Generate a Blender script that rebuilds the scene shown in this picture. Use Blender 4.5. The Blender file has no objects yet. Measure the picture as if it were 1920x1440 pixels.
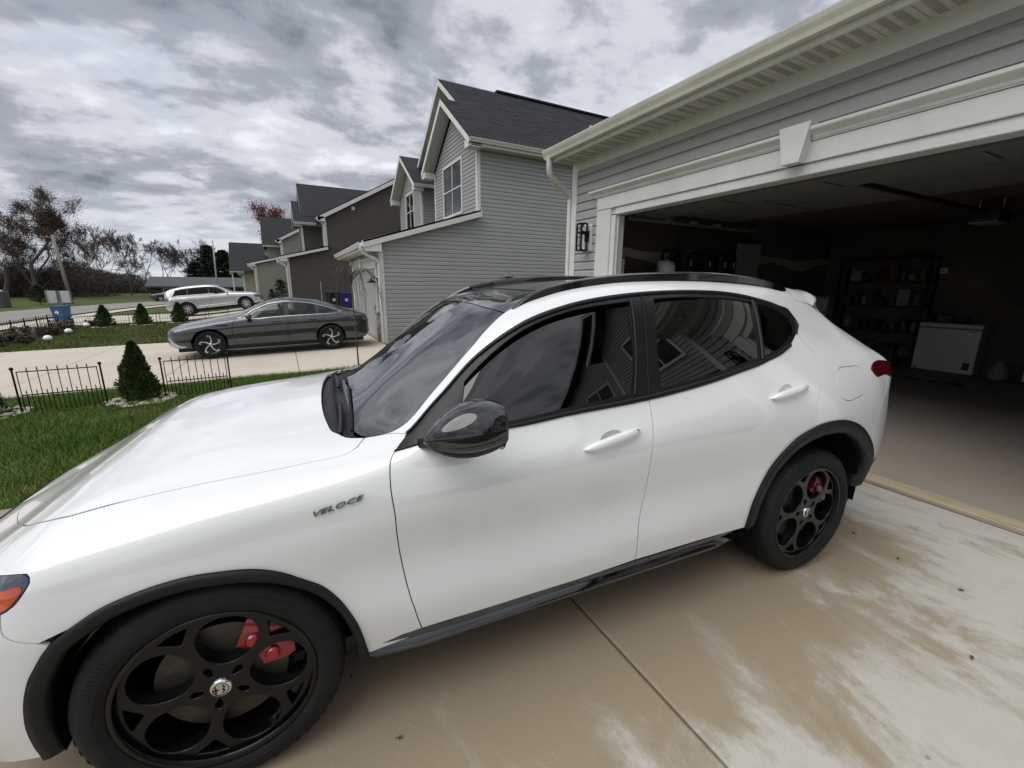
import bpy, bmesh, math, random
import numpy as np
from mathutils import Vector, Matrix
from mathutils.geometry import delaunay_2d_cdt
R_ = math.radians
random.seed(7); RNG = np.random.default_rng(7)
SC = bpy.context.scene
COL = SC.collection

# ------------------------------------------------------------------ camera
CAM_H = 1.608
cd = bpy.data.cameras.new("camera"); cam = bpy.data.objects.new("camera", cd); COL.objects.link(cam)
cd.sensor_width = 36.0; cd.lens = 36.0 * 798.0 / 1920.0; cd.clip_start = 0.02; cd.clip_end = 3000
cam.matrix_world = Matrix(((0.88421, 0.09733, -0.45685, 0), (-0.46701, 0.20277, -0.86069, 0), (0.00887, 0.97438, 0.22474, CAM_H), (0, 0, 0, 1)))
SC.camera = cam

# ------------------------------------------------------------------ world: overcast sky over a Nishita base
SUN_EL, SUN_AZ = R_(60), R_(264)          # azimuth measured from +Y clockwise
W = bpy.data.worlds.new("World"); SC.world = W; W.use_nodes = True
nt = W.node_tree; nt.nodes.clear()
def wn(t, **k):
    n = nt.nodes.new(t)
    for a, b in k.items(): setattr(n, a, b)
    return n
def wl(a, b): nt.links.new(a, b)
wo = wn("ShaderNodeOutputWorld"); wb = wn("ShaderNodeBackground"); wl(wb.outputs[0], wo.inputs[0])
sky = wn("ShaderNodeTexSky", sky_type='NISHITA', sun_disc=False, sun_elevation=SUN_EL, sun_rotation=SUN_AZ, altitude=200, air_density=1.0, dust_density=2.5, ozone_density=1.0)
tc = wn("ShaderNodeTexCoord"); sp = wn("ShaderNodeSeparateXYZ"); wl(tc.outputs['Generated'], sp.inputs[0])
def wm(op, a, b=None, c=None):
    n = wn("ShaderNodeMath", operation=op)
    for i, v in enumerate((a, b, c)):
        if v is None: continue
        if isinstance(v, (int, float)): n.inputs[i].default_value = v
        else: wl(v, n.inputs[i])
    return n.outputs[0]
zz = wm('ADD', wm('MAXIMUM', sp.outputs[2], 0.0), 0.24)
cx_ = wm('DIVIDE', sp.outputs[0], zz); cy_ = wm('DIVIDE', sp.outputs[1], zz)
cb = wn("ShaderNodeCombineXYZ"); wl(cx_, cb.inputs[0]); wl(cy_, cb.inputs[1])
def wnoise(scale, detail, rough, dist=0.0, vec=None, off=(0, 0, 0), rot=0.0, sc3=(1, 1, 1)):
    mp = wn("ShaderNodeMapping"); mp.inputs['Location'].default_value = off; mp.inputs['Rotation'].default_value = (0, 0, rot); mp.inputs['Scale'].default_value = sc3
    wl(vec or cb.outputs[0], mp.inputs[0])
    n = wn("ShaderNodeTexNoise"); n.inputs['Scale'].default_value = scale; n.inputs['Detail'].default_value = detail
    n.inputs['Roughness'].default_value = rough; n.inputs['Distortion'].default_value = dist
    wl(mp.outputs[0], n.inputs['Vector']); return n.outputs[0]
def wramp(src, stops, interp='EASE'):
    r = wn("ShaderNodeValToRGB"); r.color_ramp.interpolation = interp
    e = r.color_ramp.elements
    while len(e) < len(stops): e.new(0.5)
    for el, (p, c) in zip(e, stops): el.position = p; el.color = (*c, 1) if len(c) == 3 else c
    wl(src, r.inputs[0]); return r.outputs[0]
big = wnoise(1.25, 6, 0.55, 0.25, off=(3.3, 1.4, 0.3), rot=0.6, sc3=(1.0, 1.12, 1))
fine = wnoise(4.2, 6, 0.58, 0.2, off=(1.3, 7.4, 2.0), rot=0.9, sc3=(1, 1.3, 1))
dens = wm('ADD', wm('MULTIPLY', big, 0.66), wm('MULTIPLY', fine, 0.34))
cloud = wramp(dens, [(0.37, (5.9, 6.1, 6.4)), (0.455, (4.3, 4.5, 4.95)), (0.53, (2.5, 2.68, 3.1)), (0.62, (1.45, 1.58, 1.95))])
holes = wramp(wnoise(1.9, 5, 0.6, 0.2, off=(9, 4, 1)), [(0.0, (1, 1, 1)), (0.30, (1, 1, 1)), (0.40, (0, 0, 0)), (1.0, (0, 0, 0))])
hm = wn("ShaderNodeMath", operation='MULTIPLY'); wl(holes, hm.inputs[0]); hm.inputs[1].default_value = 0.22
mx = wn("ShaderNodeMix", data_type='RGBA'); wl(hm.outputs[0], mx.inputs[0]); wl(cloud, mx.inputs[6]); wl(sky.outputs[0], mx.inputs[7])
hz = wramp(sp.outputs[2], [(0.0, (1, 1, 1)), (0.16, (0, 0, 0))], 'LINEAR')
hmul = wn("ShaderNodeMath", operation='MULTIPLY'); wl(hz, hmul.inputs[0]); hmul.inputs[1].default_value = 0.75
mx2 = wn("ShaderNodeMix", data_type='RGBA'); wl(hmul.outputs[0], mx2.inputs[0]); wl(mx.outputs[2], mx2.inputs[6]); mx2.inputs[7].default_value = (5.0, 5.35, 5.6, 1)
wl(mx2.outputs[2], wb.inputs[0]); wb.inputs[1].default_value = 0.088

sd = bpy.data.lights.new("sun", 'SUN'); sd.energy = 1.4; sd.angle = R_(62); sd.color = (1.0, 0.985, 0.955)
sun = bpy.data.objects.new("sun", sd); COL.objects.link(sun)
sdir = Vector((math.sin(SUN_AZ) * math.cos(SUN_EL), math.cos(SUN_AZ) * math.cos(SUN_EL), math.sin(SUN_EL)))
sun.rotation_euler = sdir.to_track_quat('Z', 'Y').to_euler(); sun.location = sdir * 60

vs = SC.view_settings; vs.view_transform = 'Standard'; vs.look = 'None'; vs.gamma = 1.0; vs.use_curve_mapping = False; vs.exposure = 0.80
SC.cycles.max_bounces = 8; SC.cycles.diffuse_bounces = 4; SC.cycles.glossy_bounces = 4; SC.cycles.transmission_bounces = 6; SC.cycles.transparent_max_bounces = 12
SC.cycles.use_denoising = True; SC.cycles.sample_clamp_indirect = 6.0; SC.cycles.caustics_reflective = False; SC.cycles.caustics_refractive = False

# ------------------------------------------------------------------ materials
M = {}
class NB:
    def __init__(s, name):
        s.m = bpy.data.materials.new(name); s.m.use_nodes = True; s.t = s.m.node_tree
        s.b = s.t.nodes['Principled BSDF']; s.out = s.t.nodes['Material Output']; M[name] = s.m
    def n(s, t, **k):
        x = s.t.nodes.new(t)
        for a, b in k.items(): setattr(x, a, b)
        return x
    def l(s, a, b): s.t.links.new(a, b)
    def co(s, scale=(1, 1, 1), rot=(0, 0, 0), src='Object', loc=(0, 0, 0)):
        c = s.n("ShaderNodeTexCoord"); mp = s.n("ShaderNodeMapping"); mp.inputs['Scale'].default_value = scale
        mp.inputs['Rotation'].default_value = rot; mp.inputs['Location'].default_value = loc
        s.l(c.outputs[src], mp.inputs[0]); return mp.outputs[0]
    def wco(s, scale=(1, 1, 1), rot=(0, 0, 0), loc=(0, 0, 0)):
        g = s.n("ShaderNodeNewGeometry"); mp = s.n("ShaderNodeMapping"); mp.inputs['Scale'].default_value = scale
        mp.inputs['Rotation'].default_value = rot; mp.inputs['Location'].default_value = loc
        s.l(g.outputs['Position'], mp.inputs[0]); return mp.outputs[0]
    def noise(s, v, scale, detail=4, rough=.55, dist=0.0):
        x = s.n("ShaderNodeTexNoise"); x.inputs['Scale'].default_value = scale; x.inputs['Detail'].default_value = detail
        x.inputs['Roughness'].default_value = rough; x.inputs['Distortion'].default_value = dist
        if v is not None: s.l(v, x.inputs['Vector'])
        return x.outputs[0]
    def ramp(s, src, stops, interp='LINEAR'):
        r = s.n("ShaderNodeValToRGB"); r.color_ramp.interpolation = interp; e = r.color_ramp.elements
        while len(e) < len(stops): e.new(.5)
        for el, (p, c) in zip(e, stops): el.position = p; el.color = (c, c, c, 1) if isinstance(c, (int, float)) else (*c, 1)
        s.l(src, r.inputs[0]); return r.outputs[0]
    def math(s, op, a, b=None, c=None):
        x = s.n("ShaderNodeMath", operation=op)
        for i, v in enumerate((a, b, c)):
            if v is None: continue
            if isinstance(v, (int, float)): x.inputs[i].default_value = v
            else: s.l(v, x.inputs[i])
        return x.outputs[0]
    def mix(s, f, a, b, bt='MIX'):
        x = s.n("ShaderNodeMix", data_type='RGBA', blend_type=bt)
        for i, v in ((0, f), (6, a), (7, b)):
            if isinstance(v, (int, float)): x.inputs[i].default_value = v if i == 0 else (v, v, v, 1)
            elif isinstance(v, tuple): x.inputs[i].default_value = (*v, 1)
            else: s.l(v, x.inputs[i])
        return x.outputs[2]
    def bump(s, h, strength=.2, dist=.01):
        x = s.n("ShaderNodeBump"); x.inputs['Strength'].default_value = strength; x.inputs['Distance'].default_value = dist
        s.l(h, x.inputs['Height']); s.l(x.outputs[0], s.b.inputs['Normal'])
    def set(s, **k):
        for a, v in k.items():
            a = a.replace('_', ' ')
            a = {'color': 'Base Color', 'rough': 'Roughness', 'metal': 'Metallic', 'coat': 'Coat Weight', 'coatr': 'Coat Roughness', 'spec': 'Specular IOR Level'}.get(a, a)
            i = s.b.inputs[a]
            if isinstance(v, tuple): i.default_value = (*v, 1)
            elif isinstance(v, (int, float)): i.default_value = v
            else: s.l(v, i)
        return s.m
def simple(name, color, rough=.5, metal=0., coat=0., var=.12, vs_=6., bump=0., bscale=80., coatr=.05, spec=.5):
    """plain coloured material with faint uneven dirt and roughness"""
    k = NB(name); v = k.co()
    n = k.noise(v, vs_, 5, .6)
    lo = tuple(c * (1 - var) for c in color); hi = tuple(min(1, c * (1 + var)) for c in color)
    k.set(color=k.ramp(n, [(.3, lo), (.7, hi)]), rough=k.ramp(k.noise(v, vs_ * 2.3, 3), [(.3, max(0, rough - .06)), (.7, min(1, rough + .06))]), metal=metal, coat=coat, coatr=coatr, spec=spec)
    if bump: k.bump(k.noise(v, bscale, 3), bump, .004)
    return k.m

# car materials
def paint(name, color, metal=0., rough=.35, flake=0.):
    k = NB(name); v = k.co()
    dirt = k.noise(v, 3.0, 6, .65)
    k.set(color=k.mix(k.ramp(dirt, [(.45, 0.), (.8, .12)]), color, tuple(c * .8 + .02 for c in color)), rough=rough, metal=metal, coat=1.0,
          coatr=k.ramp(k.noise(v, 7, 5, .6), [(.3, .02), (.75, .07)]))
    k.b.inputs['Coat IOR'].default_value = 1.75
    return k.m
paint('white_paint', (.78, .785, .78)); paint('grey_paint', (.026, .030, .034), .55, .32); paint('silver_paint', (.52, .53, .54), .75, .32); paint('dark_paint', (.02, .021, .026), .3, .3)
simple('gloss_black', (.004, .004, .005), .05, coat=1., var=.1); simple('satin_black', (.006, .0065, .007), .36, var=.2, spec=.35); simple('matte_plastic', (.010, .0105, .0115), .5, var=.25, bump=.15, bscale=300, spec=.3)
simple('wheel_black', (.004, .0042, .0045), .28, var=.3, coat=.25, spec=.25); simple('chrome', (.75, .76, .78), .08, 1., var=.04); simple('alloy', (.62, .63, .65), .25, 1., var=.06)
simple('disc_metal', (.09, .083, .072), .45, .85, var=.25, vs_=30); simple('caliper_dark', (.07, .004, .006), .3, coat=.5, var=.2); simple('caliper_red', (.26, .006, .010), .18, coat=.8, var=.15); simple('tail_red', (.075, .004, .007), .08, coat=1., var=.3)
simple('amber_lens', (.50, .075, .016), .12, coat=1., var=.25, vs_=12); simple('lamp_dark', (.05, .06, .08), .08, coat=1., var=.4); simple('interior_black', (.018, .017, .017), .7, var=.3)
simple('interior_tan', (.10, .085, .075), .8, var=.2)
k = NB('rubber'); v = k.co(); g_ = k.noise(v, 14, 5, .6)
k.set(color=k.ramp(g_, [(.3, (.0065, .0068, .0072)), (.7, (.014, .014, .014))]), rough=.66, spec=.25); k.bump(k.noise(v, 160, 3), .25, .002)
def glass(name, tint, refl=1.0, ior=1.5, rough=.0):
    k = NB(name); t = k.t; t.nodes.remove(k.b)
    tr = k.n("ShaderNodeBsdfTransparent"); gl = k.n("ShaderNodeBsdfGlossy"); gl.inputs['Roughness'].default_value = rough; gl.inputs['Color'].default_value = (refl, refl, refl, 1)
    fr = k.n("ShaderNodeFresnel"); fr.inputs['IOR'].default_value = ior; ms = k.n("ShaderNodeMixShader")
    df = k.n("ShaderNodeBsdfDiffuse"); df.inputs['Color'].default_value = (.35, .33, .30, 1)
    v = k.co(); dn = k.noise(v, 5, 6, .7); ms2 = k.n("ShaderNodeMixShader")
    k.l(k.ramp(dn, [(.5, 0.), (.9, .02)]), ms2.inputs[0])
    tr.inputs[0].default_value = (*tint, 1)
    k.l(fr.outputs[0], ms.inputs[0]); k.l(tr.outputs[0], ms.inputs[1]); k.l(gl.outputs[0], ms.inputs[2])
    k.l(ms.outputs[0], ms2.inputs[1]); k.l(df.outputs[0], ms2.inputs[2]); k.l(ms2.outputs[0], k.out.inputs[0]); return k.m
glass('tint_glass', (.016, .017, .022), 1.0, 1.74); glass('windscreen_glass', (.36, .40, .40), 1.0, 2.6); glass('clear_glass', (.55, .62, .60), 1.0, 1.5); glass('tint_far', (.03, .033, .036), .8, 1.42); glass('lamp_glass', (.8, .8, .8), .9, 1.5)
k = NB('house_glass'); k.set(color=(.03, .035, .04), rough=.03, coat=1.0); 
simple('curtain', (.55, .55, .54), .9, var=.1)

# building materials
def siding(name, c, var=.05):
    k = NB(name); v = k.co(); g = k.noise(k.co((.6, .6, 3)), 1.3, 5, .6); fine = k.noise(k.co((3, 3, 90)), 6, 3, .6)
    a = tuple(x * (1 - var * 1.6) for x in c); b = tuple(x * (1 + var) for x in c)
    k.set(color=k.ramp(g, [(.3, a), (.7, b)]), rough=.55, spec=.35); k.bump(fine, .12, .002); return k.m
siding('siding_garage', (.40, .385, .38)); siding('siding_grey', (.36, .362, .355)); siding('siding_brown', (.088, .073, .065)); siding('siding_sage', (.27, .275, .22)); siding('siding_beige', (.36, .31, .25)); siding('siding_white', (.62, .62, .62))
k = NB('white_trim'); v = k.co(); d_ = k.noise(v, 2.2, 6, .65)
k.set(color=k.ramp(d_, [(.35, (.74, .735, .70)), (.75, (.62, .615, .575))]), rough=.42, spec=.4); k.bump(k.noise(v, 60, 3), .05, .002)
k = NB('cream_gutter'); v = k.co(); d_ = k.noise(v, 3.0, 6, .65)
k.set(color=k.ramp(d_, [(.35, (.64, .625, .55)), (.75, (.52, .505, .435))]), rough=.35, spec=.5)
k = NB('soffit'); v = k.co(); k.set(color=k.ramp(k.noise(v, 2, 5), [(.3, (.55, .54, .50)), (.7, (.60, .59, .55))]), rough=.5)
simple('soffit_slot', (.36, .355, .33), .8)
k = NB('shingle'); v = k.wco(); br = k.n("ShaderNodeTexBrick"); 
k.l(k.co((1, 1, 1)), br.inputs['Vector'])
n1 = k.noise(v, 2.2, 5, .65); n2 = k.noise(v, 28, 3, .6)
k.set(color=k.mix(.5, k.ramp(n1, [(.3, (.016, .018, .021)), (.7, (.034, .036, .040))]), k.ramp(n2, [(.3, (.012, .013, .015)), (.72, (.050, .050, .054))])), rough=.85, spec=.25); k.bump(n2, .6, .01)
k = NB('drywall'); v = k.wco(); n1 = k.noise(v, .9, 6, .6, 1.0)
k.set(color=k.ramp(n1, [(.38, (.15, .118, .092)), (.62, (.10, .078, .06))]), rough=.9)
simple('joint_mud', (.42, .39, .34), .9, var=.2, vs_=3)
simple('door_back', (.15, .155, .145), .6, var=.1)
k = NB('garage_door'); v = k.co(); k.set(color=k.ramp(k.noise(v, 3, 5), [(.3, (.50, .51, .485)), (.7, (.56, .57, .545))]), rough=.5)
simple('black_metal', (.012, .012, .013), .45, .6, var=.3); simple('dark_wood', (.06, .05, .042), .8, var=.35, vs_=9, bump=.3); simple('grey_wood', (.22, .20, .18), .85, var=.3, vs_=9, bump=.3)
simple('stone', (.34, .30, .25), .9, var=.35, vs_=14, bump=.5, bscale=40); simple('pebble', (.45, .40, .34), .85, var=.35, vs_=25)
simple('plastic_white', (.62, .63, .64), .4, var=.06); simple('plastic_grey', (.30, .31, .32), .5, var=.15); simple('plastic_black', (.012, .012, .014), .5, var=.3); simple('plastic_blue', (.02, .085, .20), .5, var=.15); simple('plastic_purple', (.035, .018, .21), .45, var=.15)
simple('plastic_green', (.02, .05, .028), .5, var=.2); simple('cardboard', (.11, .075, .05), .85, var=.2); simple('dull_red', (.075, .016, .014), .6, var=.2); simple('dull_blue', (.022, .035, .07), .6, var=.2); simple('dull_ochre', (.13, .085, .03), .6, var=.2); simple('dull_white', (.24, .235, .225), .6, var=.15); simple('yellow_paint', (.62, .36, .06), .6, var=.15); simple('pole_wood', (.25, .21, .175), .9, var=.3, vs_=12, bump=.4); simple('pole_grey', (.33, .34, .34), .6, var=.1)
simple('white_globe', (.80, .82, .88), .35, var=.03); simple('copper_grey', (.10, .09, .085), .6, var=.3)

# ------------------------------------------------------------------ object helpers
def put(o, parent=None):
    COL.objects.link(o)
    if parent is not None: o.parent = parent
    return o
def tag(o, label=None, cat=None, group=None, kind=None):
    if label: o['label'] = label
    if cat: o['category'] = cat
    if group: o['group'] = group
    if kind: o['kind'] = kind
    return o
def thing(name, label, cat, loc=(0, 0, 0), rotz=0., group=None):
    o = bpy.data.objects.new(name, None); COL.objects.link(o); o.location = loc; o.rotation_euler = (0, 0, rotz); o.empty_display_size = .2
    return tag(o, label, cat, group)
def mesh(name, V, F, mat=None, parent=None, smooth=False, kind=None):
    me = bpy.data.meshes.new(name); me.from_pydata([tuple(map(float, p)) for p in V], [], [tuple(int(i) for i in f) for f in F]); me.update()
    if mat: me.materials.append(M[mat] if isinstance(mat, str) else mat)
    if smooth: me.shade_smooth()
    o = bpy.data.objects.new(name, me); put(o, parent)
    if kind: o['kind'] = kind
    return o
def from_bm(name, bm, mat=None, parent=None, smooth=False, kind=None, angle=None):
    me = bpy.data.meshes.new(name); bmesh.ops.recalc_face_normals(bm, faces=bm.faces[:]); bm.to_mesh(me); bm.free()
    if mat: me.materials.append(M[mat])
    if smooth: me.shade_smooth()
    if angle is not None:
        me.shade_smooth()
        try: me.set_sharp_from_angle(angle=angle)
        except Exception: pass
    o = bpy.data.objects.new(name, me); put(o, parent)
    if kind: o['kind'] = kind
    return o
class MB:
    """collects boxes, prisms, tubes, lathes -> one mesh object"""
    def __init__(s): s.V = []; s.F = []
    def add(s, V, F):
        o = len(s.V); s.V += [tuple(v) for v in V]; s.F += [tuple(i + o for i in f) for f in F]; return s
    def box(s, x0, x1, y0, y1, z0, z1, c=0.0):
        """box, optionally with chamfered edges of size c"""
        if c <= 0:
            V = [(x, y, z) for x in (x0, x1) for y in (y0, y1) for z in (z0, z1)]
            return s.add(V, [(0, 1, 3, 2), (4, 6, 7, 5), (0, 4, 5, 1), (2, 3, 7, 6), (0, 2, 6, 4), (1, 5, 7, 3)])
        bm = bmesh.new(); bmesh.ops.create_cube(bm, size=1.0)
        for v in bm.verts: v.co = Vector(((x0 + x1) / 2 + v.co.x * (x1 - x0), (y0 + y1) / 2 + v.co.y * (y1 - y0), (z0 + z1) / 2 + v.co.z * (z1 - z0)))
        bmesh.ops.bevel(bm, geom=bm.edges[:], offset=c, segments=2 if c > .006 else 1, profile=.6, affect='EDGES')
        bm.verts.index_update(); s.add([v.co[:] for v in bm.verts], [[v.index for v in f.verts] for f in bm.faces]); bm.free(); return s
    def prism(s, poly, axis, a0, a1):
        """extrude a 2D polygon along axis ('x': poly=(y,z), 'y': poly=(x,z), 'z': poly=(x,y))"""
        n = len(poly)
        def P(p, a): return {'x': (a, p[0], p[1]), 'y': (p[0], a, p[1]), 'z': (p[0], p[1], a)}[axis]
        V = [P(p, a0) for p in poly] + [P(p, a1) for p in poly]
        F = [tuple(range(n)), tuple(range(2 * n - 1, n - 1, -1))] + [(i, (i + 1) % n, n + (i + 1) % n, n + i) for i in range(n)]
        return s.add(V, F)
    def tube(s, pts, rad, seg=8, cap=True):
        P = [Vector(p) for p in pts]; n = len(P); rads = rad if isinstance(rad, (list, tuple)) else [rad] * n
        V = []; up = None
        for i, p in enumerate(P):
            d = (P[min(i + 1, n - 1)] - P[max(i - 1, 0)])
            d = d.normalized() if d.length > 1e-9 else Vector((0, 0, 1))
            if up is None: up = d.orthogonal().normalized()
            up = (up - d * up.dot(d)); up = up.normalized() if up.length > 1e-6 else d.orthogonal().normalized()
            q = d.cross(up)
            for j in range(seg):
                a = 2 * math.pi * j / seg; V.append(p + (up * math.cos(a) + q * math.sin(a)) * rads[i])
        F = [(i * seg + j, i * seg + (j + 1) % seg, (i + 1) * seg + (j + 1) % seg, (i + 1) * seg + j) for i in range(n - 1) for j in range(seg)]
        if cap: F += [tuple(range(seg - 1, -1, -1)), tuple(range((n - 1) * seg, n * seg))]
        return s.add(V, F)
    def lathe(s, prof, seg=24, axis='z', c=(0, 0, 0), close=False):
        """revolve (r, h) profile about axis through c"""
        V = []; n = len(prof)
        for r, h in prof:
            for j in range(seg):
                a = 2 * math.pi * j / seg; u, w = r * math.cos(a), r * math.sin(a)
                V.append({'z': (c[0] + u, c[1] + w, c[2] + h), 'y': (c[0] + u, c[1] + h, c[2] + w), 'x': (c[0] + h, c[1] + u, c[2] + w)}[axis])
        m = n if close else n - 1
        F = [(i * seg + j, i * seg + (j + 1) % seg, ((i + 1) % n) * seg + (j + 1) % seg, ((i + 1) % n) * seg + j) for i in range(m) for j in range(seg)]
        return s.add(V, F)
    def build(s, name, mat, parent=None, smooth=False, kind=None, angle=None):
        bm = bmesh.new(); vs_ = [bm.verts.new(v) for v in s.V]
        for f in s.F:
            try: bm.faces.new([vs_[i] for i in f])
            except ValueError: pass
        bmesh.ops.remove_doubles(bm, verts=bm.verts[:], dist=1e-6)
        return from_bm(name, bm, mat, parent, smooth, kind, angle)
def bx(name, x0, x1, y0, y1, z0, z1, mat, parent=None, c=0.0, kind=None): return MB().box(x0, x1, y0, y1, z0, z1, c).build(name, mat, parent, kind=kind)
def children(o): return [c for c in list(bpy.data.objects) if c.parent == o]
def copy_tree(o, parent=None):
    c = o.copy(); COL.objects.link(c); c.parent = parent
    for ch in KIDS[o.name]: copy_tree_k(ch, c)
    return c
def copy_tree_k(o, parent):
    c = o.copy(); COL.objects.link(c); c.parent = parent
    for ch in KIDS.get(o.name, ()): copy_tree_k(ch, c)
KIDS = {}
def index_kids():
    KIDS.clear()
    for o in bpy.data.objects:
        KIDS.setdefault(o.name, [])
        if o.parent: KIDS.setdefault(o.parent.name, []).append(o)
def sstep(x, a, b):
    t = np.clip((np.asarray(x, float) - a) / (b - a), 0, 1); return t * t * (3 - 2 * t)
def lerp(a, b, t): return a + (b - a) * t

# ================================================================== SETTING
def zg(x, y):
    x = np.asarray(x, float); y = np.asarray(y, float)
    w = np.maximum(sstep(y, 6, 12), sstep(-x, 2.5, 7))
    return -.20 * sstep(y, 3.5, 13) + .022 * (np.clip(x, -13, 2.5) - 1.5) * w * np.where(x > 2.5, 1, 1) + .45 * sstep(y, 22, 29) * sstep(x, -5.5, .5)
def zgf(x, y): return float(zg(x, y))

# --- ground materials
k = NB('lawn'); v = k.wco(); n1 = k.noise(v, .55, 5, .6); n2 = k.noise(v, 7, 5, .7); n3 = k.noise(v, 60, 3, .6)
c = k.mix(k.ramp(n1, [(.35, 0.), (.68, 1.)]), (.045, .088, .015), (.090, .105, .028))
c = k.mix(k.ramp(n2, [(.42, 0.), (.75, .55)]), c, (.125, .105, .045)); c = k.mix(k.ramp(n3, [(.35, .6), (.6, 0.)]), c, (.016, .028, .007))
k.set(color=c, rough=.9, spec=.2); k.bump(n3, .8, .02)
def concrete(name, base, wetc=None, wet=False, spots=True):
    k = NB(name); v = k.wco(); g1 = k.noise(v, .9, 6, .65); g2 = k.noise(v, 9, 5, .7); g3 = k.noise(v, 190, 3, .7)
    c = k.mix(k.ramp(g1, [(.3, 0.), (.7, 1.)]), tuple(x * .90 for x in base), tuple(x * 1.06 for x in base))
    c = k.mix(k.ramp(g2, [(.45, 0.), (.8, .35)]), c, tuple(x * .72 for x in base))
    c = k.mix(k.ramp(g3, [(.3, .38), (.5, 0.), (.62, 0.), (.8, .28)]), c, tuple(x * .5 for x in base))
    rough = .82
    if wet:
        sx = k.n("ShaderNodeSeparateXYZ"); k.l(v, sx.inputs[0])
        st = k.noise(k.wco((2.0, .70, 1), (0, 0, .16)), 1.7, 9, .66, .5); bl = k.noise(k.wco((1.25, .85, 1)), 1.5, 9, .70, .6); sp_ = k.noise(v, 34, 4, .7)
        by = k.ramp(k.math('MULTIPLY_ADD', sx.outputs[1], .5, .0), [(.10, .05), (.34, .34), (.60, .66)])      # wetter towards the car's flank (drip line)
        bxm = k.ramp(k.math('MULTIPLY_ADD', sx.outputs[0], .2, 0.), [(.36, 1.), (.60, .72), (.80, .25)])
        m = k.math('ADD', k.math('ADD', k.math('MULTIPLY', st, .50), k.math('MULTIPLY', bl, .48)), k.math('ADD', k.math('MULTIPLY', k.math('MULTIPLY', by, bxm), .40), k.math('MULTIPLY', sp_, .05)))
        mask = k.ramp(m, [(.600, 0.), (.635, .70), (.70, 1.)])
        edge = k.ramp(m, [(.575, 0.), (.60, .5), (.62, 0.)])
        wc = k.mix(k.ramp(g3, [(.35, 0.), (.65, 1.)]), tuple(x * .80 for x in wetc), tuple(x * 1.12 for x in wetc))
        c = k.mix(mask, c, wc); c = k.mix(k.math('MULTIPLY', edge, .5), c, tuple(x * .8 for x in wetc))
        rough = k.ramp(mask, [(0., .84), (1., .60)])
    if spots:
        vo = k.n("ShaderNodeTexVoronoi"); vo.inputs['Scale'].default_value = 3.1; vo.inputs['Randomness'].default_value = 1.0; k.l(v, vo.inputs['Vector'])
        c = k.mix(k.ramp(vo.outputs[0], [(.016, .75), (.045, 0.)]), c, (.06, .05, .035))
    k.set(color=c, rough=rough, spec=.3); k.bump(k.math('ADD', k.math('ADD', k.math('MULTIPLY', g3, .35), k.noise(v, 420, 2, .5)), k.math('MULTIPLY', k.noise(k.wco((150, 5, 1)), 1.0, 3, .6), .7)), .25, .0025); return k.m
concrete('concrete_wet', (.47, .455, .41), (.30, .242, .165), True); concrete('concrete_tan', (.52, .465, .385)); concrete('concrete_walk', (.50, .46, .385), spots=False); concrete('concrete_floor', (.33, .285, .235))
k = NB('asphalt'); v = k.wco(); n1 = k.noise(v, .4, 5); n3 = k.noise(v, 90, 2)
k.set(color=k.mix(k.ramp(n3, [(.35, 0.), (.65, 1.)]), k.ramp(n1, [(.3, (.17, .16, .145)), (.7, (.215, .20, .18))]), (.25, .235, .21)), rough=.9)

# --- terrain sheet: fine near the camera, coarse to the horizon
def axis(lo, hi, fine_lo, fine_hi, step):
    a = list(np.arange(fine_lo, fine_hi + 1e-6, step)); s = step; x = fine_lo
    L = []
    while x > lo: s *= 1.35; x -= s; L.append(max(x, lo))
    Rr = []; s = step; x = fine_hi
    while x < hi: s *= 1.35; x += s; Rr.append(min(x, hi))
    return np.array(L[::-1] + a + Rr)
gx = axis(-900, 900, -14, 6, .8); gy = axis(-500, 1500, -4, 36, .8)
X_, Y_ = np.meshgrid(gx, gy, indexing='ij'); Z_ = zg(X_, Y_) - .035
Z_ = np.where((X_ > 4.2) & (Y_ < 6.4), -.12, Z_)
nx, ny = X_.shape
V = np.stack([X_, Y_, Z_], -1).reshape(-1, 3); I = np.arange(nx * ny).reshape(nx, ny)
F = np.stack([I[:-1, :-1], I[1:, :-1], I[1:, 1:], I[:-1, 1:]], -1).reshape(-1, 4)
tag(mesh('ground', V, F, 'lawn', smooth=True), kind='structure')

def slab(name, x0, x1, y0, y1, mat, parent, lift=.0, n=5, th=.10, gap=.005):
    """one poured slab that follows the ground, with dropped (tooled) edges"""
    xs_ = np.linspace(x0 + gap, x1 - gap, n); ys_ = np.linspace(y0 + gap, y1 - gap, n)
    xs_ = np.concatenate([[xs_[0]], [xs_[0] + .012], xs_[1:-1], [xs_[-1] - .012], [xs_[-1]]]); ys_ = np.concatenate([[ys_[0]], [ys_[0] + .012], ys_[1:-1], [ys_[-1] - .012], [ys_[-1]]])
    XX, YY = np.meshgrid(xs_, ys_, indexing='ij'); ZZ = zg(XX, YY) + lift
    ZZ[0] -= .007; ZZ[-1] -= .007; ZZ[:, 0] -= .007; ZZ[:, -1] -= .007
    a, b = XX.shape; V = np.stack([XX, YY, ZZ], -1).reshape(-1, 3); I = np.arange(a * b).reshape(a, b)
    F = [tuple(f) for f in np.stack([I[:-1, :-1], I[1:, :-1], I[1:, 1:], I[:-1, 1:]], -1).reshape(-1, 4)]
    rim = list(I[:, 0]) + list(I[-1, 1:]) + list(I[-2::-1, -1]) + list(I[0, -2:0:-1]); m = len(rim); o = len(V)
    V = list(map(tuple, V)) + [(V[i][0], V[i][1], V[i][2] - th) for i in rim]
    F += [(rim[i], o + i, o + (i + 1) % m, rim[(i + 1) % m]) for i in range(m)]
    return mesh(name, V, F, mat, parent)
def structure(name): return tag(bpy.data.objects.new(name, None), kind='structure')
drv = put(structure('driveway'))
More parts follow.
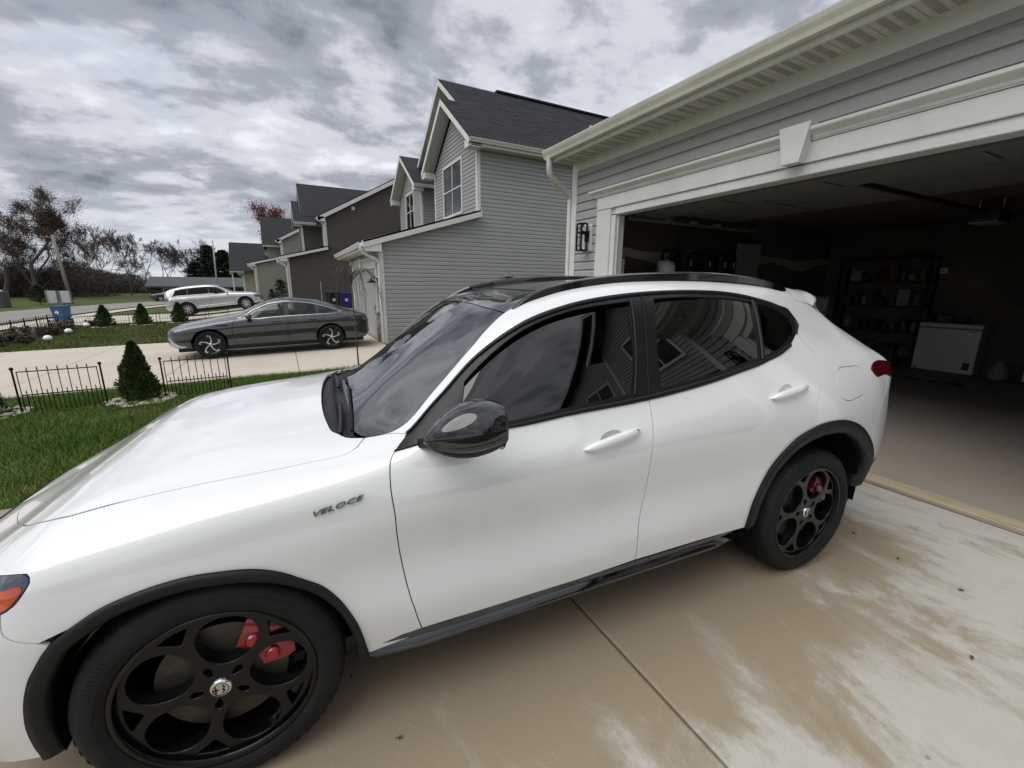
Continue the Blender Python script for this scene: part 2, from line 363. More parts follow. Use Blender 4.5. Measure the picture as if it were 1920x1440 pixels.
for x0, x1 in ((-10.4, -7.4), (-7.4, -4.6), (-4.6, -1.72), (-1.72, 1.2), (1.2, 4.262)):
    slab('concrete_slab', x0, x1, -1.7, 4.2, 'concrete_wet', drv)
drv2 = put(structure('driveway'))
for x0, x1 in ((-11, -7.1), (-7.1, -4.68), (-4.68, -2.25), (-2.25, .17), (.17, 2.66)):
    for y0, y1 in ((9.67, 12.6), (12.6, 17.6)): slab('concrete_slab', x0, x1, y0, y1, 'concrete_tan', drv2)
drv3 = put(structure('driveway'))
for x0, x1 in ((-11, -7.5), (-7.5, -4), (-4, -1.5), (-1.5, .4)):
    for y0, y1 in ((28.3, 31.2), (31.2, 35.4)): slab('concrete_slab', x0, x1, y0, y1, 'concrete_tan', drv3)
def ribbon(name, pts, width, mat, lift):
    P = np.array(pts, float); t = np.linspace(0, len(P) - 1, (len(P) - 1) * 6 + 1)
    Q = np.stack([np.interp(t, range(len(P)), P[:, i]) for i in range(2)], 1)
    for _ in range(3): Q[1:-1] = (Q[:-2] + Q[1:-1] * 2 + Q[2:]) / 4
    d = np.gradient(Q, axis=0); d /= np.linalg.norm(d, axis=1)[:, None]; nrm = np.stack([-d[:, 1], d[:, 0]], 1)
    V = []; offs = np.linspace(-width / 2, width / 2, 4)
    for q, nn in zip(Q, nrm):
        for o in offs: p = q + nn * o; V.append((p[0], p[1], zgf(*p) + lift))
    F = [(i * 4 + j, (i + 1) * 4 + j, (i + 1) * 4 + j + 1, i * 4 + j + 1) for i in range(len(Q) - 1) for j in range(3)]
    return tag(mesh(name, V, F, mat), kind='structure')
ribbon('road', [(-15.6, -60), (-15.6, 10), (-15.6, 34), (-14.8, 46), (-12.4, 58), (-9, 68), (-2, 78), (14, 88), (40, 96)], 5.6, 'asphalt', .012)
ribbon('sidewalk', [(-11.6, -60), (-11.6, 10), (-11.5, 34), (-10.6, 46), (-8.2, 57), (-5.0, 64)], 1.2, 'concrete_walk', .02)

# ================================================================== HOUSES
def clip_poly(poly, a, b, c):
    """keep a*u+b*v+c >= 0"""
    out = []
    for i in range(len(poly)):
        p, q = poly[i], poly[(i + 1) % len(poly)]; dp = a * p[0] + b * p[1] + c; dq = a * q[0] + b * q[1] + c
        if dp >= 0: out.append(p)
        if dp * dq < 0: t = dp / (dp - dq); out.append((p[0] + (q[0] - p[0]) * t, p[1] + (q[1] - p[1]) * t))
    return out
def clad(parent, mapf, poly, mat, row=.127, z0=None, holes=(), joined=False, name='siding_board', proud=.018, phase=0.0):
    """lap siding on a wall polygon (u along wall, v up). mapf(u, v, d) -> world, d outward. One board per course and span."""
    us = [p[0] for p in poly]; vs_ = [p[1] for p in poly]; v = (min(vs_) if z0 is None else z0) + phase; J = MB(); outs = []
    while v < max(vs_) - .004:
        band = clip_poly(clip_poly(list(poly), 0, 1, -(v)), 0, -1, v + row)
        spans = [band] if len(band) >= 3 else []
        for (h0, h1, g0, g1) in holes:
            if g1 <= v + .01 or g0 >= v + row - .01: continue
            ns = []
            for s_ in spans:
                l = clip_poly(s_, -1, 0, h0); r = clip_poly(s_, 1, 0, -h1)
                ns += [q for q in (l, r) if len(q) >= 3]
                if g0 > v + .03: q = clip_poly(clip_poly(clip_poly(s_, 1, 0, -h0), -1, 0, h1), 0, -1, g0); ns += [q] if len(q) >= 3 else []
                if g1 < v + row - .03: q = clip_poly(clip_poly(clip_poly(s_, 1, 0, -h0), -1, 0, h1), 0, 1, -g1); ns += [q] if len(q) >= 3 else []
            spans = ns
        for s_ in spans:
            a0 = min(p[0] for p in s_); a1 = max(p[0] for p in s_)
            if a1 - a0 < .02 or max(p[1] for p in s_) - min(p[1] for p in s_) < .01: continue
            # vinyl profile: flat face standing proud, a sloping shoulder, then the shadow gap under the course above
            for (f0, f1, d0, d1) in ((0., .66, proud, proud * .92), (.66, .88, proud * .92, .002), (.88, 1., -.004, -.004)):
                q = clip_poly(clip_poly(s_, 0, 1, -(v + f0 * row)), 0, -1, v + f1 * row)
                if len(q) < 3: continue
                n = len(q); front = [mapf(pu, pv, lerp(d0, d1, (pv - v - f0 * row) / ((f1 - f0) * row))) for pu, pv in q]; back = [mapf(pu, pv, -.012) for pu, pv in q]
                J.add(front + back, [tuple(range(n)), tuple(range(2 * n - 1, n - 1, -1))] + [(i, n + i, n + (i + 1) % n, (i + 1) % n) for i in range(n)])
            if not joined: outs.append(J.build(name, mat, parent)); J = MB()
        v += row
    if joined: return J.build(name, mat, parent, kind='stuff')
    return outs
def mX(x, sgn=-1): return lambda u, v, d: (x + sgn * d, u, v)        # wall at constant X facing sgn
def mY(y, sgn=-1): return lambda u, v, d: (u, y + sgn * d, v)
def rot_between(parent, name, P, Q, wd, th, mat, drop=0.0, up=(0, 0, 1)):
    """board from P to Q: width wd (down from the line), thickness th along horizontal normal"""
    P, Q = Vector(P), Vector(Q); d = (Q - P).normalized(); n = Vector((d.y, -d.x, 0)); n = n.normalized() if n.length > 1e-6 else Vector((1, 0, 0)); dn = Vector((0, 0, -1))
    V = []
    for p in (P, Q):
        for a in (-.5, .5):
            for b in (0, 1): V.append(p + n * a * th + dn * (b * wd + drop))
    return MB().add(V, [(0, 1, 3, 2), (4, 6, 7, 5), (0, 4, 5, 1), (2, 3, 7, 6), (0, 2, 6, 4), (1, 5, 7, 3)]).build(name, mat, parent)
GUT = [(0, 0), (0, -.115), (-.045, -.125), (-.075, -.12), (-.085, -.085), (-.105, -.045), (-.115, -.012), (-.115, 0), (-.107, 0), (-.098, -.045), (-.075, -.105), (-.008, -.115), (-.008, 0)]
def gutter(parent, P, Q, out, mat='cream_gutter'):
    """K-style gutter from P to Q hanging at the eave, opening up, face towards 'out'"""
    P, Q, o = Vector(P), Vector(Q), Vector(out); V = []; n = len(GUT)
    for p in (P, Q): V += [p + o * (-a) + Vector((0, 0, b)) for a, b in GUT]
    F = [tuple(range(n)), tuple(range(2 * n - 1, n - 1, -1))] + [(i, (i + 1) % n, n + (i + 1) % n, n + i) for i in range(n)]
    return MB().add(V, F).build('gutter', mat, parent)
def roof_slab(parent, pts, th=.05, name='roof', mat='shingle'):
    """sloped quad/poly roof plane with thickness"""
    P = [Vector(p) for p in pts]; n = (P[1] - P[0]).cross(P[2] - P[0]).normalized()
    if n.z < 0: n = -n
    m = len(P); V = [p + n * th for p in P] + P
    F = [tuple(range(m)), tuple(range(2 * m - 1, m - 1, -1))] + [(i, m + i, m + (i + 1) % m, (i + 1) % m) for i in range(m)]
    return MB().add(V, F).build(name, mat, parent)
def shingles(parent, E0, E1, T0, T1, expo=.145, mat='shingle'):
    """courses of shingle tabs, eave edge E0->E1, top T0->T1, joined"""
    E0, E1, T0, T1 = map(Vector, (E0, E1, T0, T1)); J = MB(); L = ((T0 - E0).length + (T1 - E1).length) / 2; nrow = max(1, int(L / expo))
    n = (E1 - E0).cross(T0 - E0).normalized()
    if n.z < 0: n = -n
    rr = random.Random(5)
    for i in range(nrow):
        a, b = i / nrow, (i + 1.05) / nrow; A0, A1 = E0.lerp(T0, a), E1.lerp(T1, a); B0, B1 = E0.lerp(T0, min(1, b)), E1.lerp(T1, min(1, b))
        w = (A1 - A0).length; m = max(1, int(w / .5)); off = rr.random()
        cuts = sorted(set([0.0, 1.0] + [min(1, max(0, (j + off + rr.uniform(-.25, .25)) / m)) for j in range(m)]))
        for c0, c1 in zip(cuts[:-1], cuts[1:]):
            if c1 - c0 < 1e-4: continue
            h = rr.uniform(.006, .014)
            V = [A0.lerp(A1, c0) + n * h, A0.lerp(A1, c1) + n * h, B0.lerp(B1, c1) + n * .001, B0.lerp(B1, c0) + n * .001, A0.lerp(A1, c0), A0.lerp(A1, c1)]
            J.add(V, [(0, 1, 2, 3), (0, 4, 5, 1)])
    return J.build('shingle', mat, parent, kind='stuff')
def window(parent, mapf, u0, u1, v0, v1, lites=(2, 2), mat='white_trim', curtain=True, depth=.05):
    """framed window: casing, sash bars, glass, curtain behind"""
    def B(name, a0, a1, b0, b1, d0, d1, m, par):
        V = [mapf(u, v, d) for u in (a0, a1) for v in (b0, b1) for d in (d0, d1)]
        return MB().add(V, [(0, 1, 3, 2), (4, 6, 7, 5), (0, 4, 5, 1), (2, 3, 7, 6), (0, 2, 6, 4), (1, 5, 7, 3)]).build(name, m, par)
    w = bpy.data.objects.new('window', None); put(w, parent); c = .085; f = .04
    B('casing', u0, u1, v1 - c, v1, .002, depth, mat, w); B('casing', u0, u1, v0, v0 + c, .002, depth, mat, w); B('casing', u0, u0 + c, v0 + c, v1 - c, .002, depth, mat, w); B('casing', u1 - c, u1, v0 + c, v1 - c, .002, depth, mat, w)
    a0, a1, b0, b1 = u0 + c, u1 - c, v0 + c, v1 - c
    for i in range(1, lites[0]): u = lerp(a0, a1, i / lites[0]); B('mullion', u - f / 2, u + f / 2, b0, b1, .004, depth - .012, mat, w)
    for j in range(1, lites[1]): vv = lerp(b0, b1, j / lites[1]); B('sash_rail', a0, a1, vv - f / 2, vv + f / 2, .006, depth - .008, mat, w)
    for i in range(lites[0]):
        for j in range(lites[1]): B('pane', lerp(a0, a1, i / lites[0]) + .001, lerp(a0, a1, (i + 1) / lites[0]) - .001, lerp(b0, b1, j / lites[1]) + .001, lerp(b0, b1, (j + 1) / lites[1]) - .001, .010, .014, 'pane_glass', w)
    if curtain: B('curtain', a0, a1, lerp(b0, b1, .5), b1, -.05, -.03, 'curtain', w)
    B('shade', a0, a1, b0, b1, -.12, -.10, 'interior_black', w)
    return w
glass('pane_glass', (.72, .78, .78), 1.0, 1.6)
def downspout(parent, pts, mat='white_trim', w=.045, t=.035):
    return MB().tube(pts, w, 8).build('downspout', mat, parent, angle=.6)

# ------------------------------------------------------------------ our garage (open door, right of frame)
GX, GY0, GY1 = 4.28, -1.06, 6.0                 # front wall plane, width
OY0, OY1, OZ = .08, 4.97, 2.60                  # door opening
gar = thing('house', 'taupe sided house with its wide white trimmed garage standing open', 'house', (GX, 2.5, 0))
def gl(x, y, z): return (x - GX, y - 2.5, z)
def gmap(m): return lambda u, v, d: gl(*m(u, v, d))
fm = gmap(mX(GX, -1))
clad(gar, fm, [(GY0 + .10, .05), (GY1 - .10, .05), (GY1 - .10, 3.345), (GY0 + .10, 3.345)], 'siding_garage', z0=.05 + .127 * .35, holes=[(OY0 - .40, OY1 + .40, -1, 2.97), (5.46, 5.68, 2.135, 2.545), (-.62, -.40, 2.135, 2.545)], proud=.020)
def gb(name, x0, x1, y0, y1, z0, z1, mat, c=0.004, par=None): return MB().box(x0 - GX, x1 - GX, y0 - 2.5, y1 - 2.5, z0, z1, c).build(name, mat, par or gar)
gb('sheathing', GX + .006, GX + .12, GY0 + .02, OY0 - .32, .0, 3.44, 'white_trim', 0); gb('sheathing', GX + .006, GX + .12, OY1 + .32, GY1 - .02, .0, 3.44, 'white_trim', 0); gb('sheathing', GX + .006, GX + .12, OY0 - .32, OY1 + .32, 2.62, 3.44, 'white_trim', 0)
gb('corner_board', GX - .028, GX + .10, GY1 - .10, GY1 + .028, .02, 3.47, 'white_trim'); gb('corner_board', GX - .028, GX + .10, GY0 - .028, GY0 + .10, .02, 3.47, 'white_trim')
gb('frieze_board', GX - .034, GX + .005, GY0 + .10, GY1 - .10, 3.345, 3.485, 'white_trim')
gb('jamb', GX - .03, GX + .02, OY1 + .09, OY1 + .40, .03, 2.695, 'white_trim'); gb('jamb', GX - .03, GX + .02, OY0 - .40, OY0 - .09, .03, 2.695, 'white_trim')
for s_, y in ((1, OY1), (-1, OY0)):
    gb('jamb_return', GX - .012, GX + .16, min(y, y + s_ * .088), max(y, y + s_ * .088), .03, 2.60, 'white_trim', .006)
    gb('door_stop', GX + .03, GX + .055, min(y - s_ * .02, y), max(y - s_ * .02, y), .03, 2.60, 'white_trim', .004)
gb('header_board', GX - .036, GX + .02, OY0 - .40, OY1 + .40, 2.70, 2.868, 'white_trim')
gb('header_return', GX - .012, GX + .16, OY0 - .0, OY1 + .0, 2.602, 2.698, 'white_trim', .006)
CR = [(0, 2.872), (-.045, 2.872), (-.050, 2.884), (-.058, 2.886), (-.064, 2.902), (-.060, 2.908), (-.068, 2.914), (-.085, 2.928), (-.112, 2.940), (-.118, 2.948), (-.118, 2.972), (0, 2.982)]
def crown(y0, y1):
    V = []; n = len(CR)
    for y, s in ((y0, 1 if y0 < 1 else 0), (y1, -1 if y1 > 4 else 0)):
        V += [gl(GX + a, y + s * a, b) for a, b in CR]      # mitred outer end
    F = [tuple(range(n)), tuple(range(2 * n - 1, n - 1, -1))] + [(i, (i + 1) % n, n + (i + 1) % n, n + i) for i in range(n)]
    return MB().add(V, F).build('crown_moulding', 'white_trim', gar)
crown(OY0 - .40, 2.41); crown(2.65, OY1 + .40)
ks = [(2.395, 3.012), (2.665, 3.012), (2.605, 2.70), (2.455, 2.70)]
J = MB(); V = [gl(GX - .135, y, z) for y, z in ks] + [gl(GX - .01, y, z) for y, z in ks]
J.add(V, [(0, 1, 2, 3), (7, 6, 5, 4), (0, 4, 5, 1), (1, 5, 6, 2), (2, 6, 7, 3), (3, 7, 4, 0)]); J.build('keystone', 'white_trim', gar)
# eave: soffit panels, fascia, gutter, roof
EX = GX - .40
for i in range(29):
    y1 = GY1 + .06 - i * .255; y0 = y1 - .250
    p = gb('soffit_panel', EX + .012, GX - .03, y0, y1, 3.470, 3.482, 'soffit', .002)
    J = MB()
    if i % 1 == 0:
        for a in range(9):
            xx = EX + .05 + a * .033
            for b in range(2): J.box(xx - GX, xx + .018 - GX, y0 + .045 + b * .098 - 2.5, y0 + .045 + b * .098 + .058 - 2.5, 3.4665, 3.4695)
        J.build('vent_slot', 'soffit_slot', p, kind='stuff')
gb('fascia', EX - .02, EX + .012, GY0 - .14, GY1 + .14, 3.455, 3.63, 'white_trim')
gutter(gar, gl(EX - .021, GY0 - .14, 3.625), gl(EX - .021, GY1 + .14, 3.625), (-1, 0, 0))
J = MB().tube([gl(EX - .075, GY1 + .02, 3.51), gl(EX - .075, GY1 + .02, 3.40), gl(EX - .06, GY1 + .03, 3.32), gl(EX - .02, GY1 + .04, 3.25), gl(GX - .10, GY1 + .075, 3.07), gl(GX - .02, GY1 + .075, 3.0)], [.042, .042, .044, .044, .042, .042], 10)
J.build('downspout', 'cream_gutter', gar, angle=.7)
bx('downspout', -.05, .04, GY1 + .035 - 2.5, GY1 + .115 - 2.5, .05, 3.03, 'white_trim', gar, .01)
# roof slopes: ridge runs along Y
roof_slab(gar, [gl(EX + .02, GY0 - .16, 3.635), gl(EX + .02, GY1 + .16, 3.635), gl(EX + 5.4, GY1 + .16, 5.5), gl(EX + 5.4, GY0 - .16, 5.5)])
roof_slab(gar, [gl(EX + 5.4, GY0 - .16, 5.5), gl(EX + 5.4, GY1 + .16, 5.5), gl(EX + 8.5, GY1 + .16, 4.4), gl(EX + 8.5, GY0 - .16, 4.4)])
J = MB(); rr = random.Random(3)
y = GY0 - .16
while y < GY1 + .1:
    w = rr.uniform(.16, .34); J.box(EX - .03 - rr.uniform(0, .07) - GX, EX + .01 - GX, y - 2.5, y + w - 2.5, 3.628, 3.634 + rr.uniform(0, .006)); y += w + rr.choice((.01, .2, .5))
J.build('shingle_edge', 'shingle', gar, kind='stuff')
# gable side wall of the garage (towards the neighbour)
sm = gmap(mY(GY1, 1))
clad(gar, sm, [(GX + .10, .05), (12.0, .05), (12.0, 3.9), (9.28, 5.35), (GX + .10, 3.60)], 'siding_garage', row=.127, joined=True)
# interior shell
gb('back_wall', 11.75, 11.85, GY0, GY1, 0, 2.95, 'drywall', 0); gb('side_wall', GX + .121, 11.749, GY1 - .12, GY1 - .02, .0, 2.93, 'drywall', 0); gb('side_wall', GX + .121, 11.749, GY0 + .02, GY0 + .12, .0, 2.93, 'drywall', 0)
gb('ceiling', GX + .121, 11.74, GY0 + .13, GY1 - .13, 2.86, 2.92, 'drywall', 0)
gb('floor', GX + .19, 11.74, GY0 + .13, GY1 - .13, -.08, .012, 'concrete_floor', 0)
k = NB('threshold'); k.set(color=k.ramp(k.noise(k.wco((9, 1.2, 9)), 3, 5, .6), [(.3, (.36, .29, .19)), (.7, (.46, .385, .265))]), rough=.8)
gb('threshold_board', GX + .012, GX + .175, OY0 - .05, OY1 + .05, -.06, .022, 'threshold', .004)
gb('threshold_gap', GX - .014, GX + .008, OY0 - .1, OY1 + .1, -.06, -.012, 'plastic_black', 0)
# rough drywall joint compound on the side wall, wall base lighter
rr = random.Random(11); J = MB(); pts = []
for i in range(40): pts.append((GX + .14 + i * .19, 2.25 + .035 * math.sin(i * .55) + rr.uniform(-.012, .012)))
top = pts; bot = [(a, b - .17 - .05 * math.sin(a * 3.1) - rr.uniform(0, .03)) for a, b in pts]
V = [gl(a, GY1 - .124, b) for a, b in top] + [gl(a, GY1 - .124, b) for a, b in bot]; n = len(top)
J.add(V, [(i, i + 1, n + i + 1, n + i) for i in range(n - 1)]).build('joint_compound', 'joint_mud', gar)
# overhead door, rolled up on its tracks under the ceiling
od = bpy.data.objects.new('overhead_door', None); put(od, gar)
for i in range(4):
    x0 = GX + .38 + i * .56; zc = 2.62 + min(i, 1) * .05 + (0.02 if i else -.0)
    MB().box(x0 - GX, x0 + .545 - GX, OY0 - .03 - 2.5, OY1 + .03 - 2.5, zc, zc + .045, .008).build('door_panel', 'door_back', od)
    for j in range(5):
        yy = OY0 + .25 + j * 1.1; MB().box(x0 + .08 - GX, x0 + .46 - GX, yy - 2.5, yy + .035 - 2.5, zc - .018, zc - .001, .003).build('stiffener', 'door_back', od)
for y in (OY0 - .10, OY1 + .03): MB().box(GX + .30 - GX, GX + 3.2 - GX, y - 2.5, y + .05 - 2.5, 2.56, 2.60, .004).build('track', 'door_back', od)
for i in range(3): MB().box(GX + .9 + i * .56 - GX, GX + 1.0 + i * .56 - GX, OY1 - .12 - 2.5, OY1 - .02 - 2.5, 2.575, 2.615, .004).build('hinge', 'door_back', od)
# main two storey body of the same house, beyond the garage
mx_ = gmap(mX(6.4, -1)); mg = gmap(mX(5.2, -1))
clad(gar, mx_, [(-10.6, 0), (-1.1, 0), (-1.1, 5.9), (-5.85, 9.2), (-10.6, 5.9)], 'siding_garage', joined=True, holes=[(-4.6, -2.8, 3.6, 5.3), (-9.0, -7.2, 3.6, 5.3), (-9.0, -7.2, .8, 2.5)])
clad(gar, mg, [(-4.9, 2.9), (-1.3, 2.9), (-1.3, 5.6), (-3.1, 6.9), (-4.9, 5.6)], 'siding_garage', joined=True, holes=[(-3.9, -2.3, 3.6, 5.2)])
gb('wall_core', 6.42, 14.5, -10.58, -1.12, 0, 5.9, 'siding_garage', 0); gb('wall_core', 5.22, 6.41, -4.88, -1.32, 2.9, 5.6, 'siding_garage', 0); window(gar, mx_, -9.0, -7.2, 3.6, 5.3); window(gar, mx_, -9.0, -7.2, .8, 2.5); window(gar, mg, -3.9, -2.3, 3.6, 5.2)
for s_ in (-1, 1):
    ye = -5.85 + s_ * 5.15; roof_slab(gar, [gl(5.95, ye, 5.65), gl(14.9, ye, 5.65), gl(14.9, -5.85, 9.35), gl(5.95, -5.85, 9.35)]); rot_between(gar, 'rake_board', gl(5.97, ye, 5.68), gl(5.97, -5.85, 9.38), .22, .05, 'white_trim')
    ye = -3.1 + s_ * 2.2; roof_slab(gar, [gl(4.8, ye, 5.45), gl(6.6, ye, 5.45), gl(6.6, -3.1, 7.05), gl(4.8, -3.1, 7.05)]); rot_between(gar, 'rake_board', gl(4.82, ye, 5.48), gl(4.82, -3.1, 7.08), .2, .05, 'white_trim')
for y in (-10.6, -1.1): gb('corner_board', 6.37, 6.46, y - .06, y + .06, 0, 5.8, 'white_trim')
for y in (-4.9, -1.3): gb('corner_board', 5.17, 5.26, y - .05, y + .05, 2.9, 5.5, 'white_trim')
# wall lamps on their mounting blocks
def wall_lamp(y, label):
    t = thing('wall_lamp', label, 'lamp', (GX, y, 2.34), 0, 'box lamps beside the garage door')
    def b(nm, x0, x1, y0, y1, z0, z1, m, c=.003): return MB().box(x0, x1, y0, y1, z0, z1, c).build(nm, m, t)
    b('mounting_block', -.03, .0, -.105, .105, -.20, .20, 'white_trim'); b('mounting_block', -.036, -.029, -.085, .085, -.18, .18, 'white_trim')
    b('back_plate', -.05, -.034, -.055, .055, -.06, .10, 'black_metal'); b('arm', -.12, -.05, -.02, .02, .045, .085, 'black_metal')
    f = .011
    for sx in (-.19, -.085):
        for sy in (-.055, .055): b('frame_bar', sx - f, sx + f, sy - f, sy + f, -.20, .20, 'black_metal', .002)
    for z in (-.20, .189, .06):
        for sy in (-.055, .055): b('frame_bar', -.179, -.096, sy - f, sy + f, z, z + .02, 'black_metal', .002)
        for sx in (-.19, -.085): b('frame_bar', sx - f, sx + f, -.044, .044, z, z + .02, 'black_metal', .002)
    b('glass_tube', -.170, -.106, -.032, .032, -.16, .16, 'lamp_glass', .004); b('socket', -.160, -.116, -.025, .025, .05, .10, 'black_metal')
    return t
wall_lamp(5.57, 'black open frame wall lamp between white corner board and garage door trim'); wall_lamp(-.51, 'black open frame wall lamp on the far pier of the open garage')

# ------------------------------------------------------------------ things inside the garage
def B_(t, nm, x0, x1, y0, y1, z0, z1, m, c=.01): return MB().box(x0, x1, y0, y1, z0, z1, c).build(nm, m, t)
t = thing('chest_freezer', 'white chest freezer standing against the back wall of the garage', 'freezer', (11.36, 3.36, .012))
B_(t, 'cabinet', 0, .36, -.46, .46, .02, .86, 'plastic_white', .02); B_(t, 'lid', -.015, .37, -.47, .47, .875, .96, 'plastic_white', .025); B_(t, 'vent_grille', -.012, .0, -.40, -.30, .10, .24, 'plastic_black', .003); B_(t, 'hinge_trim', .35, .37, -.44, .44, .85, .89, 'plastic_grey', .003)
B_(t, 'badge', -.006, .0, -.37, -.28, .775, .792, 'chrome', .002); B_(t, 'drain_plug', -.01, .0, .36, .40, .04, .07, 'plastic_black', .003)
for y in (-.4, .4): B_(t, 'foot', .03, .09, y - .03, y + .03, 0, .02, 'plastic_black', .003)
t = thing('parking_stop', 'black rubber parking stop with a yellow stripe on garage floor', 'parking stop', (10.08, 3.04, .012), R_(4))
MB().prism([(-.075, 0), (.075, 0), (.05, .055), (-.05, .055)], 'y', -.30, .30).build('body', 'plastic_black', t); MB().prism([(-.030, .056), (.030, .056), (.028, .060), (-.028, .060)], 'y', -.23, .23).build('stripe', 'yellow_paint', t)
for s_ in (-1, 1): MB().prism([(-.075, 0), (.075, 0), (.03, .02), (-.03, .02)], 'y', s_ * .30, s_ * .38).build('ramp_end', 'plastic_black', t)
t = thing('wall_switch', 'small white switch plate on the dark back wall of the garage', 'switch', (11.74, 3.75, 1.98)); B_(t, 'plate', -.012, 0, -.06, .06, -.06, .06, 'plastic_white', .004); B_(t, 'button', -.02, -.012, -.02, .02, -.02, .02, 'plastic_grey', .003)
t = thing('door_opener', 'dark garage door opener hanging from the garage ceiling', 'opener', (9.0, 2.52, 2.55)); B_(t, 'housing', -.22, .22, -.16, .16, 0, .16, 'plastic_black', .03); B_(t, 'rail', -4.3, -.22, -.025, .025, .10, .15, 'plastic_black', .004); B_(t, 'lens', -.21, .21, -.15, .15, -.02, .0, 'plastic_grey', .005)
for y in (-.12, .12): B_(t, 'strap', -.02, .02, y - .012, y + .012, .16, .31, 'alloy', .002)
t = thing('shelf_unit', 'dark metal shelving unit crowded with jars and boxes, garage back wall', 'shelf', (11.35, 4.6, .012))
for x in (0, .36):
    for y in (-.78, .78): B_(t, 'upright', x - .018, x + .018, y - .018, y + .018, 0, 2.25, 'black_metal', .003)
for z in (.20, .72, 1.24, 1.74, 2.22): B_(t, 'shelf_board', -.02, .38, -.80, .80, z, z + .022, 'black_metal', .003)
rr = random.Random(21)
kinds = [('dull_white', 'bottle'), ('ranch_grey', 'canister'), ('cardboard', 'box'), ('plastic_green', 'bottle'), ('dull_blue', 'canister'), ('dull_red', 'box'), ('dull_white', 'box'), ('dull_ochre', 'canister')]; simple('ranch_grey', (.10, .10, .105), .6)
mn = {'dull_white': 'pale', 'ranch_grey': 'grey', 'cardboard': 'brown cardboard', 'plastic_green': 'green', 'dull_blue': 'blue', 'dull_red': 'red', 'dull_ochre': 'ochre'}
sn = {.222: 'lowest shelf', .742: 'second shelf', 1.262: 'middle shelf', 1.762: 'upper shelf'}
for z in sn:
    y = -.72; left = kinds[:]; rr.shuffle(left)
    while y < .62 and left:
        mt, kd = left.pop(); w = rr.uniform(.09, .2); h = rr.uniform(.14, .34)
        o = thing(kd, f'{mn[mt]} {kd} on the {sn[z]} of the garage shelving unit', kd, (11.45, 4.6 + y + w / 2, .012 + z), rr.uniform(-.2, .2), 'stored goods on the garage shelving')
        if kd == 'box': B_(o, 'carton', -.1, .12, -w / 2, w / 2, 0, h, mt, .006); B_(o, 'flap', -.1, .01, -w / 2, w / 2, h + .001, h + .006, mt, .001)
        else: MB().lathe([(0, 0), (w * .42, 0), (w * .45, .02), (w * .45, h * .62), (w * .36, h * .74), (w * .18, h * .82), (w * .17, h * .9)], 14).build('body', mt, o, smooth=True); MB().lathe([(w * .2, h * .86), (w * .2, h), (0, h)], 12).build('cap', 'plastic_black', o)
        y += w + rr.uniform(.01, .05)
t = thing('drawer_tower', 'translucent white drawer unit standing beside the garage shelving', 'drawers', (11.1, 5.62, .012))
B_(t, 'frame', 0, .3, -.2, .2, 0, 1.42, 'plastic_grey', .01)
for i in range(4): d = B_(t, 'drawer', -.012, -.001, -.18, .18, .06 + i * .34, .36 + i * .34, 'plastic_white', .008); B_(d, 'pull', -.024, -.012, -.05, .05, .29 + i * .34, .31 + i * .34, 'plastic_grey', .003)
t = thing('storage_tote', 'green storage tote marked 98 on garage floor near freezer', 'tote', (11.15, 4.25, .012)); B_(t, 'tub', -.05, .45, -.2, .2, 0, .40, 'plastic_green', .03); B_(t, 'lid', -.07, .47, -.22, .22, .401, .44, 'plastic_green', .012)
def text_mesh(name, s, size, mat, parent, M4, shear=0., ext=.002, spacing=1.0, xs=1.0):
    cu = bpy.data.curves.new(name, 'FONT'); cu.body = s; cu.size = size; cu.extrude = ext; cu.shear = shear; cu.space_character = spacing; cu.align_x = 'CENTER'; cu.align_y = 'CENTER'; cu.resolution_u = 3
    o = bpy.data.objects.new(name + '_curve', cu); COL.objects.link(o); bpy.context.view_layer.update()
    me = bpy.data.meshes.new_from_object(o.evaluated_get(bpy.context.evaluated_depsgraph_get())); bpy.data.objects.remove(o)
    for v in me.vertices: v.co.x *= xs
    me.transform(M4); me.name = name; me.materials.clear(); me.materials.append(M[mat]); q = bpy.data.objects.new(name, me); put(q, parent); return q
FX = Matrix(((0, 0, -1, 0), (-1, 0, 0, 0), (0, 1, 0, 0), (0, 0, 0, 1)))     # text facing -X, reading along -Y
text_mesh('number', '98', .16, 'plastic_black', t, Matrix.Translation((-.054, 0, .2)) @ FX)
t = thing('propane_tank', 'white propane tank with black collar beside the garage side wall', 'tank', (5.78, 5.38, 1.682)); MB().lathe([(0, 0), (.11, 0), (.15, .05), (.155, .12), (.155, .26), (.13, .33), (.07, .36), (.05, .365)], 24).build('cylinder', 'plastic_white', t, smooth=True)
MB().lathe([(.035, .36), (.03, .42), (0, .43)], 12).build('valve', 'alloy', t, smooth=True)
J = MB()
for a in (-1, 1): J.box(a * .10 - .012, a * .10 + .012, -.03, .03, .36, .50, .004)
J.box(-.11, .11, -.03, .03, .50, .53, .006); J.build('collar', 'plastic_black', t)
t = thing('work_bench', 'dark bench along the garage side wall under the propane tank', 'bench', (6.4, 5.50, .012)); B_(t, 'top', -1.45, 1.45, -.33, .33, 1.62, 1.67, 'dark_wood', .006)
for x in (-1.38, 1.38):
    for y in (-.28, .28): B_(t, 'leg', x - .04, x + .04, y - .04, y + .04, 0, 1.62, 'dark_wood', .005)
t = thing('wire_panel', 'wire grid panel between pale posts beside the propane tank', 'rack', (5.27, 5.40, 1.682))
for i in range(12): MB().tube([(-.38 + i * .065, 0, .02), (-.38 + i * .065, 0, .26)], .004, 6).build('wire', 'black_metal', t)
for i in range(5): MB().tube([(-.40, 0, .03 + i * .055), (.36, 0, .03 + i * .055)], .004, 6).build('wire', 'black_metal', t)
for x in (-.43, .40): B_(t, 'post', x - .022, x + .022, -.022, .022, 0, .36, 'plastic_white', .004)
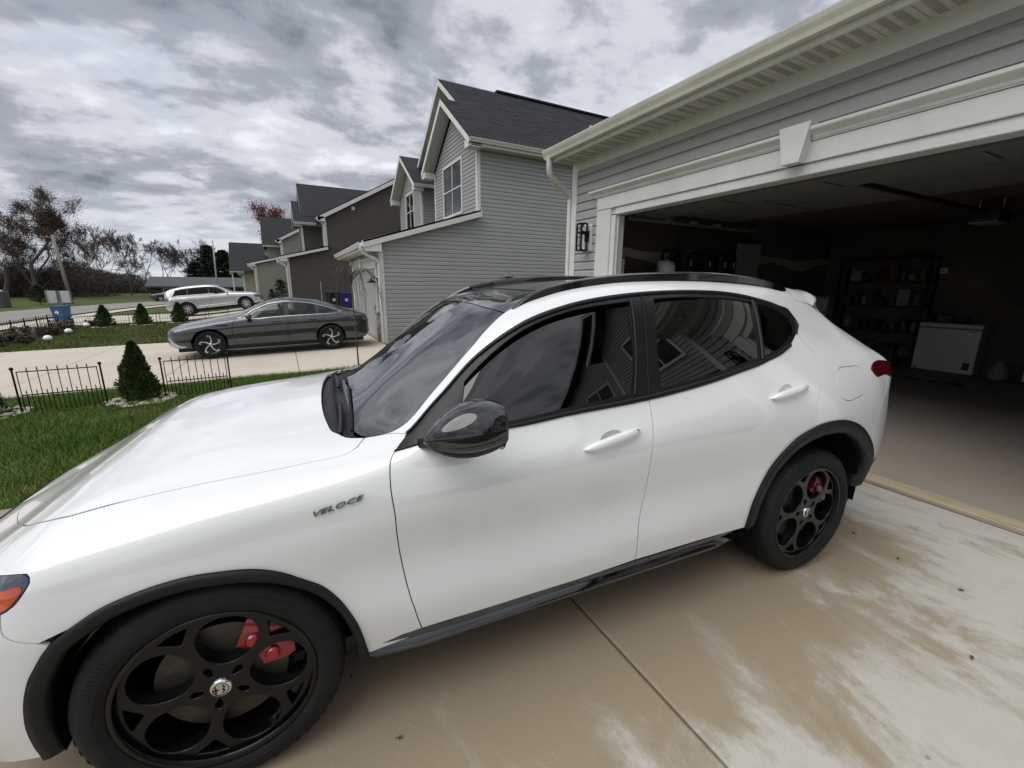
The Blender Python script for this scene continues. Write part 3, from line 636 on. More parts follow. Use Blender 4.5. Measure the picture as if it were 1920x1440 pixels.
for (x, y, w, h, lb, mt) in ((6.50, 5.42, .80, .52, 'large dark hard suitcase standing on the garage bench', 'plastic_black'), (7.25, 5.40, .42, .52, 'narrow dark suitcase with pale latches on the garage bench', 'plastic_black')):
    t = thing('suitcase', lb, 'suitcase', (x, y, 1.682)); B_(t, 'shell', -w / 2, w / 2, -.14, .14, 0.02, h, mt, .05)
    for a in (-.3, .3): B_(t, 'latch', a * w - .02, a * w + .02, -.15, -.14, h * .55, h * .72, 'plastic_grey', .003)
    B_(t, 'handle', -.08, .08, -.02, .02, h, h + .03, 'plastic_black', .008)
t = thing('panel_board', 'pale panel leaning on the garage side wall behind the suitcases', 'panel', (8.25, 5.60, .012)); B_(t, 'sheet', -.35, .35, -.02, .02, 1.0, 2.44, 'plastic_grey', .004); B_(t, 'clip', -.3, -.24, -.03, -.02, 1.6, 1.72, 'plastic_black', .003); B_(t, 'stand', -.3, .3, -.02, .02, 0, .999, 'plastic_grey', .003)
t = thing('tool_tray', 'dark tray of tools resting on top of the chest freezer', 'tray', (11.5, 3.42, .974)); B_(t, 'bottom', -.14, .14, -.25, .25, 0, .02, 'plastic_black', .004)
for y in (-.25, .25): B_(t, 'side', -.14, .14, y - .01, y + .01, .02, .12, 'plastic_black', .003)
B_(t, 'tool_case', -.1, .1, -.05, .14, .021, .15, 'copper_grey', .02)
t = thing('bag', 'pale bag slumped on garage floor right of the freezer', 'bag', (11.3, 2.55, .012)); MB().lathe([(0, 0), (.11, 0), (.14, .06), (.13, .17), (.09, .26), (.04, .31), (.055, .35)], 16).build('sack', 'dull_white', t, smooth=True); MB().lathe([(.042, .30), (.05, .31), (.042, .32)], 14).build('tie', 'plastic_grey', t)
t = thing('cabinet', 'tall dark cabinet with a pale edge in the garage back corner', 'cabinet', (11.35, 2.0, .012)); B_(t, 'carcass', 0, .38, -.28, .28, 0, .80, 'plastic_black', .01); B_(t, 'door_edge', -.02, -.001, .20, .27, .03, .74, 'plastic_white', .004); B_(t, 'door', -.018, -.001, -.27, .19, .03, .77, 'plastic_black', .004)

# ------------------------------------------------------------------ grey neighbour house
def lantern(parent_label, loc, group=None):
    t = thing('barn_lamp', parent_label, 'lamp', loc, 0, group); MB().lathe([(.0, .10), (.03, .10), (.04, .05), (.13, -.02), (.14, -.04), (.12, -.035), (.03, .03)], 18, c=(-.20, 0, 0)).build('shade', 'black_metal', t, smooth=True)
    MB().tube([(0, 0, .05), (-.06, 0, .12), (-.16, 0, .15), (-.20, 0, .10)], .012, 8).build('arm', 'black_metal', t, smooth=True); MB().box(-.02, 0, -.05, .05, -.02, .12, .004).build('wall_plate', 'black_metal', t); return t
def grey_house(ox, oy, label, near_detail=True, mat='siding_grey', flip=False):
    """two storey house, garage wing in front; walls in world coordinates offset by (ox, oy)"""
    z0 = -.20
    h = thing('house', label, 'house', (ox + 2.7, oy + 13.6, z0))
    L = lambda x, y, z: (x - 2.7, y - 13.6, z - z0)
    mp = lambda m: (lambda u, v, d: L(*m(u, v, d)))
    YN, YF, XG, XB, XE = 13.6, 21.8, 2.7, 5.9, 16.0
    sgn = -1
    jd = not near_detail
    # near side wall: garage part + two storey part as one polygon (X, Z)
    sl = (3.90 - 2.83) / (5.92 - 2.27)
    clad(h, mp(mY(YN, -1)), [(XG + .09, z0), (XE, z0), (XE, 5.96), (XB + .09, 5.96), (XB + .09, 3.84), (XG + .09, 2.86)], mat, z0=z0 + .02, joined=jd)
    clad(h, mp(mY(YF, 1)), [(XG + 3.29, z0), (XE, z0), (XE, 5.96), (XB + .09, 5.96)], mat, joined=True)
    # front walls
    clad(h, mp(mX(XG, -1)), [(YN + .1, z0), (19.9, z0), (19.9, 2.72), (YN + .1, 2.72)], mat, z0=z0 + .02, holes=[(14.30, 19.30, z0 - 1, 2.42)], joined=jd)
    yp = 15.75
    clad(h, mp(mX(XB, -1)), [(YN + .1, 3.6), (17.9, 3.6), (17.9, 5.9), (yp, 7.40), (YN + .1, 5.92)], mat, z0=3.62, holes=[(14.86, 16.84, 4.08, 5.92)], joined=jd)
    clad(h, mp(mX(XB + .6, -1)), [(15.2, 7.3), (20.2, 7.3), (17.66, 9.1)], mat, z0=7.30, joined=jd)
    yq = 21.7
    clad(h, mp(mX(XB, -1)), [(19.87, 3.6), (23.76, 3.6), (23.76, 5.85), (yq, 7.22), (19.87, 5.85)], mat, z0=3.62, holes=[(21.0, 22.5, 4.2, 5.9)], joined=True)
    clad(h, mp(mY(19.87, -1)), [(XB + .02, 3.6), (XB + .9, 3.6), (XB + .9, 5.8), (XB + .02, 5.8)], mat, joined=True)
    clad(h, mp(mX(XB + .9, -1)), [(17.9, 3.6), (19.87, 3.6), (19.87, 6.0), (17.9, 6.0)], mat, joined=True)
    clad(h, mp(mY(17.9, 1)), [(XB + .02, 3.6), (XB + .9, 3.6), (XB + .9, 5.8), (XB + .02, 5.8)], mat, joined=True)
    core = MB()
    core.box(XG + .006 - 2.7, XE - 2.7, YN + .006 - 13.6, 19.9 - 13.6, 0, 2.85); core.box(XB + .02 - 2.7, XE - 2.7, YN + .006 - 13.6, 17.89 - 13.6, 2.86, 6.0 - z0); core.box(XB + .92 - 2.7, XE - 2.7, 17.9 - 13.6, YF - .01 - 13.6, 0, 6.0 - z0); core.box(XB + .02 - 2.7, XB + .91 - 2.7, 19.89 - 13.6, 23.74 - 13.6, 0, 5.86 - z0); core.box(XB + .92 - 2.7, XB + 4 - 2.7, YF - 13.6, 23.74 - 13.6, 0, 5.86 - z0)
    core.build('wall_core', mat, h)
    def b(nm, x0, x1, y0, y1, za, zb, m='white_trim', c=.004, par=None): p = L(x0, y0, za); q = L(x1, y1, zb); return MB().box(p[0], q[0], p[1], q[1], p[2], q[2], c).build(nm, m, par or h)
    b('corner_board', XG - .03, XG + .09, YN - .03, YN + .10, z0, 2.62); b('corner_board', XB - .03, XB + .09, YN - .03, YN + .10, 3.80, 5.95); b('corner_board', XG - .03, XG + .06, 19.82, 19.93, z0, 2.62)
    b('corner_board', XB - .03, XB + .03, 17.82, 17.93, 4.0, 5.85); b('corner_board', XB - .03, XB + .06, 19.84, 19.95, 4.0, 5.8)
    # garage wing roof (shed slope up to the upper wall) with rake and eave trim
    roof_slab(h, [L(2.22, YN - .22, 2.80), L(2.22, 20.1, 2.80), L(XB + .02, 20.1, 3.93), L(XB + .02, YN - .22, 3.93)])
    rot_between(h, 'rake_board', L(2.20, YN - .12, 2.85), L(XB + .06, YN - .12, 3.985), .20, .20, 'white_trim')
    b('eave_return', 2.24, XG + .03, YN - .20, YN + .0, 2.56, 2.79); b('soffit', 2.24, XG, YN, 20.05, 2.60, 2.625, 'soffit'); b('fascia', 2.20, 2.235, YN - .2, 20.08, 2.60, 2.82)
    gutter(h, L(2.198, YN - .2, 2.80), L(2.198, 20.08, 2.80), (-1, 0, 0), 'white_trim')
    downspout(h, [L(2.14, YN - .16, 2.70), L(2.14, YN - .16, 2.60), L(2.2, YN - .12, 2.50), L(2.56, YN - .08, 2.34), L(XG - .06, YN - .05, 2.22), L(XG - .06, YN - .05, z0 + .05)])
    # garage door with header, lites and stone pier
    b('header_board', XG - .04, XG, 14.2, 19.4, 2.12, 2.38); b('crown_moulding', XG - .10, XG, 14.1, 19.5, 2.385, 2.47); b('keystone', XG - .13, XG - .04, 16.6, 16.95, 2.08, 2.52)
    b('jamb', XG - .03, XG, 14.2, 14.42, z0, 2.115); b('jamb', XG - .03, XG, 19.18, 19.4, z0, 2.115)
    for i in range(4):
        za = z0 + .02 + i * .57
        pnl = b('door_panel', XG + .03, XG + .07, 14.43, 19.17, za, za + .562, 'garage_door')
        if i == 3:
            for j in range(6):
                yy = 14.62 + j * .77; fr = b('light_frame', XG + .022, XG + .029, yy, yy + .56, za + .08, za + .48, 'white_trim', .002, pnl)
                for a in range(2): b('pane', XG + .016, XG + .021, yy + .05 + a * .24, yy + .27 + a * .24, za + .12, za + .44, 'house_glass', .001, pnl)
        else:
            for j in range(4): yy = 14.6 + j * 1.16; b('raised_field', XG + .02, XG + .029, yy, yy + .95, za + .1, za + .46, 'garage_door', .004, pnl)
    b('door_handle', XG - .01, XG + .02, 14.86, 14.90, z0 + .85, z0 + 1.15, 'black_metal'); b('strap_hinge', XG + .0, XG + .02, 14.55, 14.85, z0 + 1.9, z0 + 1.94, 'black_metal')
    if near_detail:
        rr = random.Random(4); z = z0
        while z < .72:
            hh = rr.uniform(.07, .12); y = YN + .11
            while y < 14.18:
                w = min(rr.uniform(.14, .3), 14.19 - y); MB().box(*[q for q in (XG - .09 - rr.uniform(0, .03) - 2.7, XG - .015 - 2.7)], y - 13.6, y + w - .012 - 13.6, z - z0, z + hh - .01 - z0, .012).build('stone', 'stone', h); y += w
            z += hh
        b('stone_cap', XG - .15, XG - .01, YN + .08, 14.2, .73, .80, 'stone', .01)
        b('mounting_block', XG - .03, XG - .012, 13.86, 14.14, 1.50, 1.86)
    # upper windows
    window(h, mp(mX(XB, -1)), 14.86, 16.84, 4.08, 5.92); window(h, mp(mX(XB, -1)), 21.0, 22.5, 4.2, 5.9)
    # main roof: ridge along X, near slope runs down over the bay
    e = YN - .38; ez = 5.98; rg = 17.66; rz = ez + (rg - e) * .73
    xo = XB + .6 - .45
    P0, P1, T0, T1 = L(xo, e, ez), L(XE + .4, e, ez), L(xo, rg, rz), L(XE + .4, rg, rz)
    roof_slab(h, [L(xo, e, ez), L(XE + .4, e, ez), L(XE + .4, rg, rz), L(xo, rg, rz)]); roof_slab(h, [L(xo, rg, rz), L(XE + .4, rg, rz), L(XE + .4, rg + (rg - e), ez), L(xo, rg + (rg - e), ez)])
    if near_detail: shingles(h, Vector(P0) + Vector((0, -.0, .062)), Vector(P1) + Vector((0, 0, .062)), Vector(T0) + Vector((0, 0, .062)), Vector(T1) + Vector((0, 0, .062)))
    # projecting bay gable, coplanar near slope
    bxo = XB - .45; pz = ez + (yp - e) * .73
    roof_slab(h, [L(bxo, e, ez), L(xo - .004, e, ez), L(xo - .004, yp, pz), L(bxo, yp, pz)]); roof_slab(h, [L(bxo, yp, pz), L(XB + 3, yp, pz), L(XB + 3, yp + (yp - e), ez), L(bxo, yp + (yp - e), ez)])
    if near_detail: shingles(h, Vector(L(bxo, e, ez + .062)), Vector(L(xo - .004, e, ez + .062)), Vector(L(bxo, yp, pz + .062)), Vector(L(xo - .004, yp, pz + .062)))
    sb = .20
    rot_between(h, 'rake_board', L(bxo + .02, e, ez + .03), L(bxo + .02, yp, pz + .03), sb, .05, 'white_trim'); rot_between(h, 'rake_board', L(bxo + .02, yp + (yp - e), ez + .03), L(bxo + .02, yp, pz + .03), sb, .05, 'white_trim')
    rot_between(h, 'rake_board', L(xo + .02, rg - 3.2, rz - 3.2 * .73 + .03), L(xo + .02, rg, rz + .03), sb, .05, 'white_trim'); rot_between(h, 'rake_board', L(xo + .02, rg + 4.3, rz - 4.3 * .73 + .03), L(xo + .02, rg, rz + .03), sb, .05, 'white_trim')
    for (xa, yc, zc, hw, xb) in ((bxo, yp, pz, yp - e, XB), (xo, rg, rz, 3.9, XB + .6)):
        for s_ in (-1, 1):
            A = L(xa + .045, yc, zc - .16); Bq = L(xb - .0, yc, zc - .16); C = L(xb - .0, yc + s_ * hw, zc - .16 - hw * .73); D = L(xa + .045, yc + s_ * hw, zc - .16 - hw * .73)
            roof_slab(h, [A, Bq, C, D], .02, 'soffit', 'soffit')
    for s_, yy in ((-1, e), (1, yp + (yp - e))): b('eave_return', bxo + .02, XB - .01, min(yy, yy - s_ * .40), max(yy, yy - s_ * .40), ez - .22, ez + .0)
    b('soffit', XB, XE + .3, e + .02, YN, ez - .17, ez - .15, 'soffit'); b('fascia', XB - .35, XE + .35, e - .0, e + .03, ez - .19, ez + .02)
    gutter(h, L(bxo, e, ez + .01), L(XE + .35, e, ez + .01), (0, -1, 0), 'cream_gutter')
    for (xx, yy) in ((11.5, 15.2),): MB().tube([L(xx, yy, ez + (yy - e) * .73), L(xx, yy, ez + (yy - e) * .73 + .42)], .05, 10).build('vent_pipe', 'white_trim', h)
    rot_between(h, 'ridge_vent', L(XB + 2.6, rg, rz + .13), L(XE - 1.5, rg, rz + .13), .07, .22, 'shingle')
    # small far bay
    qz = 5.85 + (yq - 19.45) * .70
    roof_slab(h, [L(bxo, 19.45, 5.85), L(XB + 2.5, 19.45, 5.85), L(XB + 2.5, yq, qz), L(bxo, yq, qz)]); roof_slab(h, [L(bxo, yq, qz), L(XB + 4.2, yq, qz), L(XB + 4.2, 24.0, 5.85), L(bxo, 24.0, 5.85)])
    rot_between(h, 'rake_board', L(bxo + .02, 19.45, 5.88), L(bxo + .02, yq, qz + .03), .18, .05, 'white_trim'); rot_between(h, 'rake_board', L(bxo + .02, 24.0, 5.88), L(bxo + .02, yq, qz + .03), .18, .05, 'white_trim')
    for s_ in (-1, 1): roof_slab(h, [L(bxo + .04, yq, qz - .15), L(XB, yq, qz - .15), L(XB, yq + s_ * 2.25, qz - .15 - 2.25 * .70), L(bxo + .04, yq + s_ * 2.25, qz - .15 - 2.25 * .70)], .02, 'soffit', 'soffit')
    for yy in (19.45, 23.65): b('eave_return', bxo + .02, XB - .01, yy, yy + .36, 5.62, 5.85)
    gutter(h, L(bxo, 19.44, 5.86), L(XB + .9, 19.44, 5.86), (0, -1, 0), 'white_trim')
    return h
gh = grey_house(0, 0, 'two storey blue grey sided house with twin front gables and dark roof')
lantern('black barn lamp over the garage of the blue grey house', (2.67, 14.0, 1.70))

# ------------------------------------------------------------------ brown, sage and beige houses further along
def side_house(label, X0, Y0, z0, mat, garage_z, upper, lamp=False, depth=9.0, det=True, joined=True):
    """garage wing (X0..upper x) with shed roof, two storey body behind, cross gable on the near side"""
    h = thing('house', label, 'house', (X0, Y0, z0)); L = lambda x, y, z: (x - X0, y - Y0, z - z0); mp = lambda m: (lambda u, v, d: L(*m(u, v, d)))
    ux, uz, px, pz, yd = upper          # upper wall front x, eave z, gable peak x,z, body width
    ge = garage_z; rise = ge + (ux - X0) * .21 + .1
    clad(h, mp(mY(Y0, -1)), [(X0 + .08, z0), (px * 2 - ux, z0), (px * 2 - ux, uz), (px, pz), (ux + .08, uz), (ux + .08, rise + .1), (X0 + .08, ge)], mat, joined=joined, row=.127)
    clad(h, mp(mX(X0, -1)), [(Y0 + .1, z0), (Y0 + 6.4, z0), (Y0 + 6.4, ge), (Y0 + .1, ge)], mat, joined=True, holes=[(Y0 + .9, Y0 + 5.8, z0 - 1, z0 + 2.3)])
    clad(h, mp(mX(ux, -1)), [(Y0 + .1, ge), (Y0 + yd, ge), (Y0 + yd, uz), (Y0 + .1, uz)], mat, joined=True, holes=[(Y0 + .35, Y0 + 1.35, rise + .35, uz - .3)])
    MB().box(*[q for q in (.01, px * 2 - ux - X0)], .01, 6.4, 0, ge - z0).box(ux + .01 - X0, px * 2 - ux - X0, .012, yd, ge - z0 + .001, uz - z0).build('wall_core', mat, h)
    def b(nm, x0, x1, y0, y1, za, zb, m='white_trim', c=.004, par=None): p = L(x0, y0, za); q = L(x1, y1, zb); return MB().box(p[0], q[0], p[1], q[1], p[2], q[2], c).build(nm, m, par or h)
    b('corner_board', X0 - .03, X0 + .09, Y0 - .03, Y0 + .1, z0, ge); b('corner_board', ux - .03, ux + .09, Y0 - .03, Y0 + .1, rise + .12, uz)
    roof_slab(h, [L(X0 - .42, Y0 - .2, ge + .06), L(X0 - .42, Y0 + 6.6, ge + .06), L(ux + .2, Y0 + 6.6, rise + .2), L(ux + .2, Y0 - .2, rise + .2)])
    rot_between(h, 'rake_board', L(X0 - .42, Y0 - .12, ge + .11), L(ux + .08, Y0 - .12, rise + .22), .19, .16, 'white_trim'); b('eave_return', X0 - .38, X0 + .02, Y0 - .19, Y0 + .01, ge - .16, ge + .05); b('soffit', X0 - .40, X0, Y0, Y0 + 6.5, ge - .12, ge - .10, 'soffit')
    gutter(h, L(X0 - .44, Y0 - .18, ge + .06), L(X0 - .44, Y0 + 6.5, ge + .06), (-1, 0, 0), 'white_trim'); downspout(h, [L(X0 - .48, Y0 - .15, ge - .06), L(X0 - .48, Y0 - .15, ge - .14), L(X0 - .1, Y0 - .08, ge - .42), L(X0 - .05, Y0 - .06, ge - .5), L(X0 - .05, Y0 - .06, z0)], w=.05)
    # cross gable roof (ridge along Y)
    sl = (pz - uz) / (px - ux)
    roof_slab(h, [L(ux - .35, Y0 - .22, uz - .35 * sl + .1), L(ux - .35, Y0 + yd + .2, uz - .35 * sl + .1), L(px, Y0 + yd + .2, pz + .1), L(px, Y0 - .22, pz + .1)]); roof_slab(h, [L(px, Y0 - .22, pz + .1), L(px, Y0 + yd + .2, pz + .1), L(2 * px - ux + .35, Y0 + yd + .2, uz - .35 * sl + .1), L(2 * px - ux + .35, Y0 - .22, uz - .35 * sl + .1)])
    rot_between(h, 'rake_board', L(ux - .35, Y0 - .16, uz - .35 * sl + .12), L(px, Y0 - .16, pz + .12), .24, .12, 'white_trim'); rot_between(h, 'rake_board', L(2 * px - ux + .35, Y0 - .16, uz - .35 * sl + .12), L(px, Y0 - .16, pz + .12), .24, .12, 'white_trim')
    b('eave_return', ux - .36, ux + .02, Y0 - .22, Y0 + .05, uz - .32, uz - .06); downspout(h, [L(ux - .40, Y0 - .12, uz - .12), L(ux - .40, Y0 - .12, uz - .22), L(ux - .08, Y0 - .06, uz - .45), L(ux - .06, Y0 - .05, uz - .6), L(ux - .06, Y0 - .05, rise + .2)], w=.045)
    window(h, mp(mX(ux, -1)), Y0 + .35, Y0 + 1.35, rise + .35, uz - .3)
    b('garage_door', X0 - .005, X0 + .03, Y0 + .95, Y0 + 5.75, z0 + .02, z0 + 2.25, 'garage_door'); b('header_board', X0 - .04, X0 - .001, Y0 + .8, Y0 + 5.9, z0 + 2.28, z0 + 2.48)
    if lamp: lantern(lamp, (X0 - .03, Y0 + .5, z0 + 1.9))
    return h, L, b, mp
h, L, b, mp = side_house('dark brown sided house behind the silver car', .43, 28.0, .10, 'siding_brown', 3.0, (2.54, 5.42, 6.95, 7.85, 10.0))
b('vent_cover', 4.08, 4.26, 27.95, 27.985, 5.86, 6.06)
# wing that runs forward from the upper storey, ridge along X
clad(h, mp(mY(29.4, -1)), [(1.42, 3.3), (2.53, 3.3), (2.53, 5.15), (1.42, 5.15)], 'siding_brown', joined=True)
b('wall_core', 1.40, 2.6, 29.42, 33.4, 3.2, 5.2, 'siding_brown', 0); b('corner_board', 1.36, 1.46, 29.36, 29.48, 3.25, 5.15); b('frieze_board', 1.42, 2.53, 29.37, 29.399, 5.02, 5.15)
for (xa, ya, za, yr, zr) in ((.98, 29.1, 5.12, 30.6, 6.45), (1.42, 29.5, 5.5, 31.9, 7.72)):
    roof_slab(h, [L(xa, ya, za), L(6.8, ya, za), L(6.8, yr, zr), L(xa, yr, zr)]); roof_slab(h, [L(xa, yr, zr), L(6.8, yr, zr), L(6.8, 2 * yr - ya, za), L(xa, 2 * yr - ya, za)])
    rot_between(h, 'rake_board', L(xa + .02, ya, za + .03), L(xa + .02, yr, zr + .03), .2, .05, 'white_trim'); rot_between(h, 'rake_board', L(xa + .02, 2 * yr - ya, za + .03), L(xa + .02, yr, zr + .03), .2, .05, 'white_trim')
gutter(h, L(.98, 29.08, 5.13), L(2.2, 29.08, 5.13), (0, -1, 0), 'white_trim'); b('eave_return', 1.0, 1.36, 29.1, 29.5, 4.9, 5.1); b('soffit', 1.0, 2.5, 29.1, 29.4, 4.96, 4.98, 'soffit')
h, L, b, mp = side_house('pale sage green sided house with a small lantern on its side', -1.75, 42.0, .25, 'siding_sage', 3.15, (.35, 5.25, 3.9, 7.2, 9.0))
for (xa, ya, za, yr, zr) in ((-1.1, 42.8, 4.75, 45.5, 7.3),):
    roof_slab(h, [L(xa, ya, za), L(3.8, ya, za), L(3.8, yr, zr), L(xa, yr, zr)]); roof_slab(h, [L(xa, yr, zr), L(3.8, yr, zr), L(3.8, 2 * yr - ya, za), L(xa, 2 * yr - ya, za)]); b('wall_core', -.75, .4, 43.1, 47, 3.3, 4.75, 'siding_sage', 0); gutter(h, L(xa, ya - .01, za), L(.3, ya - .01, za), (0, -1, 0), 'white_trim')
t = thing('wall_lantern', 'small black lantern on the side of the pale sage house', 'lantern', (1.1, 41.98, 2.35)); MB().lathe([(0, .2), (.07, .12), (.10, .08), (.08, .07), (.06, -.12), (0, -.16)], 8, c=(0, -.13, 0)).build('cage', 'black_metal', t); MB().box(-.04, .04, -.03, 0, -.15, .15, .005).build('plate', 'black_metal', t)
h, L, b, mp = side_house('beige sided house at the end of the row with black roof', -3.55, 56.0, .35, 'siding_beige', 2.75, (-.8, 5.0, 2.6, 6.6, 9.0))
for (ya, za, yb_, zb_) in ((55.55, 2.86, 59.0, 6.05), (62.45, 2.86, 59.0, 6.05)): roof_slab(h, [L(-4.75, ya, za), L(-.9, ya, za), L(-.9, yb_, zb_), L(-4.75, yb_, zb_)])
gutter(h, L(-4.75, 55.54, 2.87), L(-3.4, 55.54, 2.87), (0, -1, 0), 'white_trim'); b('porch_post', -4.6, -4.48, 55.9, 56.02, .35, 2.8)
# ranch and small white house beyond the road
def low_house(label, loc, w, d_, hw, hr, mat, roofmat='shingle', rot=0.):
    t = thing('house', label, 'house', loc, rot); MB().box(-w / 2, w / 2, -d_ / 2, d_ / 2, 0, hw).build('wall', mat, t)
    roof_slab(t, [(-w / 2 - .5, -d_ / 2 - .5, hw - .15), (w / 2 + .5, -d_ / 2 - .5, hw - .15), (w / 2 + .5, 0, hr), (-w / 2 - .5, 0, hr)], mat=roofmat); roof_slab(t, [(-w / 2 - .5, 0, hr), (w / 2 + .5, 0, hr), (w / 2 + .5, d_ / 2 + .5, hw - .15), (-w / 2 - .5, d_ / 2 + .5, hw - .15)], mat=roofmat)
    for s_ in (-1, 1): MB().add([(s_ * w / 2, -d_ / 2, hw), (s_ * w / 2, d_ / 2, hw), (s_ * w / 2, 0, hr - .1)], [(0, 1, 2)]).build('gable', mat, t)
    for i in range(4):
        x = -w * .36 + i * w * .24; wv = MB().box(x - .6, x + .6, -d_ / 2 - .04, -d_ / 2, hw * .38, hw * .82).build('window', 'white_trim', t); MB().box(x - .5, x + .5, -d_ / 2 - .06, -d_ / 2 - .041, hw * .42, hw * .78).build('pane', 'house_glass', wv)
    MB().box(-w / 2 - .5, w / 2 + .5, -d_ / 2 - .54, -d_ / 2 - .50, hw - .32, hw - .16).build('fascia', 'white_trim' if mat == 'siding_white' else 'dark_wood', t)
    return t
simple('ranch_roof', (.075, .078, .082), .9, var=.15)
low_house('long low ranch house with a grey roof beyond the road', (-9.6, 84, -.9), 14.5, 9, 2.1, 3.35, 'dark_wood', 'ranch_roof', R_(3))
low_house('small white house among the far trees', (-28.5, 128, -1.8), 7, 7, 2.2, 3.7, 'siding_white', 'ranch_roof', R_(70))
# the next house on the camera's side of the garage (seen mirrored in the car windows)
grey_house(1.2, -37.5, 'grey sided house on the other side of the open garage', near_detail=False)

# ================================================================== CARS
def tangents(P):
    d = np.diff(P, axis=0); Ln = np.linalg.norm(d, axis=1) + 1e-6; v = d / Ln[:, None]; m = np.zeros_like(P)
    for i in range(1, len(P) - 1):
        t = (v[i - 1] * Ln[i] + v[i] * Ln[i - 1]) / (Ln[i] + Ln[i - 1]); m[i] = t * min(math.sqrt(Ln[i - 1] * Ln[i]), 1.6 * min(Ln[i - 1], Ln[i]))
    m[0] = d[0]; m[-1] = d[-1]; return m
def herm(y, m, t):
    n = len(y); i = np.clip(np.floor(t).astype(int), 0, n - 2); s = (t - i)[..., None]
    return (2 * s**3 - 3 * s**2 + 1) * y[i] + (s**3 - 2 * s**2 + s) * m[i] + (-2 * s**3 + 3 * s**2) * y[i + 1] + (s**3 - s**2) * m[i + 1]
class Surf:
    """body skin through a grid of control points G[station, track] = (x, half width, z)"""
    def __init__(s, G, nu=16, nv=12):
        G = np.array(G, float); s.G = G; s.ns, s.nt = G.shape[:2]
        tu = np.linspace(0, s.ns - 1, (s.ns - 1) * nu + 1); D = np.stack([herm(G[:, k], tangents(G[:, k]), tu) for k in range(s.nt)], 1)
        tv = np.linspace(0, s.nt - 1, (s.nt - 1) * nv + 1); E = np.stack([herm(D[i], tangents(D[i]), tv) for i in range(len(tu))], 0)
        for _ in range(2): E[1:-1, 1:-1] = (E[:-2, 1:-1] + E[2:, 1:-1] + E[1:-1, :-2] + E[1:-1, 2:] + 4 * E[1:-1, 1:-1]) / 8
        s.E = E; s.nu, s.nv = nu, nv
        du = np.gradient(E, axis=0); dv = np.gradient(E, axis=1); N = np.cross(du, dv); N /= np.linalg.norm(N, axis=2)[..., None] + 1e-12
        # outward: half width grows outwards
        if (N[..., 1] * 1.0).mean() < 0: N = -N
        s.N = N
        # metric coordinates for triangulation
        s.A = np.concatenate([[0], np.cumsum(np.linalg.norm(np.diff(G[:, 3], axis=0), axis=1))]); mid = s.ns // 2
        s.B = np.concatenate([[0], np.cumsum(np.linalg.norm(np.diff(G[mid], axis=0), axis=1))])
    def ab(s, st): st = np.asarray(st, float); return np.stack([np.interp(st[:, 0], range(s.ns), s.A), np.interp(st[:, 1], range(s.nt), s.B)], 1)
    def st(s, ab): ab = np.asarray(ab, float); return np.stack([np.interp(ab[:, 0], s.A, range(s.ns)), np.interp(ab[:, 1], s.B, range(s.nt))], 1)
    def _bi(s, T, st):
        a = np.clip(st[:, 0] * s.nu, 0, T.shape[0] - 1.0001); b = np.clip(st[:, 1] * s.nv, 0, T.shape[1] - 1.0001); i = a.astype(int); j = b.astype(int); p = (a - i)[:, None]; q = (b - j)[:, None]
        return (T[i, j] * (1 - p) + T[i + 1, j] * p) * (1 - q) + (T[i, j + 1] * (1 - p) + T[i + 1, j + 1] * p) * q
    def pos(s, st, off=0.0):
        st = np.asarray(st, float); P = s._bi(s.E, st)
        if off: P = P + s.nrm(st) * off
        return P
    def nrm(s, st): n = s._bi(s.N, np.asarray(st, float)); return n / (np.linalg.norm(n, axis=1)[:, None] + 1e-12)
    def at_xz(s, x, z, lo=0.0, hi=7.0):
        """(station, track) of the side point nearest to (x, z)"""
        j0, j1 = int(lo * s.nv), int(hi * s.nv) + 1; T = s.E[:, j0:j1]; d = (T[..., 0] - x)**2 + (T[..., 2] - z)**2; i, j = np.unravel_index(np.argmin(d), d.shape); return (i / s.nu, (j + j0) / s.nv)
    def at_x(s, x, t): c = s.pos(np.stack([np.linspace(0, s.ns - 1, 600), np.full(600, t)], 1)); k = np.argmin(abs(c[:, 0] - x)); return (k * (s.ns - 1) / 599, t)
def spline(seg, n=7):
    P = np.array(seg, float)
    if len(P) < 3: return P
    return herm(P, tangents(P), np.linspace(0, len(P) - 1, (len(P) - 1) * n + 1))
def resample(P, step):
    L = np.concatenate([[0], np.cumsum(np.linalg.norm(np.diff(P, axis=0), axis=1))]); n = max(1, int(round(L[-1] / step))); t = np.linspace(0, L[-1], n + 1)
    return np.stack([np.interp(t, L, P[:, i]) for i in range(2)], 1)
def inside(poly, pts):
    x, y = pts[:, 0], pts[:, 1]; c = np.zeros(len(pts), bool); n = len(poly)
    for i in range(n):
        x0, y0 = poly[i]; x1, y1 = poly[(i + 1) % n]
        if y0 == y1: continue
        h = ((y0 > y) != (y1 > y)) & (x < (x1 - x0) * (y - y0) / (y1 - y0) + x0); c ^= h
    return c
def offset_loop(P, g):
    """move a closed loop inwards by g"""
    a = np.roll(P, 1, 0); b = np.roll(P, -1, 0); e1 = P - a; e2 = b - P
    e1 /= np.linalg.norm(e1, axis=1)[:, None] + 1e-9; e2 /= np.linalg.norm(e2, axis=1)[:, None] + 1e-9
    n1 = np.stack([-e1[:, 1], e1[:, 0]], 1); n2 = np.stack([-e2[:, 1], e2[:, 0]], 1); area = (P[:, 0] * b[:, 1] - b[:, 0] * P[:, 1]).sum(); sg = 1 if area > 0 else -1
    m = n1 + n2; l = np.linalg.norm(m, axis=1)[:, None]; m = m / np.maximum(l, .35) ; f = np.clip(1 / np.maximum((m * n1).sum(1), .5), 1, 1.8)[:, None]
    return P + sg * m * g * f
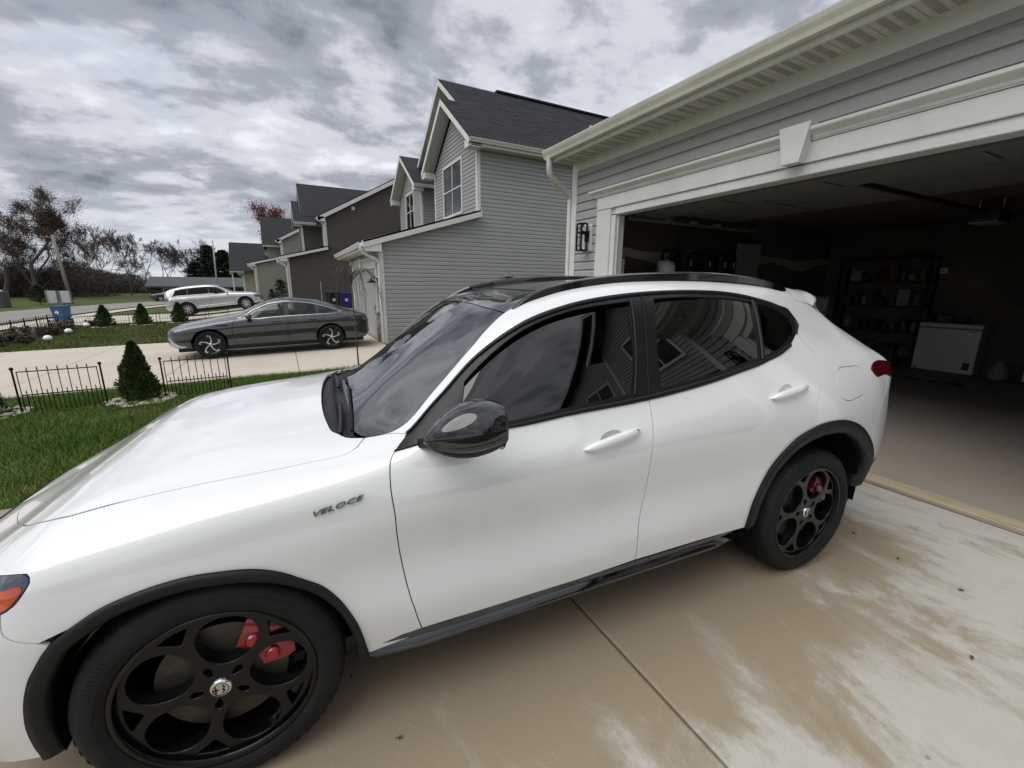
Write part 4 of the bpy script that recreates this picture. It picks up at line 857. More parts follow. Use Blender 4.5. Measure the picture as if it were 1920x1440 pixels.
def loop_ab(S, segs, step):
    out = []
    for sg in segs: P = resample(spline(S.ab(sg)), step); out.append(P[:-1])
    P = np.concatenate(out); keep = np.linalg.norm(P - np.roll(P, 1, 0), axis=1) > 1e-4; return P[keep]
class Car:
    def __init__(s, G, root): s.S = Surf(G); s.root = root
    def panel(s, name, segs, mat, gap=.002, off=0., flange=.014, step=.035, sym=False, holes=(), parent=None, sides=(-1, 1), fine=.02, label=None, ruled=None):
        """body panel cut out of the skin: segs are runs of (station, track) points forming a closed loop"""
        S = s.S; P = loop_ab(S, segs, fine)
        if gap: 
            P0 = P.copy(); P = offset_loop(P, gap)
            if sym: on = P0[:, 1] > S.B[-1] - 1e-5; P[on, 1] = S.B[-1]; on = P0[:, 0] < 1e-5; P[on, 0] = 0; on = P0[:, 0] > S.A[-1] - 1e-5; P[on, 0] = S.A[-1]
        H = [h if isinstance(h, np.ndarray) else loop_ab(S, h, fine) for h in holes]
        lo, hi = P.min(0), P.max(0); g = np.stack(np.meshgrid(np.arange(lo[0] + step * .6, hi[0], step), np.arange(lo[1] + step * .6, hi[1], step), indexing='ij'), -1).reshape(-1, 2)
        if len(g):
            ins = inside(P, g)
            for h in H: ins &= ~inside(h, g)
            g = g[ins]
            allb = np.concatenate([P] + H)
            if len(g): g = g[(np.linalg.norm(g[:, None] - allb[None], axis=2).min(1) > step * .42)] if len(g) * len(allb) < 4e7 else g
        pts = np.concatenate([P] + H + ([g] if len(g) else [])); edges = []; o = 0
        loops = []
        for q in [P] + H: n = len(q); loops.append(list(range(o, o + n))); edges += [(o + i, o + (i + 1) % n) for i in range(n)]; o += n
        res = delaunay_2d_cdt([Vector(p) for p in pts], edges, [], 0, 1e-6)
        V2 = np.array([v[:] for v in res[0]]); F = np.array([f for f in res[2] if len(f) == 3]); cen = V2[F].mean(1); ok = inside(P, cen)
        for h in H: ok &= ~inside(h, cen)
        F = F[ok]; st = S.st(V2); X = S.pos(st, off); N = S.nrm(st)
        if ruled:                                        # window glass: straight up the section with a faint barrel
            def gp(q):
                f_ = ((q[:, 1] - ruled[0]) / (ruled[1] - ruled[0]))[:, None]; a_ = 0; b_ = 0
                for k_ in (-.5, -.25, 0, .25, .5): a_ = a_ + S.pos(np.stack([q[:, 0] + k_, np.full(len(q), ruled[0])], 1)) / 5; b_ = b_ + S.pos(np.stack([q[:, 0] + k_, np.full(len(q), ruled[1])], 1)) / 5
                return a_ * (1 - f_) + b_ * f_ + np.array([0, 1, .4]) * (4 * f_ * (1 - f_) * .008)
            X = gp(st) + N * off; du = gp(st + [.3, 0]) - gp(st - [.3, 0]); dv = gp(st + [0, .15]) - gp(st - [0, .15]); N2 = np.cross(du, dv); N2 /= np.linalg.norm(N2, axis=1)[:, None]; N = np.where(((N2 * N).sum(1) < 0)[:, None], -N2, N2)
        tri = X[F]; fn = np.cross(tri[:, 1] - tri[:, 0], tri[:, 2] - tri[:, 0])
        if (fn * N[F[:, 0]]).sum() < 0: F = F[:, ::-1]
        # boundary flange (returns inwards)
        cnt = {}
        for f in F:
            for a, b in ((f[0], f[1]), (f[1], f[2]), (f[2], f[0])): cnt[(a, b)] = 1
        be = [(a, b) for (a, b) in cnt if (b, a) not in cnt]
        if sym: be = [(a, b) for a, b in be if not (abs(X[a][1]) < 1e-4 and abs(X[b][1]) < 1e-4)]
        V = [X]; NN = [N]; FF = [tuple(f) for f in F]
        if flange and be:
            base = len(X); idx = {}
            VX, VN = [], []
            for a, b in be:
                e = X[b] - X[a]; side = np.cross(e, N[a]); l = np.linalg.norm(side); side = side / l if l > 1e-9 else N[a]
                q = base + len(VX); VX += [X[a], X[b], X[b] - N[b] * flange, X[a] - N[a] * flange]; VN += [side] * 4; FF.append((q + 1, q, q + 3, q + 2))
            V.append(np.array(VX)); NN.append(np.array(VN))
        X = np.concatenate(V); N = np.concatenate(NN); outs = []
        def emit(sg):
            XX = X * [1, sg, 1]; NS = N * [1, sg, 1]; fs = FF if sg > 0 else [tuple(reversed(f)) for f in FF]; return XX, NS, fs
        if sym:
            a = emit(-1); b = emit(1); n = len(a[0]); sets = [(np.concatenate([a[0], b[0]]), np.concatenate([a[1], b[1]]), a[2] + [tuple(i + n for i in f) for f in b[2]])]
        else: sets = [emit(sg) for sg in sides]
        for XX, NS, fs in sets:
            o = mesh(name, XX, fs, mat, parent or s.root, smooth=True); me = o.data
            try: me.normals_split_custom_set_from_vertices([tuple(v) for v in NS])
            except Exception: pass
            if label: o['label'] = label
            outs.append(o)
        return outs
    def strip(s, name, run, width, mat, off=-.012, sides=(-1, 1), sym=False, parent=None):
        """narrow band along a run of (station, track) points (seals, chrome lines)"""
        S = s.S; P = resample(spline(S.ab(run)), .02); d = np.gradient(P, axis=0); d /= np.linalg.norm(d, axis=1)[:, None] + 1e-9; nn = np.stack([-d[:, 1], d[:, 0]], 1)
        A = S.pos(S.st(P + nn * width / 2), off); B = S.pos(S.st(P - nn * width / 2), off); n = len(A); outs = []
        if off > 0:   # raised moulding: add a crown
            Cc = S.pos(S.st(P), off + width * .22); rows = [S.pos(S.st(P + nn * width / 2), -.002), A, Cc, B, S.pos(S.st(P - nn * width / 2), -.002)]
        else: rows = [A, B]
        for sg in sides:
            V = np.concatenate(rows) * [1, sg, 1]; F = [(r * n + i, r * n + i + 1, (r + 1) * n + i + 1, (r + 1) * n + i) for r in range(len(rows) - 1) for i in range(n - 1)]
            o = mesh(name, V, F, mat, parent or s.root, smooth=True); bm = bmesh.new(); bm.from_mesh(o.data); bmesh.ops.recalc_face_normals(bm, faces=bm.faces[:]); bm.to_mesh(o.data); bm.free(); outs.append(o)
        return outs
    def frame(s, st):
        """local frame (origin, along, up, out) on the near side"""
        p = s.S.pos([st])[0] * [1, -1, 1]; n = s.S.nrm([st])[0] * [1, -1, 1]; q = s.S.pos([(st[0] + .05, st[1])])[0] * [1, -1, 1] - p; q /= np.linalg.norm(q); u = np.cross(n, q); return p, q, u / np.linalg.norm(u), n

def ellipse_hole(S, st, ra, rb, rot=0., n=28):
    c = S.ab([st])[0]; a = np.linspace(0, 2 * math.pi, n, endpoint=False); x, y = ra * np.cos(a), rb * np.sin(a); return np.stack([c[0] + x * math.cos(rot) - y * math.sin(rot), c[1] + x * math.sin(rot) + y * math.cos(rot)], 1)

# ---- wheels
def plate_with_holes(outer, holes, depth, bevel):
    cu = bpy.data.curves.new('rim_plate', 'CURVE'); cu.dimensions = '2D'; cu.fill_mode = 'BOTH'; cu.extrude = depth / 2; cu.bevel_depth = bevel; cu.bevel_resolution = 2
    for lp in [outer] + holes:
        sp_ = cu.splines.new('POLY'); sp_.points.add(len(lp) - 1)
        for p, q in zip(sp_.points, lp): p.co = (q[0], q[1], 0, 1)
        sp_.use_cyclic_u = True
    o = bpy.data.objects.new('rim_curve', cu); COL.objects.link(o); bpy.context.view_layer.update()
    me = bpy.data.meshes.new_from_object(o.evaluated_get(bpy.context.evaluated_depsgraph_get())); bpy.data.objects.remove(o); return me
def circ(cx, cy, r, n=32, ph=0.): return [(cx + r * math.cos(2 * math.pi * i / n + ph), cy + r * math.sin(2 * math.pi * i / n + ph)) for i in range(n)]
def tyre(parent, R0, rr, wd):
    h = wd / 2; prof = [(rr, -h * .80), (rr + .012, -h * .93), (rr + (R0 - rr) * .35, -h * 1.0), (rr + (R0 - rr) * .62, -h * .985), (R0 - .022, -h * .90), (R0 - .007, -h * .80), (R0, -h * .62), (R0, -h * .40), (R0 - .008, -h * .39), (R0 - .008, -h * .36), (R0, -h * .35), (R0, -h * .06), (R0 - .008, -h * .05), (R0 - .008, h * .05), (R0, h * .06), (R0, h * .35), (R0 - .008, h * .36), (R0 - .008, h * .39), (R0, h * .4), (R0, h * .62), (R0 - .007, h * .8), (R0 - .022, h * .9), (rr + (R0 - rr) * .62, h * .985), (rr + (R0 - rr) * .35, h), (rr + .012, h * .93), (rr, h * .8)]
    o = MB().lathe(prof, 72, 'y').build('tyre', 'rubber', parent, angle=.7)
    J = MB()                     # tread blocks on the shoulder
    for i in range(56):
        a = 2 * math.pi * i / 56; 
        for sd_ in (-1, 1):
            V = []
            for da in (-.028, .028):
                for (r_, y_) in ((R0 + .0015, sd_ * h * .60), (R0 - .006, sd_ * h * .815), (R0 - .03, sd_ * h * .60)): V.append((r_ * math.cos(a + da), y_, r_ * math.sin(a + da)))
            J.add(V, [(0, 1, 4, 3), (1, 2, 5, 4), (0, 2, 1), (3, 4, 5)])
    J.build('tread_block', 'rubber', o, kind='stuff')
    J = MB()
    for g_, (a0, ch) in enumerate(((R_(60), 11), (R_(240), 11), (R_(150), 8), (R_(330), 8))):      # moulded size marks
        for i in range(ch):
            a = a0 + (i - ch / 2) * .042; rm = rr + (R0 - rr) * .58; hh = .0075 if i % 3 else .0055
            V = []
            for da in (-.012, .012):
                for dr in (-hh, hh):
                    for dy in (0, -.0012): V.append(((rm + dr) * math.cos(a + da), -h * .988 + dy, (rm + dr) * math.sin(a + da)))
            J.add(V, [(0, 1, 3, 2), (4, 6, 7, 5), (0, 4, 5, 1), (2, 3, 7, 6), (0, 2, 6, 4), (1, 5, 7, 3)])
    J.build('sidewall_marks', 'matte_plastic', o, kind='stuff')
    # raised bead rings on the sidewall
    MB().lathe([(rr + .030, -h * .985), (rr + .033, -h * 1.01), (rr + .037, -h * .99)], 72, 'y').build('sidewall_ring', 'rubber', o, smooth=True)
    return o
def dial_wheel(ph0, cal_mat='caliper_red'):
    """black five-hole wheel, outer face towards -y, centred on the hub"""
    w = bpy.data.objects.new('wheel', None); COL.objects.link(w)
    tyre(w, .367, .268, .255)
    holes = []
    for i in range(5):
        a = ph0 + i * 2 * math.pi / 5; c, s_ = math.cos(a), math.sin(a)
        hp = []                                        # egg shaped big hole
        for j in range(36):
            b = 2 * math.pi * j / 36; rx = .0865 * math.cos(b); ry = .0865 * math.sin(b) * (1 + .10 * math.cos(b)); rad = .1645 + rx
            hp.append((rad * c - ry * s_, rad * s_ + ry * c))
        holes.append(hp[::-1])
        b = a + math.pi / 5; cb, sb = math.cos(b), math.sin(b); tri = []
        for (rr_, tt) in ((.244, -.044), (.249, 0), (.244, .044), (.237, .046), (.200, .007), (.197, 0), (.200, -.007), (.237, -.046)): tri.append((rr_ * cb - tt * sb, rr_ * sb + tt * cb))
        holes.append(tri[::-1])
        lug = [( (.064 + .023 * math.cos(q)) * cb - (.0135 + .005 * math.cos(q)) * math.sin(q) * sb, (.064 + .023 * math.cos(q)) * sb + (.0135 + .005 * math.cos(q)) * math.sin(q) * cb) for q in np.linspace(0, 2 * math.pi, 16, endpoint=False)]
        holes.append(lug[::-1])
    me = plate_with_holes(circ(0, 0, .2625, 96), holes, .026, .004)
    for v in me.vertices:
        x, y, z = v.co; r = math.hypot(x, y); dish = .012 * (1 - min(1, r / .26)**2) - .010 * (1 - min(1, abs(r - .10) / .08))* 0; depth_s = 1.0 + 1.1 * max(0, 1 - r / .3)
        v.co = (x, -(z * (1.0 if z > 0 else depth_s * 1.5)) + .006, y)
    me.materials.clear(); me.materials.append(M['wheel_black']); me.shade_smooth()
    try: me.set_sharp_from_angle(angle=.6)
    except Exception: pass
    bm = bmesh.new(); bm.from_mesh(me); bmesh.ops.recalc_face_normals(bm, faces=bm.faces[:]); bm.to_mesh(me); bm.free()
    rim = bpy.data.objects.new('rim', me); put(rim, w); rim.location.y = -.088
    MB().lathe([(.262, -.118), (.274, -.120), (.278, -.112), (.274, -.100), (.262, -.09), (.246, -.03), (.240, .10), (.262, .12)], 72, 'y').build('barrel', 'wheel_black', rim, smooth=True).location.y = .088
    cap = MB().lathe([(.0, -.016), (.022, -.0165), (.0285, -.015), (.031, -.011), (.031, .01)], 36, 'y').build('centre_cap', 'chrome', w, smooth=True); cap.location.y = -.0935
    J = MB()
    J.lathe([(.0205, -.0172), (.0215, -.0182), (.0225, -.0172)], 32, 'y'); J.build('emblem_ring', 'satin_black', cap)
    # generic round emblem: a cross on one half, a curving figure on the other
    J = MB(); J.box(-.0150, -.0115, -.0185, -.0155, -.013, .013).box(-.0195, -.0055, -.0187, -.0157, -.002, .002); J.tube([(.004, -.0172, -.013), (.011, -.0172, -.006), (.005, -.0172, 0), (.012, -.0172, .006), (.006, -.0172, .013)], .0018, 6); J.build('emblem', 'satin_black', cap)
    J = MB()
    J.lathe([(.075, -.016), (.185, -.016), (.185, .012), (.075, .012)], 64, 'y', close=True); J.build('brake_disc', 'disc_metal', w, angle=.6).location.y = -.03
    MB().lathe([(0, -.03), (.06, -.03), (.078, -.02), (.078, .02)], 32, 'y').build('disc_bell', 'satin_black', w, angle=.6).location.y = -.03
    # caliper
    J = MB(); a0, a1 = R_(8), R_(66); n = 9; V = []
    for i in range(n):
        a = lerp(a0, a1, i / (n - 1)); bul = .012 * math.sin(math.pi * i / (n - 1))
        for (r_, y_) in ((.118, -.052), (.188 + bul, -.060), (.214 + bul, -.048), (.214 + bul, .03), (.188, .045), (.118, .035)): V.append((r_ * math.cos(a), y_, r_ * math.sin(a)))
    F = [(i * 6 + j, i * 6 + (j + 1) % 6, (i + 1) * 6 + (j + 1) % 6, (i + 1) * 6 + j) for i in range(n - 1) for j in range(6)] + [tuple(range(6)), tuple(range(n * 6 - 1, n * 6 - 7, -1))]
    J.add(V, F); cal = J.build('brake_caliper', cal_mat, w, angle=.7); cal.location.y = -.022
    for a_ in (R_(22), R_(37), R_(52)): MB().lathe([(0, -.074), (.017, -.074), (.022, -.068), (.023, -.050)], 18, 'y', c=(.160 * math.cos(a_), 0, .160 * math.sin(a_))).build('piston_housing', cal_mat, cal, angle=.6)
    return w
def swirl_wheel(R0, mat_dark='wheel_black', mat_b='alloy', spokes=5, twist=.55):
    """dark wheel with machined angular spokes"""
    w = bpy.data.objects.new('wheel', None); COL.objects.link(w); rr = R0 * .715; tyre(w, R0, rr, .24)
    MB().lathe([(0, -.075), (rr * .25, -.078), (rr * .8, -.070), (rr * .985, -.100), (rr * 1.0, -.104), (rr * .99, -.09), (rr * .93, -.02), (rr * .93, .1)], 48, 'y').build('rim', mat_dark, w, smooth=True)
    for i in range(spokes):
        a = 2 * math.pi * i / spokes; path = [(.10, 0), (.40, .03), (.62, .20), (.86, .36), (.92, .60), (.80, .74)] if spokes == 5 else [(.16, 0), (.5, .0), (.92, .02)]
        J = MB(); pts = [(rr * r_ * math.cos(a + t_ * twist * 1.4), -.092 - .012 * (r_ > .3), rr * r_ * math.sin(a + t_ * twist * 1.4)) for r_, t_ in path]
        wd = [.016, .014, .013, .016, .020, .012] if spokes == 5 else [.02, .022, .026]
        n = len(pts); V = []
        for k_, p in enumerate(pts):
            q = Vector(pts[min(n - 1, k_ + 1)]) - Vector(pts[max(0, k_ - 1)]); q.y = 0; q.normalize(); s_ = Vector((-q.z, 0, q.x)) * wd[k_]
            V += [Vector(p) + s_, Vector(p) - s_, Vector(p) - s_ + Vector((0, .025, 0)), Vector(p) + s_ + Vector((0, .025, 0))]
        J.add(V, [(k_ * 4 + j, k_ * 4 + (j + 1) % 4, k_ * 4 + 4 + (j + 1) % 4, k_ * 4 + 4 + j) for k_ in range(n - 1) for j in range(4)] + [(0, 1, 2, 3), (n * 4 - 1, n * 4 - 2, n * 4 - 3, n * 4 - 4)]); J.build('spoke', mat_b, w)
    MB().lathe([(0, -.105), (.025, -.104), (.03, -.09)], 20, 'y').build('centre_cap', mat_b, w, smooth=True)
    return w
def clone_wheel(w, parent, loc, flip=False, steer=0.):
    """copy a wheel and its parts onto a car"""
    c = w.copy(); COL.objects.link(c); c.parent = parent; c.location = loc; c.rotation_euler = (0, 0, (math.pi if flip else 0) + steer)
    for ch in KIDS.get(w.name, ()): copy_tree_k(ch, c)
    return c

# ------------------------------------------------------------------ the white car
def xs_(x, Wd, Zd): return [(x, w, z) for w, z in zip(Wd, Zd)]
def xv_(Xd, Wd, Zd): return list(zip(Xd, Wd, Zd))
ALFA = [
xv_((-.86,-.89,-.90,-.89,-.88,-.87,-.85,-.83,-.80),(0,)*9,(.25,.38,.50,.58,.63,.665,.69,.71,.725)),
xv_((-.83,-.87,-.88,-.87,-.855,-.83,-.79,-.74,-.69),(.38,.38,.38,.38,.36,.33,.28,.16,0),(.25,.38,.50,.59,.65,.69,.73,.765,.785)),
xv_((-.72,-.74,-.75,-.74,-.70,-.64,-.58,-.55,-.54),(.66,.70,.71,.70,.67,.61,.48,.25,0),(.25,.38,.52,.64,.73,.79,.835,.86,.868)),
xv_((-.58,-.60,-.60,-.58,-.54,-.50,-.46,-.44,-.43),(.82,.85,.86,.845,.80,.69,.52,.27,0),(.26,.40,.56,.69,.80,.87,.912,.932,.938)),
xv_((-.45,-.45,-.45,-.44,-.40,-.36,-.33,-.32,-.32),(.885,.905,.915,.915,.885,.75,.55,.28,0),(.28,.42,.58,.72,.86,.935,.97,.99,.996)),
xs_(-.2,(.90,.925,.935,.935,.90,.76,.56,.29,0),(.28,.45,.62,.77,.905,.972,.998,1.008,1.011)),
xs_(0,(.908,.932,.942,.942,.905,.76,.57,.29,0),(.29,.47,.64,.81,.945,1.0,1.025,1.035,1.038)),
xs_(.25,(.908,.932,.936,.94,.905,.76,.585,.30,0),(.30,.47,.65,.84,.975,1.022,1.045,1.055,1.058)),
xs_(.45,(.91,.932,.926,.942,.90,.765,.62,.31,0),(.31,.47,.66,.88,1.005,1.045,1.062,1.085,1.09)),
xs_(.62,(.915,.932,.920,.944,.88,.80,.67,.33,0),(.32,.47,.66,.90,1.04,1.075,1.10,1.19,1.20)),
xs_(.76,(.916,.932,.918,.945,.872,.76,.655,.33,0),(.32,.47,.66,.91,1.06,1.175,1.212,1.295,1.305)),
xs_(.92,(.918,.932,.918,.945,.868,.728,.63,.32,0),(.325,.47,.66,.92,1.075,1.325,1.362,1.41,1.42)),
xs_(1.10,(.918,.932,.918,.945,.868,.705,.60,.31,0),(.33,.475,.66,.93,1.09,1.44,1.492,1.523,1.532)),
xs_(1.32,(.92,.932,.918,.945,.867,.692,.582,.30,0),(.335,.48,.665,.94,1.11,1.515,1.572,1.588,1.592)),
xs_(1.62,(.92,.932,.920,.945,.865,.685,.572,.30,0),(.34,.49,.675,.96,1.135,1.555,1.622,1.632,1.636)),
xs_(2.05,(.922,.936,.93,.949,.858,.68,.565,.29,0),(.35,.505,.69,.985,1.19,1.57,1.64,1.65,1.653)),
xs_(2.41,(.93,.945,.945,.957,.843,.67,.56,.28,0),(.35,.52,.71,1.0,1.245,1.54,1.634,1.645,1.648)),
xs_(2.80,(.935,.958,.965,.962,.83,.665,.545,.28,0),(.36,.54,.73,1.0,1.25,1.45,1.612,1.63,1.635)),
xs_(3.12,(.935,.955,.96,.945,.82,.66,.515,.27,0),(.38,.55,.73,.98,1.23,1.38,1.57,1.60,1.605)),
xv_((3.38,3.42,3.44,3.44,3.42,3.36,3.27,3.30,3.31),(.88,.905,.91,.895,.815,.68,.51,.27,0),(.40,.56,.73,.96,1.20,1.32,1.47,1.50,1.51)),
xv_((3.56,3.62,3.64,3.62,3.625,3.57,3.46,3.48,3.49),(.76,.81,.82,.82,.795,.69,.52,.27,0),(.42,.56,.73,.95,1.15,1.235,1.34,1.365,1.37)),
xv_((3.70,3.76,3.78,3.76,3.75,3.71,3.66,3.66,3.67),(.50,.52,.53,.53,.52,.47,.38,.22,0),(.44,.56,.73,.93,1.07,1.14,1.19,1.21,1.215)),
xv_((3.74,3.80,3.82,3.80,3.79,3.78,3.76,3.75,3.74),(0,)*9,(.44,.56,.73,.93,1.05,1.09,1.12,1.14,1.155)),
]

YAW = -0.079065
alfa = thing('car', 'white sport utility car with tinted windows and black wheels parked before the open garage', 'car', (-.21843, 2.29969, 0), YAW)
A = Car(ALFA, alfa); S = A.S
f_arch = [(7.95, .08), (7.82, .91), (7.55, 1.61), (7.16, 2.14), (6.83, 2.47), (6.54, 2.69), (6.17, 2.84), (5.75, 2.94), (5.27, 2.96), (4.86, 2.88), (4.61, 2.70), (4.44, 2.51), (4.31, 2.20), (4.20, 1.86), (4.12, 1.50), (4.06, 1.03), (4.06, .54), (4.09, .08)]
r_arch = [(15.71, .28), (15.76, 1.13), (15.92, 1.79), (16.13, 2.24), (16.37, 2.52), (16.76, 2.69), (17.29, 2.72), (17.64, 2.66), (18.09, 2.43), (18.47, 1.99), (18.70, 1.43), (18.76, .9), (18.72, .3)]
f_seam = [(8.74, 4.38), (8.60, 3.95), (8.56, 3.38), (8.60, 2.85), (8.62, 2.52), (8.71, 1.94), (8.84, 1.28), (9.12, .17)]
hoodside = [(8.23, 5.55), (8.05, 5.02), (7.79, 4.83), (7.28, 4.86), (6.50, 4.90), (5.80, 4.95), (5.00, 5.00), (4.04, 5.08), (3.19, 5.30), (2.45, 5.68), (1.98, 5.98), (1.66, 6.28), (1.26, 6.82), (1.02, 7.40), (.94, 8.0)]
cowl_edge = [(8.23, 5.55), (7.94, 5.70), (7.70, 6.05), (7.56, 6.5), (7.49, 7.0), (7.46, 7.5), (7.45, 8.0)]
glass_base = [(8.61, 5.60), (8.25, 5.64), (8.07, 5.95), (8.03, 6.36), (8.01, 7.1), (7.99, 7.6), (7.98, 8.0)]
ws_edge = [(8.61, 5.60), (9.30, 5.75), (9.99, 5.87), (11.05, 5.92), (11.98, 6.10)]
ws_top = [(11.98, 6.10), (11.93, 6.40), (11.90, 6.9), (11.90, 7.5), (11.90, 8.0)]
roof_edge = [(11.98, 6.10), (12.33, 6.12), (12.86, 6.14), (13.37, 6.12), (13.86, 6.10), (14.5, 6.12), (15.14, 6.13), (16.0, 6.15), (16.6, 6.16), (17.3, 6.14), (17.85, 6.10)]
dlo_top = [(8.74, 4.46), (9.07, 5.15), (9.50, 5.27), (9.89, 5.28), (10.92, 5.16), (11.86, 5.06), (12.31, 5.06), (13.10, 5.06), (13.80, 5.11), (14.33, 5.13), (14.92, 5.16), (15.57, 5.21), (16.28, 5.24), (16.80, 5.23), (17.10, 5.12), (17.14, 4.88), (16.90, 4.52)]
dlo_bot = [(16.90, 4.52), (16.61, 4.25), (16.31, 4.10), (15.97, 4.02), (15.28, 4.0), (14.59, 3.99), (14.11, 4.0)]
dlo_bot2 = [(14.11, 4.0), (13.47, 4.01), (12.75, 4.02), (11.36, 4.03), (10.2, 4.10), (8.74, 4.38)]
b_seam = [(14.11, 4.0), (14.08, 3.53), (14.02, 2.85), (14.03, 2.19), (13.97, 1.53), (13.96, .35)]
r_seam = [(16.90, 4.52), (16.96, 4.30), (17.12, 4.02), (16.98, 3.60), (16.73, 3.12), (16.56, 2.62)]
pillar_seam = [(8.61, 5.60), (8.84, 5.50), (9.07, 5.15)]
hl = [(3.99, 3.39), (4.12, 3.46), (4.23, 3.70), (4.25, 3.85), (4.17, 3.99), (3.70, 4.13), (3.05, 4.32), (2.5, 4.2), (2.5, 3.8), (3.2, 3.5)]
tl = [(19.9, 4.08), (19.3, 4.0), (18.69, 3.80), (18.58, 3.68), (18.68, 3.55), (19.28, 3.60), (20.0, 3.52), (20.6, 3.5), (20.85, 3.6), (20.6, 4.0)]
A.panel('fender', [f_arch[:11][::-1] + [], f_arch[:1] + [(8.5, .12), (9.12, .17)], f_seam[::-1], [(8.74, 4.38), (8.9, 4.8), (9.07, 5.15)], pillar_seam[::-1], [(8.61, 5.60), (8.23, 5.55)], hoodside[:9], [(3.19, 5.30), (3.12, 4.8), (3.05, 4.32)], [(3.05, 4.32), (3.70, 4.13), (4.17, 3.99)], [(4.17, 3.99), (4.25, 3.85), (4.23, 3.70), (4.12, 3.46), (3.99, 3.39)], [(3.99, 3.39), (4.05, 3.0), (4.23, 2.75), (4.36, 2.62)], [(4.36, 2.62), (4.61, 2.70)]], 'white_paint')
A.panel('front_bumper', [[(0, 0), (2, .02), (3.4, .05), (4.09, .08)], f_arch[11:][::-1], [(4.44, 2.51), (4.36, 2.62), (4.23, 2.75), (4.05, 3.0), (3.99, 3.39)], [(3.99, 3.39), (3.2, 3.5), (2.5, 3.8)], [(2.5, 3.8), (2.5, 4.2), (3.05, 4.32)], [(3.05, 4.32), (3.12, 4.8), (3.19, 5.30)], hoodside[8:], [(.94, 8.0), (0, 8.0)], [(0, 8.0), (0, 4.0), (0, 0)]], 'white_paint', sym=True)
hlp = A.panel('headlight', [hl + hl[:1]], 'lamp_dark', gap=.003, off=.001)
am = [(3.45, 3.50), (3.99, 3.43), (4.10, 3.50), (4.20, 3.70), (4.18, 3.78), (3.9, 3.80), (3.45, 3.78), (3.40, 3.6)]
for o in hlp: pass
A.panel('amber_marker', [am + am[:1]], 'amber_lens', gap=.0, off=.003, flange=.003)
A.panel('hood', [hoodside, [(.94, 8.0), (4, 8.0), (7.45, 8.0)], cowl_edge[::-1]], 'white_paint', sym=True, gap=.0022)
A.panel('cowl_panel', [cowl_edge, [(7.45, 8.0), (7.98, 8.0)], glass_base[::-1], [(8.61, 5.60), (8.23, 5.55)]], 'matte_plastic', sym=True, off=-.022, gap=.0, flange=0)
A.panel('windscreen', [glass_base, [(7.98, 8.0), (10, 8.0), (11.90, 8.0)], ws_top[::-1], ws_edge[::-1]], 'windscreen_glass', sym=True, off=-.003, gap=.002, flange=.004)
A.strip('windscreen_trim', [(8.64, 5.62), (9.30, 5.78), (9.99, 5.90), (11.05, 5.95), (11.96, 6.12)], .035, 'satin_black', off=-.005); A.strip('windscreen_trim', [(11.94, 6.1), (11.89, 6.45), (11.86, 6.9), (11.86, 7.5), (11.86, 8.0)], .05, 'gloss_black', off=-.005)
A.panel('roof', [roof_edge, [(17.85, 6.10), (17.9, 7.0), (17.9, 8.0)], [(17.9, 8.0), (14, 8.0), (11.90, 8.0)], ws_top[::-1]], 'gloss_black', sym=True, gap=.002)
A.strip('sunroof_joint', [(13.0, 6.25), (12.98, 7), (12.98, 8.0)], .012, 'rubber', off=.001)
fuel = [(17.42, 3.62), (17.55, 3.73), (17.9, 3.77), (18.22, 3.76), (18.34, 3.62), (18.28, 3.40), (18.10, 3.22), (17.80, 3.13), (17.50, 3.09), (17.32, 3.18), (17.31, 3.40)]
A.panel('quarter_panel', [ws_edge, roof_edge, [(17.85, 6.10), (18.1, 5.85), (18.33, 5.59)], [(18.33, 5.59), (18.9, 5.38), (19.4, 5.05), (19.75, 4.6), (19.9, 4.08)], [(19.9, 4.08), (19.3, 4.0), (18.69, 3.80), (18.58, 3.68), (18.68, 3.55), (19.28, 3.60)], [(19.28, 3.60), (19.28, 3.34), (18.9, 3.05), (18.66, 2.84), (18.50, 2.45), (18.42, 2.05)], r_arch[5:10][::-1][1:] + [(16.56, 2.62)], r_seam[::-1], dlo_top[::-1][:-1], pillar_seam[::-1]], 'white_paint', holes=[[fuel + fuel[:1]]])
A.panel('fuel_door', [fuel + fuel[:1]], 'white_paint', gap=.0025, off=.0005)
h1 = ellipse_hole(S, (13.40, 3.36), .058, .030, .15); h2 = ellipse_hole(S, (16.18, 3.42), .056, .020, .15)
A.panel('front_door', [dlo_bot2[::-1], b_seam, [(13.96, .35), (12, .27), (9.12, .17)], f_seam[::-1]], 'white_paint', holes=[h1])
A.panel('rear_door', [dlo_bot[::-1], r_seam, [(16.56, 2.62)] + r_arch[:5][::-1], [(15.71, .28), (14.8, .30), (13.96, .35)], b_seam[::-1]], 'white_paint', holes=[h2])
A.panel('rear_bumper', [r_arch[9:][::-1], [(18.47, 1.99), (18.50, 2.45), (18.66, 2.84), (18.9, 3.05), (19.28, 3.34), (19.28, 3.60)], [(19.28, 3.60), (20.0, 3.52), (20.6, 3.5), (20.85, 3.6)], [(20.85, 3.6), (21.3, 3.4), (22, 3.4)], [(22, 3.4), (22, 1.5), (22, .3)], [(22, .3), (20.5, .3), (18.72, .3)]], 'white_paint', sym=True)
A.panel('tailgate', [[(18.33, 5.59), (18.9, 5.38), (19.4, 5.05), (19.75, 4.6), (19.9, 4.08)], [(19.9, 4.08), (20.6, 4.0), (20.85, 3.6)], [(20.85, 3.6), (21.3, 3.4), (22, 3.4)], [(22, 3.4), (22, 6), (22, 8)], [(22, 8), (20, 8), (17.9, 8)], [(17.9, 8), (17.9, 7.0), (17.85, 6.1)], [(17.85, 6.1), (18.1, 5.85), (18.33, 5.59)]], 'white_paint', sym=True)
